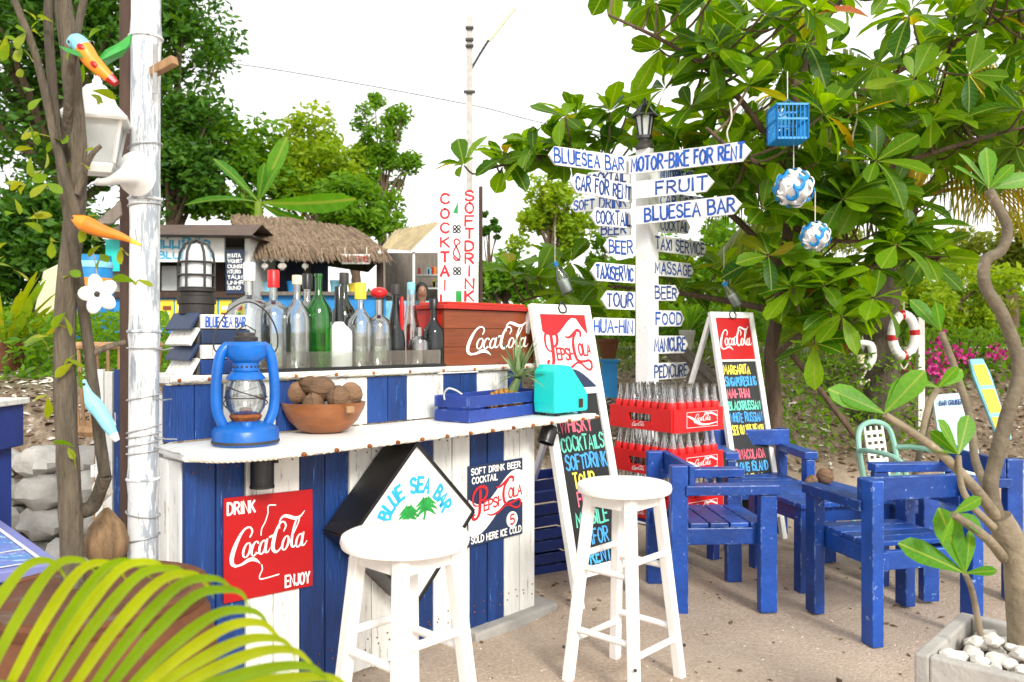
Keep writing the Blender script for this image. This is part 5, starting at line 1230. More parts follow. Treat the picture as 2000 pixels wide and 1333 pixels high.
vl = [(20, 85), (35, 95), (8, 70), (55, 60), (75, 30), (95, 45), (60, 230), (75, 255), (85, 290), (65, 300), (80, 330), (110, 275), (45, 355), (35, 385), (60, 420), (40, 440), (20, 470), (12, 500), (25, 520), (75, 200), (120, 245), (150, 320), (130, 275), (165, 430), (190, 470), (205, 450), (195, 500), (230, 490), (265, 550), (140, 520), (150, 560), (140, 640), (90, 650), (80, 660), (135, 710), (150, 715), (100, 770), (125, 760), (140, 880), (150, 910), (160, 120), (205, 60), (175, 180), (155, 90), (45, 130), (140, 690), (160, 300), (70, 400), (15, 430), (95, 470), (120, 610), (55, 180), (90, 350)]
for x, y in vl:
    for k in range(rv.randint(1, 3)):
        c = T(x+rv.uniform(-10, 10), y+rv.uniform(-10, 10), TD+rv.uniform(-.08, .03)); d = V((rv.uniform(-1, 1), rv.uniform(-.7, .2), rv.uniform(-.9, .5)))
        leaf_obj(lt, c, frame(d, rv.uniform(-1, 1)), rv.uniform(.035, .058), VINE, shape=(1, .5, .2, .3))
# white bamboo pole with wire ties, dark pole behind it
pd = 2.36
def PZ(px, py, d): return T(px, py, d)
base = T(277, 1200, pd); base.z = 0; tp_ = T(286, -60, pd)
bp_ = thing('bamboo_pole', 'whitewashed bamboo pole tied to the left end of the bar', 'pole', base)
nodes = [1330, 935, 648, 390, 75, -200]; pts, rs = [], []
n_ = 60
for i_ in range(n_+1):
    f = i_/n_; z = lerp(0, tp_.z, f); p = V((lerp(base.x, tp_.x, f), pd, z)); py = HZ+(H-z)/pd*F
    dn_ = min(abs(py-q) for q in nodes); r_ = .0415-.0015*f+.004*math.exp(-(dn_/14)**2); pts.append(p); rs.append(r_)
MB().tube(pts, rs, 24).build('culm', BAMB, bp_)
for py in nodes[1:5]:
    f = (H-(py-HZ)/F*pd)/tp_.z; c = V((lerp(base.x, tp_.x, f), pd, f*tp_.z)); MB().lathe([(.042, -.006), (.0475, -.002), (.0475, .002), (.042, .006)], 24, c).build('node_ring', BAMB, bp_)
for py, tl_ in ((287, 6), (402, 3), (680, 0), (776, 6), (838, 8), (850, 5), (866, 6), (882, 4), (1003, -6), (1050, 6)):
    f = (H-(py-HZ)/F*pd)/tp_.z; c = V((lerp(base.x, tp_.x, f), pd, f*tp_.z)); k = tl_/F*pd/.045
    MB().tube([c+V((.0455*math.cos(a*.2618), .0455*math.sin(a*.2618), k*.045*math.cos(a*.2618))) for a in range(25)], .0022, 6).build('wire_tie', WIRE, bp_)
for y0, x1, y1 in ((680, 338, 680), (776, 335, 780), (850, 345, 858), (872, 380, 890)):
    a = T(300, y0, pd-.03); MB().tube([a, T((300+x1)/2, (y0+y1)/2+4, pd+.0), T(x1, y1, 2.47)], .0022, 6).build('wire_tie', WIRE, bp_)
t_ = T(314, 128, pd-.02); MB().beam(T(298, 142, pd-.03), T(342, 118, pd-.06), .025, .025).build('peg', WOODT, bp_, bevel=.003)
MB().box(T(303, 135, pd-.046), (.012, .004, .14)).build('bracket_plate', WIRE, bp_)
b2 = T(248, 1200, 2.62); b2.z = 0
single(MB().tube([b2, T(246, -60, 2.62)], .02, 14), 'wooden_pole', WOODD, 'thin dark brown wooden pole right behind the white bamboo', 'pole', b2)
# white wall lantern on its bracket
ld = 2.27; ls = ld/F; lc = T(190, 340, ld)
t = thing('white_lantern', 'white metal carriage lantern with trumpet bracket fixed to the bamboo pole', 'lantern', lc)
R4 = Matrix.Rotation(math.radians(45+20), 3, 'Z')
def pyr(prof, nm, m): return MB().lathe([(a*ls*1.35, z*ls) for a, z in prof], 4, lc, R4).build(nm, m, t, smooth=False)
pyr([(0, 0), (28, 0), (33, 12), (33, 18), (0, 18)], 'base', PLW)
pyr([(31, 19), (46, 98)], 'panes', FROST)
for k in range(4):
    a = math.radians(45+20+90*k); MB().beam(lc+V((33*ls*1.35*math.cos(a), 33*ls*1.35*math.sin(a), 18*ls)), lc+V((47*ls*1.35*math.cos(a), 47*ls*1.35*math.sin(a), 99*ls)), 6*ls, 6*ls, up=(math.cos(a), math.sin(a), 0)).build('corner_bar', PLW, t)
pyr([(0, 98), (60, 97), (62, 102), (42, 125), (30, 150), (18, 168), (10, 173), (0, 173)], 'roof', PLW)
MB().lathe([(0, 172*ls), (9*ls, 172*ls), (9*ls, 182*ls), (6*ls, 186*ls), (6*ls, 200*ls), (4*ls, 210*ls), (0, 212*ls)], 14, lc).build('finial', PLW, t)
br = [T(193, 356, ld), T(215, 354, ld-.01), T(240, 345, ld-.02), T(256, 340, ld+.0), T(266, 340, ld+.02)]
MB().tube([V(q) for q in cr(br, 5)], [lerp(.010, .062, (i_/20)**2.2) for i_ in range(21)], 18).build('trumpet_bracket', PLW, t)
MB().tube([lc-ZU*.02, T(193, 356, ld)], .012, 10).build('neck', PLW, t)
# wooden birds and the white flower
def bird(label, spine, rad, bm, hm, wings, wm, tm, d):
    sp_ = [T(x, y, d) for x, y in spine]; c = sp_[len(sp_)//2]; t = thing('wooden_bird', label, 'ornament', c)
    pp = [V(q) for q in cr(sp_, 5)]; k = len(pp); rs = [q[0]*d/F for q in cr([(r_,) for r_ in rad], 5)]
    h = int(k*.36); MB().tube(pp[:h+1], rs[:h+1], 14).build('head', hm, t); MB().tube(pp[h:], rs[h:], 14).build('body', bm, t)
    for poly, dz in wings:
        mb = MB(); q = [T(x, y, d+dz*(0 if i_ == 0 else .6)) for i_, (x, y) in enumerate(poly)]; n__ = len(q); off2 = V((0, .008, 0))
        mb.add(q+[z+off2 for z in q], [tuple(range(n__)), tuple(range(2*n__-1, n__-1, -1))]+[(i_, n__+i_, n__+(i_+1) % n__, (i_+1) % n__) for i_ in range(n__)]); mb.build('wing', wm, t)
    if tm: MB().tube([pp[-3], pp[-1]+(pp[-1]-pp[-4])*.4], [rs[-3]*1.1, rs[-1]*.9], 8).build('tail', tm, t)
    if tm is RED:
        for j in (h, k-9): MB().ball(pp[j]+V((.004, -rs[j]*.35, -.004)), rs[j]*.82, 12, 8, (1.2, .9, .7), M=Matrix.Rotation(.8, 3, 'Y')).build('red_patch', RED, t)
    MB().ball(pp[2]+V((0, -rs[2]*.9, 0)), .004, 8, 6).build('eye', BLACK, t)
    MB().tube([pp[-1], V((pp[-1].x-.06, pp[-1].y+.12, pp[-1].z+.05))], .0015, 5).build('hanging_wire', WIRE, t)
bird('parrot ornament with blue-white head, yellow and red body and green wings', [(135, 88), (150, 82), (165, 98), (178, 118), (200, 140), (222, 160)], [8, 16, 17, 16, 13, 8], ORNG, LBLUE, [([(190, 118), (205, 98), (232, 84), (256, 66), (252, 88), (236, 108), (205, 126)], .10), ([(165, 104), (148, 98), (114, 90), (130, 102), (158, 112)], -.06)], GREENQ, RED, 1.98)
bird('orange wooden bird with grey wing hanging in front of the bamboo pole', [(142, 425), (155, 432), (172, 440), (200, 452), (235, 462), (268, 476)], [5, 13, 16, 13, 8, 3], ORNG, ORNG, [([(182, 436), (205, 418), (226, 400), (233, 393), (236, 420), (220, 436), (190, 446)], .10)], WOODG, YEL, 1.98)
bird('pale blue wooden bird with long blue beak hanging head up by the trunk', [(164, 742), (172, 768), (182, 788), (196, 806), (212, 832), (226, 856)], [3, 8, 15, 14, 12, 6], LBLUE, LBLUE, [([(190, 796), (206, 800), (224, 830), (212, 836)], .03)], PLW, PLW, 2.0)
fc = T(192, 575, 2.02); t = thing('white_flower', 'white five-petal wooden flower hanging by the trunk', 'ornament', fc)
for k in range(5):
    a = math.radians(90+72*k+15); MB().ball(fc+V((.026*math.cos(a), 0, .026*math.sin(a))), .022, 14, 8, (1.15, .35, .85), M=Matrix.Rotation(-a, 3, 'Y')).build('petal', PLW, t)
MB().ball(fc-V((0, .007, 0)), .007, 10, 6).build('centre', IRON, t)
MB().tube([fc+ZU*.03, T(180, 480, 2.12)], .0015, 5).build('string', WIRE, t)
# coconut hanging with its knotted string and white float
cc_ = T(208, 1052, 2.27); t = thing('hanging_coconut', 'dry striped coconut husk hanging from a white knot by the pole', 'coconut', cc_)
MB().lathe([(0, -.075), (.03, -.07), (.055, -.04), (.058, -.005), (.045, .035), (.02, .07), (.006, .085), (0, .086)], 24, cc_).build('husk', mat('husk_fibre', (.24, .15, .075), .9, .45, 6, .6, 30, stretch=(9, 9, .7)), t)
MB().ball(T(200, 956, 2.27), .026, 14, 10, (1, 1, 1.2), .2, 3).build('white_knot', ROPE, t)
MB().tube([T(200, 890, 2.22), T(200, 940, 2.27), T(203, 985, 2.27), cc_+ZU*.08], .004, 8).build('string', ROPE, t)
# blue painted table at the left edge and blue bench end
z0 = .55; ca = G(120, 1098, z0); e1_ = (G(0, 1015, z0)-ca).normalized(); e2_ = V((e1_.y, -e1_.x, 0)); e2_ = -e2_ if e2_.y > 0 else e2_
ca2 = ca.copy(); ca2.z = 0
t = thing('painted_table', 'low table with blue and violet seascape painted on its top at the left edge', 'table', ca2)
SEA = mat('seascape_paint', (.05, .30, .62), .35, .2, 3.5, .05, col2=(.25, .22, .62), wear=.4, wcol=(.55, .75, .85), wscale=5, stretch=(2, 5, 1))
MB().prism([(0, 0), (.78, 0), (.78, .62), (0, .62)], ca-ZU*.015, e1_, e2_, .03).build('top', mat('violet_rim', (.22, .24, .55), .5, .15, 6, .1), t, bevel=.004)
MB().prism([(.05, .05), (.73, .05), (.73, .57), (.05, .57)], ca+ZU*.0015, e1_, e2_, .003).build('painting', SEA, t)
mb = MB(); ribbons(mb, [[(.04, .04), (.74, .04)], [(.04, .04), (.04, .58)], [(.74, .04), (.74, .58)], [(.22, .05), (.22, .2), (.3, .3)]], ca+ZU*.003, e1_, e2_, .012, .001); mb.build('white_line', PLW, t)
for a, b_ in ((.05, .05), (.73, .05), (.05, .57), (.73, .57)): q = ca+e1_*a+e2_*b_; MB().box((q.x, q.y, .26), (.05, .05, .52)).build('leg', BLUEC, t)
p = T(-22, 840, 3.0); t = thing('bench', 'end of a dark blue bench with a pale top at the left edge', 'bench', V((p.x, p.y, 0)))
zt_ = yz(790, p); MB().box((p.x-.32, p.y, zt_-.09), (.72, .30, .16)).build('seat', BLUED, t, bevel=.005); MB().box((p.x-.32, p.y, zt_+.002), (.75, .33, .022)).build('top_board', PLANKW, t, bevel=.003)
for a in (-.62, -.02): MB().box((p.x+a, p.y, (zt_-.17)/2), (.06, .24, zt_-.17)).build('leg', BLUED, t)
# stone wall at the foot of the bank
sw_ = thing('stone_wall', 'low dry wall of rough grey stones at the foot of the bank on the left', 'wall', (-2.2, 4.2, 0))
rs_ = random.Random(14)
for row in range(4):
    x = -2.95+rs_.uniform(0, .2)
    while x < -1.2:
        w2 = rs_.uniform(.15, .26); h2 = rs_.uniform(.075, .10)
        MB().ball((x+w2*.5, 4.22+row*.05+rs_.uniform(-.03, .03), .08+row*.155+rs_.uniform(-.02, .02)), 1, 14, 9, (w2*.56, .13, h2), .4, rs_.randint(0, 999), Matrix.Rotation(rs_.uniform(-.15, .15), 3, 'Y')).build('stone', STONE, sw_)
        x += w2
# white pickets and rattan chair seen behind the bamboo pole
t = thing('picket_screen', 'short screen of white pickets behind the bamboo pole', 'fence', (T(215, 800, 2.75).x, 2.75, 0))
for k, x in enumerate((196, 214, 232)):
    q = T(x, 722+4*(k % 2), 2.75); MB().box((q.x, q.y, q.z/2), (.026, .018, q.z)).build('picket', PLANKW if k < 2 else PLANKB, t, bevel=.002)
MB().box((T(214, 800, 2.77).x, 2.772, .75), (.12, .02, .04)).build('rail', PLANKW, t)
P = T(225, 700, 3.6); t = thing('rattan_chair', 'round-backed rattan chair behind the bamboo pole', 'chair', V((P.x, P.y, hgt(P.x, P.y))))
zt_ = yz(675, P); mb = MB(); mb.tube([V((P.x+.20*math.cos(a*.2244+math.pi), P.y-.16*math.sin(a*.2244), zt_+.0)) for a in range(15)], .016, 8); mb.build('back_rail', WOODT, t)
for k in range(15):
    a = k*.2244+math.pi; MB().tube([V((P.x+.20*math.cos(a), P.y+.16*math.sin(a), zt_)), V((P.x+.17*math.cos(a), P.y+.13*math.sin(a), zt_-.36))], .007, 6).build('cane', WOODT, t)
MB().lathe([(0, zt_-.38), (.19, zt_-.38), (.20, zt_-.36), (.19, zt_-.34), (0, zt_-.34)], 24, V((P.x, P.y, 0))).build('seat', WOODT, t)
for sx_, sy_ in ((-1, -1), (1, -1), (-1, 1), (1, 1)): MB().tube([V((P.x+sx_*.13, P.y+sy_*.11, zt_-.37)), V((P.x+sx_*.16, P.y+sy_*.14, hgt(P.x, P.y)))], .014, 8).build('leg', WOODT, t)

# ------------------------------------------------------------------ across the road: stalls
GZ = 1.03
def pbx(x0, y0, x1, y1, d, th=.04):      # upright box filling a photo rectangle at depth d
    a, b_ = T(x0, y0, d), T(x1, y1, d); return MB().box(((a.x+b_.x)/2, d+th/2, (a.z+b_.z)/2), (abs(b_.x-a.x), th, abs(a.z-b_.z)))
def row(py, d): return H-(py-HZ)/F*d
# food stall with name board
d = 11.0
s1 = thing('food_stall', 'white and navy food stall with Thai name board and yellow posters', 'stall', (T(350, 660, d).x, d, GZ))
pbx(206, 458, 492, 640, d+1.2, .05).build('back_wall', PLW, s1); pbx(206, 458, 216, 650, d, 1.2).build('side_wall', PLW, s1); pbx(478, 458, 488, 650, d, 1.2).build('side_wall', PLW, s1)
a, b_ = T(195, 428, d-.35), T(494, 458, d-.35); mb = MB(); mb.add([(a.x, d-.4, b_.z), (b_.x, d-.4, b_.z-.02), (b_.x-.05, d+.2, a.z), (a.x, d+.2, a.z), (a.x, d+1.3, b_.z), (b_.x, d+1.3, b_.z)], [(0, 1, 2, 3), (3, 2, 5, 4), (0, 4, 5, 1)]); mb.build('roof', mat('brown_roof', (.11, .075, .06), .7, .2, 6, .2), s1)
pbx(216, 460, 438, 512, d-.06, .04).build('name_board', PLW, s1)
mb = MB(); rt_ = random.Random(2); q = T(302, 508, d-.06)
write(mb, 'BLUE SEA', q+ZU*.02+V((.06, 0, 0)), V((1, 0, 0)), ZU, .72, .085, .022, rt_, .02, off=.004)
th_ = [[(0, 0), (0, .6), (.12, .5), (.3, .62), (.3, 0)], [(.42, .6), (.42, .05), (.55, .12), (.72, .05), (.72, .6)], [(.6, .78), (.62, .95)], [(.84, .6), (.84, .0), (.98, .1), (1.14, .0), (1.14, .6)], [(1.26, .55), (1.36, .6), (1.3, .3), (1.36, 0), (1.56, 0), (1.56, .6), (1.66, .72)], [(1.3, .74), (1.45, .86), (1.6, .74)], [(1.78, .6), (1.78, 0), (1.92, .4), (2.06, 0), (2.06, .85)], [(1.85, -.15), (2.0, -.3)], [(1.9, .8), (2.0, 1.0)], [(2.2, 0), (2.2, .5), (2.35, .62), (2.52, .5), (2.52, 0)], [(2.3, .2), (2.2, .3)]]
ribbons(mb, [[(x*.29, y*.17) for x, y in s] for s in th_], q+ZU*.155+V((-.0, 0, 0)), V((1, 0, 0)), ZU, .026, .004); mb.build('lettering', PAINTC, s1)
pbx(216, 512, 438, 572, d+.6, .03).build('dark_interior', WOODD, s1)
for x0, x1 in ((316, 345), (350, 372), (376, 410)): pbx(x0, 520, x1, 568, d+.5, .05).build('glass_case', FROST, s1)
pbx(216, 570, 480, 582, d-.1, .5).build('counter', WOODD, s1)
pbx(216, 583, 482, 650, d-.02, .05).build('counter_front', BBLUE, s1)
for k, (x0, x1) in enumerate(((313, 339), (342, 366), (370, 396), (400, 424), (428, 452), (456, 478))):
    p = pbx(x0, 586, x1, 628, d-.035, .015).build('poster', YEL, s1)
    pbx(x0+5, 598, x1-5, 606, d-.042, .008).build('picture', [BROWN, PLW, RED][k % 3], s1); pbx(x0+4, 611, x1-8, 617, d-.042, .008).build('picture', [PLW, BROWN, GREENQ][k % 3], s1)
m_ = pbx(441, 488, 476, 574, d-.12, .03).build('menu_board', NAVY, s1); mb = MB()
for k in range(7): write(mb, ['ENUTA', 'WONRT', 'OUHSE', 'NTURO', 'TAUN', 'UNHR', 'SUNO'][k], T(445, 503+k*10.5, d-.12), V((1, 0, 0)), ZU, (.17+.02*(k % 3)), .045, .010, rt_, .06, off=.004)
mb.build('chalk_writing', PAINTW, s1)
pbx(206, 468, 242, 530, d-.08, .05).build('turquoise_panel', TURQ, s1)
# thatched hut
d = 11.6
s2 = thing('thatched_hut', 'open hut with shaggy thatched roof and shell mobiles across the road', 'hut', (T(610, 660, d).x, d, GZ))
ridge = [T(452, 424, d+.9), T(560, 430, d+.9), T(692, 450, d+.9)]; eave = [T(482, 486, d-.3), T(610, 492, d-.3), T(756, 497, d-.3)]
mb = MB(); bk_ = [r_+V((0, 1.2, -.55)) for r_ in ridge]
mb.add(ridge+eave+bk_, [(0, 1, 4, 3), (1, 2, 5, 4), (0, 6, 7, 1), (1, 7, 8, 2), (3, 6, 0), (5, 2, 8)]); mb.build('roof_base', THATCHB, s2)
rt2 = random.Random(9); mb = MB()
for k in range(5200):
    u_ = rt2.random(); v_ = rt2.random()
    def at_(l_, u_):
        return l_[0].lerp(l_[1], u_*2) if u_ < .5 else l_[1].lerp(l_[2], u_*2-1)
    p = at_(ridge, u_).lerp(at_(eave, u_), v_)+V((0, -.02, .02+.04*rt2.random())); dn = (at_(eave, u_)-at_(ridge, u_)).normalized()
    L = rt2.uniform(.15, .34); w2 = V((.006+.006*rt2.random(), 0, 0)); e = p+dn*L+V((rt2.uniform(-.05, .05), -.01, -.02-(.08 if v_ > .85 else 0)))
    mb.add([p-w2, p+w2, e+w2*.3, e-w2*.3], [(0, 1, 2, 3)])
stuff(mb.build('thatch', THATCH, s2))
for x in (492, 600, 742): q = T(x, 660, d-.1); MB().tube([(q.x, d-.1, GZ-.02), (q.x, d-.1, row(488, d))], .05, 10).build('post', WOODD, s2)
pbx(488, 490, 640, 650, d+1.0, .05).build('back_wall', NAVY, s2)
pbx(486, 575, 752, 650, d-.05, .06).build('counter_front', BBLUE, s2); pbx(484, 570, 756, 577, d-.15, .5).build('counter', WOODG, s2)
for i_, (x, n_) in enumerate(((517, 3), (530, 2), (549, 3), (553, 3), (596, 3), (628, 2), (742, 2))):
    t_ = thing('shell_mobile', ['string of three shells hanging at the left end of the thatch', 'short string of two shells second from the left under the thatch', 'string of shells third from the left under the thatch', 'string of shells fourth from the left under the thatch', 'string of three shells under the middle of the thatch', 'single pale disc on a string left of the taxi board', 'short shell string right of the taxi board'][i_], 'ornament', T(x, 486, d-.32), 0, 'shell mobiles under the thatch')
    MB().tube([T(x, 486, d-.32), T(x, 486+n_*14, d-.32)], .006, 5).build('string', ROPE, t_)
    for k in range(n_): MB().ball(T(x, 494+k*13, d-.32), .035+.006*k, 10, 6, (1, .4, .85)).build('shell', PEB, t_)
q = thing('taxi_sign', 'small white TAXI SERVICE board with red letters hanging from the thatch', 'sign', T(695, 515, d-.4))
pbx(668, 497, 722, 516, d-.4, .02).build('panel', PLW, q); mb = MB(); write(mb, 'TAXI SERVICE', T(671, 512, d-.4), V((1, 0, 0)), ZU, .345, .075, .016, off=.003); mb.build('lettering', PAINTR, q)
for x in (674, 716): MB().tube([T(x, 498, d-.39), T(x, 484, d-.3)], .006, 5).build('string', ROPE, q)
# goods on the hut counter
for x, h_, m_, lb in ((571, 22, BBLUE, 'blue tub on the hut counter behind the bottles'), (690, 18, YEL, 'yellow packet on the hut counter'), (655, 24, LBLUE, 'pale blue jug on the hut counter'), (525, 20, LBLUE, 'lavender-blue box at the left of the hut counter')):
    p = T(x, 570, d+.1); p.z = row(570, d-.15)+.001; hh = h_/F*d; single(MB().lathe([(0, 0), (.06, 0), (.075, hh*.8), (.08, hh*.8), (.08, hh), (0, hh)], 14, p), 'tub', m_, lb, 'tub', p)
# snack stall with tin roof and a seated woman
d = 12.6
s3 = thing('snack_stall', 'small snack stall with tan tin roof and white gable', 'stall', (T(820, 660, d).x, d, GZ))
mb = MB(); A_, B_, C_, D_ = T(742, 488, d-.3), T(800, 440, d-.3), T(742, 486, d+1.6), T(800, 440, d+1.6)
A_ = T(740, 478, d-.1); rg_ = T(862, 434, d-.4)
for k in range(14):
    f0, f1 = k/14, (k+1)/14; e0, e1_ = T(742, 488, d+.2).lerp(T(800, 492, d-.6), f0), T(742, 488, d+.2).lerp(T(800, 492, d-.6), f1); r0, r1_ = T(770, 452, d+.9).lerp(T(860, 434, d-.4), f0), T(770, 452, d+.9).lerp(T(860, 434, d-.4), f1)
    m0 = e0.lerp(e1_, .5)+ZU*.03; mr_ = r0.lerp(r1_, .5)+ZU*.03
    mb.add([e0, m0, mr_, r0, e1_, r1_], [(0, 1, 2, 3), (1, 4, 5, 2)])
mb.build('roof', TIN, s3)
g1, g2, g3 = T(800, 492, d-.58), T(860, 437, d-.38), T(920, 492, d-.2); mb = MB(); mb.add([g1, g3, g2, g1+V((0, .04, 0)), g3+V((0, .04, 0)), g2+V((0, .04, 0))], [(0, 1, 2), (5, 4, 3), (0, 3, 4, 1), (1, 4, 5, 2), (2, 5, 3, 0)]); mb.build('gable', PLW, s3)
pbx(806, 490, 810, 650, d-.5, .05).build('post', PLW, s3); pbx(912, 490, 917, 650, d-.3, .05).build('post', PLW, s3); pbx(748, 490, 752, 650, d+.2, .05).build('post', WOODG, s3)
pbx(750, 494, 915, 650, d+1.1, .04).build('back_wall', WOODG, s3)
for k, y in enumerate((536, 562)): pbx(812, y, 910, y+3, d+.5, .35).build('shelf', PLW, s3)
rk = random.Random(31); gm = [RED, YEL, LBLUE, PLW, ORNG, GREENQ]
for k in range(20):
    y = (536, 562)[k % 2]; x = 815+rk.random()*90; w2 = rk.uniform(4, 8); pbx(x, y-rk.uniform(9, 16), x+w2, y, d+.55, .1).build('packet', gm[k % 6], s3)
pbx(752, 588, 912, 650, d-.3, .06).build('counter_front', LBLUE, s3)
# seated woman
hp_ = T(824, 571, 12.0); gz = GZ
pz = hp_.z-.72
def person(base):
    me = bpy.data.meshes.new('body'); X, Y = base.x, base.y
    vs = [((0, 0, pz+.0), .13), ((0, 0, pz+.22), .11), ((0, .0, pz+.42), .13), ((0, 0, pz+.52), .06), ((0, 0, pz+.58), .048), ((0, -.01, pz+.66), .078), ((0, -.012, pz+.76), .082), ((0, -.005, pz+.82), .05),
          ((.16, 0, pz+.44), .055), ((.21, -.05, pz+.22), .042), ((.10, -.22, pz+.12), .034), ((.05, -.28, pz+.13), .03), ((-.16, 0, pz+.44), .055), ((-.21, -.05, pz+.22), .042), ((-.10, -.22, pz+.12), .034), ((-.05, -.28, pz+.13), .03),
          ((.09, -.03, pz), .10), ((.12, -.40, pz+.02), .07), ((.12, -.42, gz+.08), .045), ((.12, -.52, gz+.035), .035), ((-.09, -.03, pz), .10), ((-.12, -.40, pz+.02), .07), ((-.12, -.42, gz+.08), .045), ((-.12, -.52, gz+.035), .035)]
    es = [(0, 1), (1, 2), (2, 3), (3, 4), (4, 5), (5, 6), (6, 7), (2, 8), (8, 9), (9, 10), (10, 11), (2, 12), (12, 13), (13, 14), (14, 15), (0, 16), (16, 17), (17, 18), (18, 19), (0, 20), (20, 21), (21, 22), (22, 23)]
    me.from_pydata([(p[0], p[1], p[2]-gz) for p, r_ in vs], es, [])
    o = bpy.data.objects.new('body', me); C.objects.link(o); m = o.modifiers.new('skin', 'SKIN')
    for i_, (p, r_) in enumerate(vs): me.skin_vertices[0].data[i_].radius = (r_, r_); me.skin_vertices[0].data[i_].use_root = (i_ == 0)
    o.modifiers.new('sub', 'SUBSURF').levels = 2; o.modifiers['sub'].render_levels = 2; me.materials.append(SKIN); return o
pr = thing('person', 'dark-haired person in a dark top sitting behind the snack stall counter', 'person', (hp_.x, hp_.y, gz), math.radians(12))
bo = person(hp_); bo.parent = pr
def loc_(x, y, z): return V((x, y, z-gz))
MB().ball(loc_(0, .02, pz+.765), .098, 16, 12, (.95, 1.0, 1.12)).build('hair', HAIR, pr, world=False)
MB().ball(loc_(0, .10, pz+.70), .05, 12, 8, (1, .8, 1.3)).build('hair_bun', HAIR, pr, world=False)
MB().ball(loc_(0, -.055, pz+.725), .068, 16, 12, (.92, .75, 1.25)).build('face', SKIN, pr, world=False)
for s in (-1, 1): MB().ball(loc_(s*.026, -.102, pz+.742), .008, 8, 6).build('eye', HAIR, pr, world=False)
MB().ball(loc_(0, -.108, pz+.72), .011, 8, 6, (.8, 1, 1.5)).build('nose', SKIN, pr, world=False)
MB().ball(loc_(0, -.10, pz+.685), .015, 8, 6, (1.3, .5, .4)).build('mouth', PAINTR, pr, world=False)
MB().lathe([(.155, pz-.05-gz), (.15, pz+.15-gz), (.165, pz+.36-gz), (.16, pz+.46-gz), (.10, pz+.52-gz), (.06, pz+.55-gz)], 20, (0, 0, 0), sx=1.05, sy=.85).build('top', NAVY, pr, world=False)
single(MB().lathe([(0, gz), (.15, gz), (.13, pz-.13), (.16, pz-.125), (0, pz-.12)], 16, V((hp_.x, hp_.y, 0))), 'plastic_stool', REDP, 'red plastic stool under the person at the snack stall', 'stool', V((hp_.x, hp_.y, gz)))

# ------------------------------------------------------------------ tall COCKTAIL / SOFTDRINK board behind the cola box
d = 4.9
vb = thing('vertical_sign', 'tall white board with red COCKTAIL and SOFTDRINK in columns', 'sign', (T(898, 660, d).x, d, hgt(-.3, d)))
a, b_ = T(855, 372, d), T(934, 640, d); MB().box(((a.x+b_.x)/2, d+.012, (a.z+.55)/2), (b_.x-a.x, .024, a.z-.55)).build('panel', SIGNW, vb, bevel=.002)
for x in (861, 928): q = T(x, 660, d); MB().box((q.x, d+.045, (a.z-.1)/2), (.03, .03, a.z-.1)).build('post', WOODG, vb)
mb = MB(); X_ = V((1, 0, 0))
for col_x, word, y_0, dy in ((861, 'COCKTAIL', 398, 28.3), (909, 'SOFTDRINK', 392, 24.6)):
    for k, ch in enumerate(word):
        ww = 16 if ch != 'I' else 4
        write(mb, ch, T(col_x+(0 if ch != 'I' else 6), y_0+k*dy, d), X_, ZU, ww/F*d, 19/F*d, .0125, rt_, .03, off=.002)
mb.build('lettering', PAINTR, vb)
mb = MB(); ribbons(mb, [[(0, 0, .03), (.012, .05, .004)]], T(890, 415, d), X_, ZU, .02, .002); ribbons(mb, [[(0, 0, .034), (0, .05, .034)]], T(896, 588, d), X_, ZU, .03, .002); mb.build('green_glasses', PAINTG, vb)
mb = MB()
for cx, cy in ((892, 448), (893, 530)):
    c = T(cx, cy, d)
    for k in range(4):
        a_ = math.radians(45+90*k); ribbons(mb, [[(.017*math.cos(a_)+.010*math.cos(z*.7854), .017*math.sin(a_)+.010*math.sin(z*.7854)) for z in range(9)]], c, X_, ZU, .007, .002)
mb.build('flower_outline', BLACK, vb)
mb = MB(); ribbons(mb, [cr([(.02, -.06), (-.02, -.02), (.0, .03), (.02, .05), (-.0, .07), (-.015, .05), (.01, .0), (.02, -.04), (.0, -.06), (-.02, -.04)], 4)], T(892, 490, d), X_, ZU, .009, .002); mb.build('ampersand', PAINTR, vb)
q = T(939, 660, 5.0); single(MB().tube([(q.x, 5.0, hgt(q.x, 5.0)-.02), (q.x, 5.0, row(365, 5.0))], .012, 10), 'iron_post', WOODD, 'thin rusty brown post at the right edge of the COCKTAIL board', 'post', (q.x, 5.0, 0))

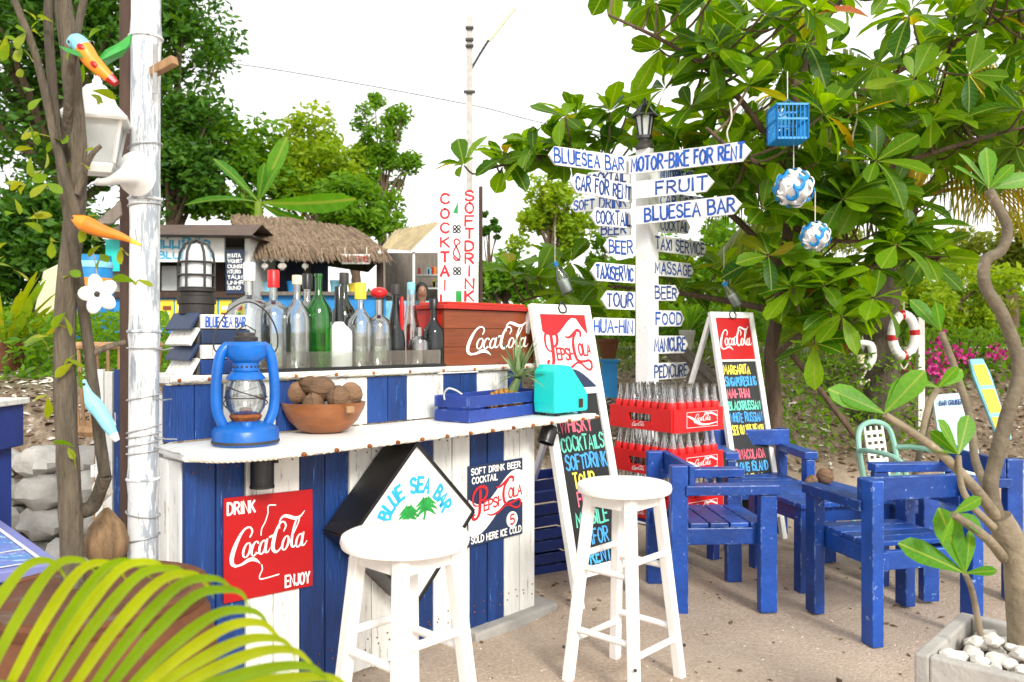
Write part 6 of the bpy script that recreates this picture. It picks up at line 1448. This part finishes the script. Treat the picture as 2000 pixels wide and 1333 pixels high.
# ------------------------------------------------------------------ things hung in the almond tree
def hang(px, top, bot, d, parent): MB().tube([T(px, top, d), T(px, (top+bot)/2, d), T(px, bot, d)], .003, 5).build('string', ROPE, parent)
d = 4.65; c = T(1538, 278, d); s_ = d/F
t = thing('bird_cage', 'bright blue wooden bird cage hanging in the almond tree', 'bird cage', c)
for z in (0, 38, 66): MB().box(c+ZU*(z*s_+.004), (60*s_, 60*s_, .012)).build('frame', BBLUE, t) if z == 0 else [MB().beam(c+V((sx_*30*s_, -30*s_, z*s_)), c+V((sx_*30*s_, 30*s_, z*s_)), .008, .012).build('frame', BBLUE, t) for sx_ in (-1, 1)]+[MB().beam(c+V((-30*s_, sy_*30*s_, z*s_)), c+V((30*s_, sy_*30*s_, z*s_)), .008, .011).build('frame', BBLUE, t) for sy_ in (-1, 1)]
for k in range(9):
    o_ = lerp(-30, 30, k/8)*s_; th_k = .006 if k in (0, 8) else .0030
    for p, q in ((V((o_, -30*s_, 0)), 1), (V((o_, 30*s_, 0)), 1), (V((-30*s_, o_, 0)), 1), (V((30*s_, o_, 0)), 1)): MB().tube([c+p, c+p+ZU*(66*s_)], th_k, 6).build('bar', BBLUE, t)
    MB().tube([c+V((o_, 0, 84*s_-abs(o_)*.55)), c+V((o_, -30*s_, 66*s_))], .0022, 6).build('roof_bar', BBLUE, t); MB().tube([c+V((o_, 0, 84*s_-abs(o_)*.55)), c+V((o_, 30*s_, 66*s_))], .0022, 6).build('roof_bar', BBLUE, t)
hang(1538, 140, 194, d, t)
def puzzle(px, py, r_, d, label, seed):
    c = T(px, py, d); t = thing('puzzle_lamp', label, 'lamp shade', c); R_ = r_*d/F
    MB().ball(c, R_*.88, 20, 14).build('inner_globe', PLW, t)
    dirs = [V((math.cos(i_*2.4)*math.sqrt(1-((i_+.5)/15-1)**2), math.sin(i_*2.4)*math.sqrt(1-((i_+.5)/15-1)**2), (i_+.5)/15-1)) for i_ in range(30)]
    for i_, dv in enumerate(dirs):
        a = dv.cross(V((.3, .2, 1))).normalized(); b2_ = dv.cross(a); mb = MB()
        st2 = [(.40*math.cos(q)*(.4+.6*q/5), .40*math.sin(q)*(.4+.6*q/5)) for q in [k*.5 for k in range(10)]]
        pts = [(c+(dv+a*x+b2_*y).normalized()*R_*(1+.05*math.sin(k))) for k, (x, y) in enumerate(st2)]
        vs = []
        for k, p in enumerate(pts):
            tg = (pts[min(k+1, 9)]-pts[max(k-1, 0)]).normalized(); n2 = (p-c).normalized(); s2 = tg.cross(n2)*R_*.15*math.sin(math.pi*(k+.6)/10); vs += [p-s2, p+n2*R_*.05, p+s2]
        mb.add(vs, [(k*3+j, k*3+j+1, k*3+j+4, k*3+j+3) for k in range(9) for j in (0, 1)], True); mb.build('curl', BBLUE if i_ % 2 else PLW, t)
    hang(px, py-r_-60, py-r_+4, d, t)
puzzle(1550, 368, 37, 4.7, 'blue and white puzzle globe hanging below the bird cage', 1)
puzzle(1592, 462, 28, 4.75, 'smaller blue puzzle globe hanging right and below the first', 2)
for px, py, ex, ey, d, lb, cm in ((1084, 512, 1110, 574, 5.6, 'clear plastic bottle with blue cap hanging left of the signpost', BBLUE), (1414, 552, 1442, 598, 5.3, 'clear plastic bottle with blue cap hanging right of the signpost', BBLUE)):
    a, b_ = T(px, py, d), T(ex, ey, d+.03); ax = (b_-a).normalized(); M_ = ax.to_track_quat('Z', 'Y').to_matrix(); L = (b_-a).length; r_ = L*.19
    t = thing('plastic_bottle', lb, 'bottle', a)
    MB().lathe([(.012, L*.1), (.013, L*.16), (r_, L*.45), (r_, L*.95), (r_*.85, L), (0, L), (0, L-.004), (r_*.8, L-.004), (r_-.003, L*.94), (r_-.003, L*.46), (.010, L*.16), (.010, L*.1)], 16, a, M_).build('body', GLP, t)
    MB().lathe([(0, 0), (.017, 0), (.018, L*.12), (0, L*.12)], 12, a, M_).build('cap', cm, t)
    MB().lathe([(0, L*.93), (r_-.005, L*.93), (r_-.005, L*.55), (0, L*.55)], 14, a, M_).build('water', FROST, t); hang(px, py-70, py+2, d, t)
# dangling strings
for px, y0_, y1_, d in ((1425, 200, 278, 4.8), (1670, 180, 300, 4.9), (1698, 260, 330, 5.0)):
    single(MB().tube([V(q) for q in cr([T(px, y0_, d), T(px+4, lerp(y0_, y1_, .4), d), T(px-5, lerp(y0_, y1_, .75), d), T(px-1, y1_, d)], 5)], .005, 6), 'dangling_string', ROPE, {1425: 'pale string dangling above the motor bike board', 1670: 'long pale string dangling right of the bird cage', 1698: 'short pale string dangling far right of the bird cage'}[px], 'string', T(px, y0_, d))

# ------------------------------------------------------------------ right background things
d = 8.9; t = thing('milestone', 'white milestone lettered 5 KM beside the road', 'milestone', (T(1643, 660, d).x, d, 1.0))
a, b_ = T(1605, 612, d), T(1682, 684, d); MB().prism([(0, 0), (b_.x-a.x, 0), (b_.x-a.x, (a.z-b_.z)*.82), ((b_.x-a.x)*.5, a.z-b_.z), (0, (a.z-b_.z)*.82)], V((a.x, d, b_.z)), X_, ZU, .12).build('stone', PLW, t, bevel=.01)
mb = MB(); write(mb, 'CHA AM', T(1612, 632, d-.06), X_, ZU, .30, .05, .014, off=.003); write(mb, '5', T(1628, 654, d-.06), X_, ZU, .055, .095, .018, off=.003); write(mb, 'KM', T(1622, 676, d-.06), X_, ZU, .19, .07, .014, off=.003); mb.build('lettering', BLACK, t)
def potted(px, topy, boty, w_, d, label, m, leaf_m, nl, ll, base_z=None):
    p = T(px, boty, d); s2 = d/F; h = (boty-topy)*s2; r_ = w_/2*s2; t = thing('potted_plant', label, 'potted plant', p)
    MB().lathe([(0, 0), (r_*.62, 0), (r_*.7, h*.1), (r_*.95, h*.72), (r_, h*.8), (r_*1.06, h*.84), (r_*1.06, h), (r_*.9, h), (r_*.88, h*.85), (0, h*.85)], 24, p).build('pot', m, t)
    r2 = random.Random(int(px))
    for k in range(nl):
        a_ = r2.uniform(0, 6.28); e = r2.uniform(.7, 1.45); dv = V((math.cos(a_)*math.cos(e), math.sin(a_)*math.cos(e), math.sin(e))); leaf_obj(t, p+ZU*h*.84+V((math.cos(a_), math.sin(a_), 0))*r_*.3*r2.random(), frame(dv, r2.uniform(-1, 1)), ll*r2.uniform(.7, 1.2), leaf_m, shape=(1, .13, .2, .12))
    return t
potted(1656, 652, 690, 46, 8.4, 'brown pot of upright yellow-green leaves in front of the milestone', WOODB, VINE, 22, .26)
potted(1188, 662, 700, 42, 6.9, 'orange-brown pot on a blue pedestal left of the signpost', TERRA, FRANG, 14, .16)
p = T(1190, 702, 6.9); single(MB().box((p.x, p.y, p.z-.17), (.12, .12, .30)).box((p.x, p.y, p.z-.012), (.15, .15, .022)), 'pedestal', BBLUE, 'blue wooden pedestal under the orange-brown pot', 'pedestal', p-ZU*.32)
potted(1342, 645, 690, 30, 8.6, 'tall grey pot of green leaves right of the signpost', CONC, FRANG, 26, .34)
p = T(20, 740, 5.9); potted(12, 668, 742, 70, 5.9, 'terracotta pot with arching palm leaves at the left edge', TERRA, VINE, 30, .52)
# leaning weathered boat plank
a, b_ = T(1300, 668, 6.6), T(1420, 775, 6.2); mb = MB().beam(a, b_, .16, .04, up=(0, -1, .5)); mb.beam(a+V((0, -.03, .03)), b_+V((0, -.03, .03)), .03, .03); single(mb, 'weathered_plank', WOODG, 'weathered grey plank leaning down the bank behind the crates', 'plank', b_)
# life buoy, lamp bracket on the palm trunk, white post
c = T(1765, 655, 6.55); t = thing('life_buoy', 'white life buoy with red bands hung on the palm trunk', 'life buoy', c); s_ = 6.55/F
mb = [MB(), MB()]
for k in range(24):
    a0, a1 = k*math.tau/24, (k+1)*math.tau/24; red_ = k % 6 == 0
    mb[1 if red_ else 0].tube([c+V((math.cos(a_)*22*s_, -.0, math.sin(a_)*40*s_)) for a_ in (a0, (a0+a1)/2, a1)], (9.4 if red_ else 9)*s_, 12)
mb[0].build('ring', PLW, t); stuff(mb[1].build('red_bands', RED, t)); MB().tube([c+ZU*(40*s_), T(1765, 585, 6.7)], .006, 6).build('rope', ROPE, t); MB().tube([V(q) for q in cr([c-ZU*(40*s_)+V((-.05, 0, 0)), c-ZU*(66*s_), c-ZU*(40*s_)+V((.06, 0, 0))], 5)], .006, 6).build('rope', ROPE, t)
c = T(1694, 690, 6.65); t = thing('driftwood_bracket', 'white driftwood bracket with a little cup fixed to the palm trunk', 'ornament', c); s_ = 6.65/F
MB().tube([V(q) for q in cr([c+V((-30*s_, 0, 36*s_)), c+V((-18*s_, 0, 22*s_)), c+V((6*s_, 0, 16*s_)), c+V((10*s_, 0, -10*s_)), c+V((-2*s_, 0, -30*s_))], 5)], [.026]*10+[.032]*11, 10).build('bracket', PLW, t)
MB().lathe([(0, 0), (.022, 0), (.032, .07), (.028, .07), (.02, .01), (0, .01)], 14, c+V((-16*s_, -.03, -20*s_))).build('cup', CREAM, t)
MB().tube([V(q) for q in cr([c-ZU*(30*s_), c-ZU*(60*s_)+V((-.06, 0, 0)), c-ZU*(52*s_)+V((.02, 0, 0))], 5)], .008, 6).build('cord', ROPE, t)
p = T(1797, 620, 6.9); single(MB().box((p.x, p.y, (p.z+.3)/2), (.055, .055, p.z-.3)), 'white_post', PLANKW, 'thin grey-white post right of the life buoy', 'post', (p.x, p.y, .3), bevel=.004)
# surf board and pale folding sign
a, b_ = T(1962, 860, 5.6), T(1905, 702, 5.9); ax = (b_-a); L = ax.length; ax.normalize(); sd_ = ax.cross(V((0, -1, 0))).normalized()
t = thing('bodyboard', 'yellow and pale blue bodyboard leaning behind the frangipani', 'board', a)
MB().prism([(0, -.05), (L*.8, -.065), (L, -.05), (L, .05), (L*.8, .065), (0, .05)], a, ax, sd_, .03).build('deck', LBLUE, t, bevel=.01)
for f0, f1 in ((.06, .28), (.33, .62), (.67, .93)): MB().prism([(L*f0, -.045), (L*f1, -.045), (L*f1, .045), (L*f0, .045)], a+V((0, -.0185, 0)), ax, sd_, .006).build('stripe', YEL, t)
bz = [T(1822, 772, 5.3), T(1880, 768, 5.3), T(1925, 930, 5.0), T(1845, 930, 5.0)]; c = bz[3].lerp(bz[2], .5)
t = thing('folding_sign', 'pale blue and white folding sign behind the right chair', 'sign', V((c.x, c.y, 0)))
mb = MB(); mb.add(bz+[q+V((0, .02, 0)) for q in bz], [(0, 1, 2, 3), (7, 6, 5, 4), (0, 4, 5, 1), (1, 5, 6, 2), (2, 6, 7, 3), (3, 7, 4, 0)]); mb.build('panel', mat('pale_blue_board', (.48, .68, .76), .5, .1, 5, .05), t)
ux = (bz[1]-bz[0]).normalized(); wv_ = (bz[0]-bz[3]).normalized(); mb = MB(); write(mb, 'BAR CRUISER', bz[0].lerp(bz[3], .14)+ux*.03, ux, (ZU-ux*ux.z).normalized(), .15, .03, .006, off=.006); mb.build('lettering', PAINTB, t)
for a_, b2_ in ((T(1822, 772, 5.32), T(1768, 880, 5.5)), (T(1880, 768, 5.32), T(1840, 870, 5.6)), (bz[3], V((bz[3].x+.03, bz[3].y-.05, 0))), (bz[2], V((bz[2].x+.03, bz[2].y-.05, 0)))): MB().beam(a_, V((b2_.x, b2_.y, 0.0)), .025, .03).build('leg', WOODG, t)
# cream parasol panel and blue barrel at the left
p = T(94, 640, 6.4); single(MB().prism([(0, 0), (.10, .12), (.10, .46), (.0, .40), (-.06, .1)], T(86, 630, 6.4), V((.8, .6, 0)), ZU, .06).box((p.x, p.y, .85+.02), (.04, .04, .5)), 'cream_panel', CREAM, 'cream folded canvas panel behind the slender tree', 'panel', (p.x, p.y, .8))
p = T(182, 560, 7.4); p.z = hgt(p.x, p.y); s_ = 7.4/F; t = thing('barrel', 'blue barrel with orange swirl standing behind the slender tree', 'barrel', p); zt_ = row(500, 7.4)-p.z
MB().lathe([(0, 0), (.15, 0), (.17, zt_*.3), (.17, zt_*.7), (.15, zt_), (0, zt_)], 24, p).build('body', BBLUE, t); MB().lathe([(.172, zt_*.68), (.174, zt_*.72), (.170, zt_*.78)], 24, p).build('band', ORNG, t); MB().lathe([(.165, zt_*.88), (.167, zt_*.91), (.16, zt_*.94)], 24, p).build('band', LBLUE, t)

# ------------------------------------------------------------------ background trees
def bgtree(label, cx, cy, rx, ry, d, N, m, ls_, seed, cat='tree', name='background_tree', clump=26, flat=1.0, trunk=True, bark=BARKB):
    r = random.Random(seed); c = T(cx, cy, d); RX, RZ = rx/F*d, ry/F*d; RY = RX*.8
    b_ = V((c.x, c.y, hgt(c.x, d))); t = thing(name, label, cat, b_, group=None)
    cl = []
    for k in range(clump):
        while True:
            q = V((r.uniform(-1, 1), r.uniform(-1, 1), r.uniform(-1, 1)))
            if q.length < 1: break
        q = q*(.55+.42*q.length); cl.append((c+V((q.x*RX, q.y*RY, q.z*RZ)), r.uniform(.20, .36)*min(RX, RZ*1.2)))
    mb = MB()
    for k in range(N):
        cc2, cr2 = cl[k % clump]; q = V((r.gauss(0, 1), r.gauss(0, 1), r.gauss(0, .75))).normalized()*cr2*(r.random()**.45)*1.15; p = cc2+q
        u_ = V((r.gauss(0, 1), r.gauss(0, 1), r.gauss(0, .6))).normalized(); v_ = u_.cross(V((r.gauss(0, 1), r.gauss(0, 1), r.gauss(0, 1)))).normalized(); s = ls_*r.uniform(.6, 1.3)
        mb.add([p-u_*s, p+v_*s*.42, p+u_*s, p-v_*s*.42], [(0, 1, 2, 3)])
    stuff(mb.build('crown', m, t))
    if trunk:
        MB().tube([b_-ZU*.05, b_.lerp(c, .5)+V((RX*.05, 0, 0)), c], [RX*.09+.03, RX*.06+.02, .02], 8).build('trunk', bark, t)
        for k in range(0, clump, 3): mid = b_.lerp(c, r.uniform(.35, .8)); MB().tube([mid, mid.lerp(cl[k][0], .5)+ZU*.08, cl[k][0]], [RX*.03+.015, RX*.02+.01, .008], 6).build('limb', bark, t)
    return t
bgtree('huge dark spreading tree filling the upper left corner', 110, 110, 330, 330, 15.5, 26000, FOLD, .085, 101, clump=70)
bgtree('dark tree with feathery twigs left of the sky gap', 345, 60, 100, 120, 15.0, 5200, FOLD, .07, 102, clump=26)
bgtree('rounded dark green tree behind the food stall', 330, 300, 140, 150, 14.6, 9000, FOLD, .08, 103, clump=36)
bgtree('mid green bushy tree right of the dark trees', 480, 340, 120, 110, 15.2, 7500, FOLM, .08, 104, clump=30)
bgtree('bright yellow-green tree behind the thatched hut', 620, 340, 110, 110, 15.6, 7000, FOLL, .075, 105, clump=30)
bgtree('tall thin feathery tree with drooping twigs beside the utility pole', 748, 300, 62, 145, 16.0, 5200, FOLM, .06, 106, clump=40)
bgtree('light bushy shrub tree behind the snack stall', 690, 420, 120, 70, 14.2, 5000, FOLM, .075, 107, clump=24)
bgtree('shrubby dark tree behind the left edge of the stalls', 60, 480, 150, 130, 11.5, 9000, FOLD, .07, 108, clump=36)
bgtree('small round bright green tree left of the signpost', 1075, 440, 88, 82, 12.5, 5200, FOLL, .055, 109, clump=26)
bgtree('low dark green tree between the COCKTAIL board and signpost', 985, 545, 80, 60, 12.0, 4200, FOLM, .06, 110, clump=20)
bgtree('bushy green tree behind the signpost', 1190, 540, 110, 75, 12.6, 5200, FOLM, .06, 111, clump=24)
bgtree('dense green tree behind the almond trunk', 1420, 520, 150, 110, 13.0, 7500, FOLM, .065, 112, clump=30)
bgtree('yellowish tree behind the second puzzle globe', 1560, 480, 110, 90, 14.0, 4600, FOLY, .06, 113, clump=24)
bgtree('bright green bushy tree behind the palm', 1830, 570, 160, 75, 12.0, 7500, FOLL, .06, 114, clump=30)
bgtree('yellow-lit tree at the far right edge', 1975, 520, 110, 90, 13.0, 5000, FOLY, .06, 115, clump=24)
bgtree('leafy thicket right of the milestone', 1690, 590, 120, 60, 12.6, 5000, FOLM, .06, 116, clump=24)
bgtree('slim sapling behind the COCKTAIL board', 955, 450, 22, 40, 14.0, 700, FOLD, .05, 117, clump=10)
# hedge that closes the view under the trees
mb = MB(); rh = random.Random(77)
for k in range(26000):
    x = rh.uniform(-11, 12.5); y = 15.5+rh.random()*2.5; z = 1.0+abs(rh.gauss(0, 1))*.42+.35*rh.random(); z = min(z, 2.1+.35*noise.noise(V((x*.8, 0, 0)))); p = V((x, y, z))
    u_ = V((rh.gauss(0, 1), rh.gauss(0, 1), rh.gauss(0, .6))).normalized(); v_ = u_.cross(V((rh.gauss(0, 1), rh.gauss(0, 1), rh.gauss(0, 1)))).normalized(); s = .10*rh.uniform(.6, 1.3)
    mb.add([p-u_*s, p+v_*s*.45, p+u_*s, p-v_*s*.45], [(0, 1, 2, 3)])
tag(stuff(mb.build('hedge', FOLM)), 'low green undergrowth running behind the stalls and trees', 'undergrowth')
# banana plant behind the hut
b_ = T(500, 480, 12.9); b_.z = hgt(b_.x, b_.y); t = thing('banana_plant', 'banana plant with big torn leaves rising over the thatched hut', 'banana plant', b_); cz = T(505, 395, 12.9)
MB().tube([b_, cz], [.12, .06], 12).build('stem', BANAN, t)
for dx, dy, w_, bend in ((62, -120, .22, .1), (-70, -85, .16, .25), (20, -70, .14, .1), (85, 55, .20, .55), (180, 20, .16, .5), (-130, -20, .14, .5), (40, -60, .12, .2)):
    e = cz+V((dx/F*12.9, -.25, -dy/F*12.9)); d_ = e-cz; leaf_obj(t, cz, frame(d_, 1.3 if dy > 0 else .4, V((0, -.8, .6))), d_.length, BANAN, shape=(1, .24, .25, round(bend*.5, 2)))
# bougainvillea
b_ = T(1880, 720, 7.6); b_.z = hgt(b_.x, b_.y); t = thing('bougainvillea', 'bougainvillea bush with magenta flowers on the bank at the right', 'shrub', b_); rr = random.Random(41)
mg, mp_ = MB(), MB()
for k in range(2200):
    x, y = rr.uniform(1770, 2010), rr.uniform(640, 800); p = T(x, y, rr.uniform(7.2, 8.0)); u_ = V((rr.gauss(0, 1), rr.gauss(0, 1), rr.gauss(0, 1))).normalized(); v_ = u_.cross(V((rr.gauss(0, 1), 1, rr.gauss(0, 1)))).normalized(); s = rr.uniform(.02, .04)
    mg.add([p-u_*s, p+v_*s*.5, p+u_*s, p-v_*s*.5], [(0, 1, 2, 3)])
for cx, cy in ((1838, 665), (1855, 705), (1830, 690), (1882, 695), (1940, 688), (1955, 692), (1862, 690), (1835, 722), (1842, 735), (1780, 725), (1900, 700), (1815, 718)):
    for k in range(26):
        p = T(cx+rr.gauss(0, 9), cy+rr.gauss(0, 8), 7.15+rr.uniform(0, .1)); u_ = V((rr.gauss(0, 1), rr.gauss(0, 1), rr.gauss(0, 1))).normalized(); v_ = u_.cross(V((rr.gauss(0, 1), 1, rr.gauss(0, 1)))).normalized(); s = rr.uniform(.015, .028)
        mp_.add([p-u_*s, p+v_*s*.8, p+u_*s, p-v_*s*.8], [(0, 1, 2, 3)])
stuff(mg.build('foliage', FOLM, t)); stuff(mp_.build('flowers', PINK, t))
for k in range(5): MB().tube([b_, b_+V((rr.uniform(-.4, .4), rr.uniform(-.2, .2), .3))], [.012, .005], 6).build('stem', BARKB, t)
# leafy weeds on the bank top and by the stone wall
def weed(name, label, x0, x1, y0, y1, d0, d1, N, m, s0, seed):
    r = random.Random(seed); mb = MB()
    for k in range(N):
        p = T(r.uniform(x0, x1), r.uniform(y0, y1), r.uniform(d0, d1)); g = hgt(p.x, p.y); p.z = max(p.z, g+.01); 
        u_ = V((r.gauss(0, 1), r.gauss(0, 1), r.gauss(0, .7))).normalized(); v_ = u_.cross(V((r.gauss(0, 1), r.gauss(0, 1), 1))).normalized(); s = s0*r.uniform(.6, 1.3); mb.add([p-u_*s, p+v_*s*.4, p+u_*s, p-v_*s*.4], [(0, 1, 2, 3)])
    return tag(stuff(mb.build(name, m)), label, 'weeds')
weed('weeds', 'bushy weeds on top of the bank at the far left', 0, 330, 610, 760, 5.6, 7.2, 5200, FOLM, .035, 51)
weed('weeds', 'green creepers on the bank beside the palm trunk', 1440, 1800, 690, 880, 6.1, 7.8, 2600, FOLM, .03, 52)
weed('weeds', 'leafy weeds under the trees behind the signpost', 960, 1500, 600, 668, 8.6, 9.2, 4200, FOLM, .045, 53)

# ------------------------------------------------------------------ utility pole with street lamp, wires
d = 20.0; p = T(917, 660, d); zt_ = row(35, d)
t = thing('utility_pole', 'tall pale concrete utility pole with street lamp arm', 'utility pole', (p.x, d, hgt(p.x, d)))
MB().box((p.x, d, (zt_+.9)/2), (.15, .15, zt_-.9)).build('shaft', CONC, t)
arm = [T(918, 140, d), T(935, 110, d), T(955, 78, d)]; MB().tube([V(q) for q in cr(arm, 5)], .03, 8).build('arm', IRON, t)
MB().beam(T(955, 80, d), T(1006, 15, d), .09, .07).build('lamp_head', CREAM, t)
for y in (55, 78, 180, 90): MB().box(T(917, y, d-.1), (.28 if y == 180 else .2, .08, .06)).build('insulator', IRON, t)
single(MB().tube([V(q) for q in cr([T(300, 105, 20.0), T(560, 140, 20.0), T(917, 205, 20.0), T(1080, 245, 20.2), T(1500, 330, 20.6)], 6)], .012, 5), 'power_line', IRON, 'thin power line crossing the white sky to the utility pole', 'cable', T(917, 205, 20.0))

# ------------------------------------------------------------------ printed and fixed pieces belong to the part that carries them
HOST = {'lettering': ('panel', 'face', 'name_board', 'top', 'stone', 'front_board'), 'script': ('panel', 'white_panel', 'red_panel', 'front_board'), 'white_wave': ('panel',), 'price_disc': ('panel',), 'palm_motif': ('face',), 'chalk_line': ('slate',),
        'screw': ('shelf',), 'nail_heads': (), 'picture': ('poster',), 'chalk_writing': ('menu_board',), 'eye': ('head', 'face'), 'red_wave': ('white_panel',), 'navy_wave': ('white_panel',), 'white_line': ('painting',), 'lid_panel': ('lid',), 'printed_label': ('side_panel',), 'filler_cap': ('tank',), 'tank_band': ('tank',), 'vent': ('housing',), 'switch': ('housing',), 'vent_holes': ('chimney',), 'flower_outline': ('panel',), 'ampersand': ('panel',), 'green_glasses': ('panel',), 'stripe': ('deck',), 'nose': ('face',), 'mouth': ('face',), 'node_ring': ('culm',)}
def stem_(o): return o.name.split('.')[0]
for o in list(C.objects):
    hosts = HOST.get(stem_(o))
    if not hosts or o.parent is None or o.parent.type != 'EMPTY': continue
    for h in hosts:
        c = [q for q in o.parent.children if stem_(q) == h and q is not o and q.location.length < 1e-6]
        if c: o.parent = c[0]; break
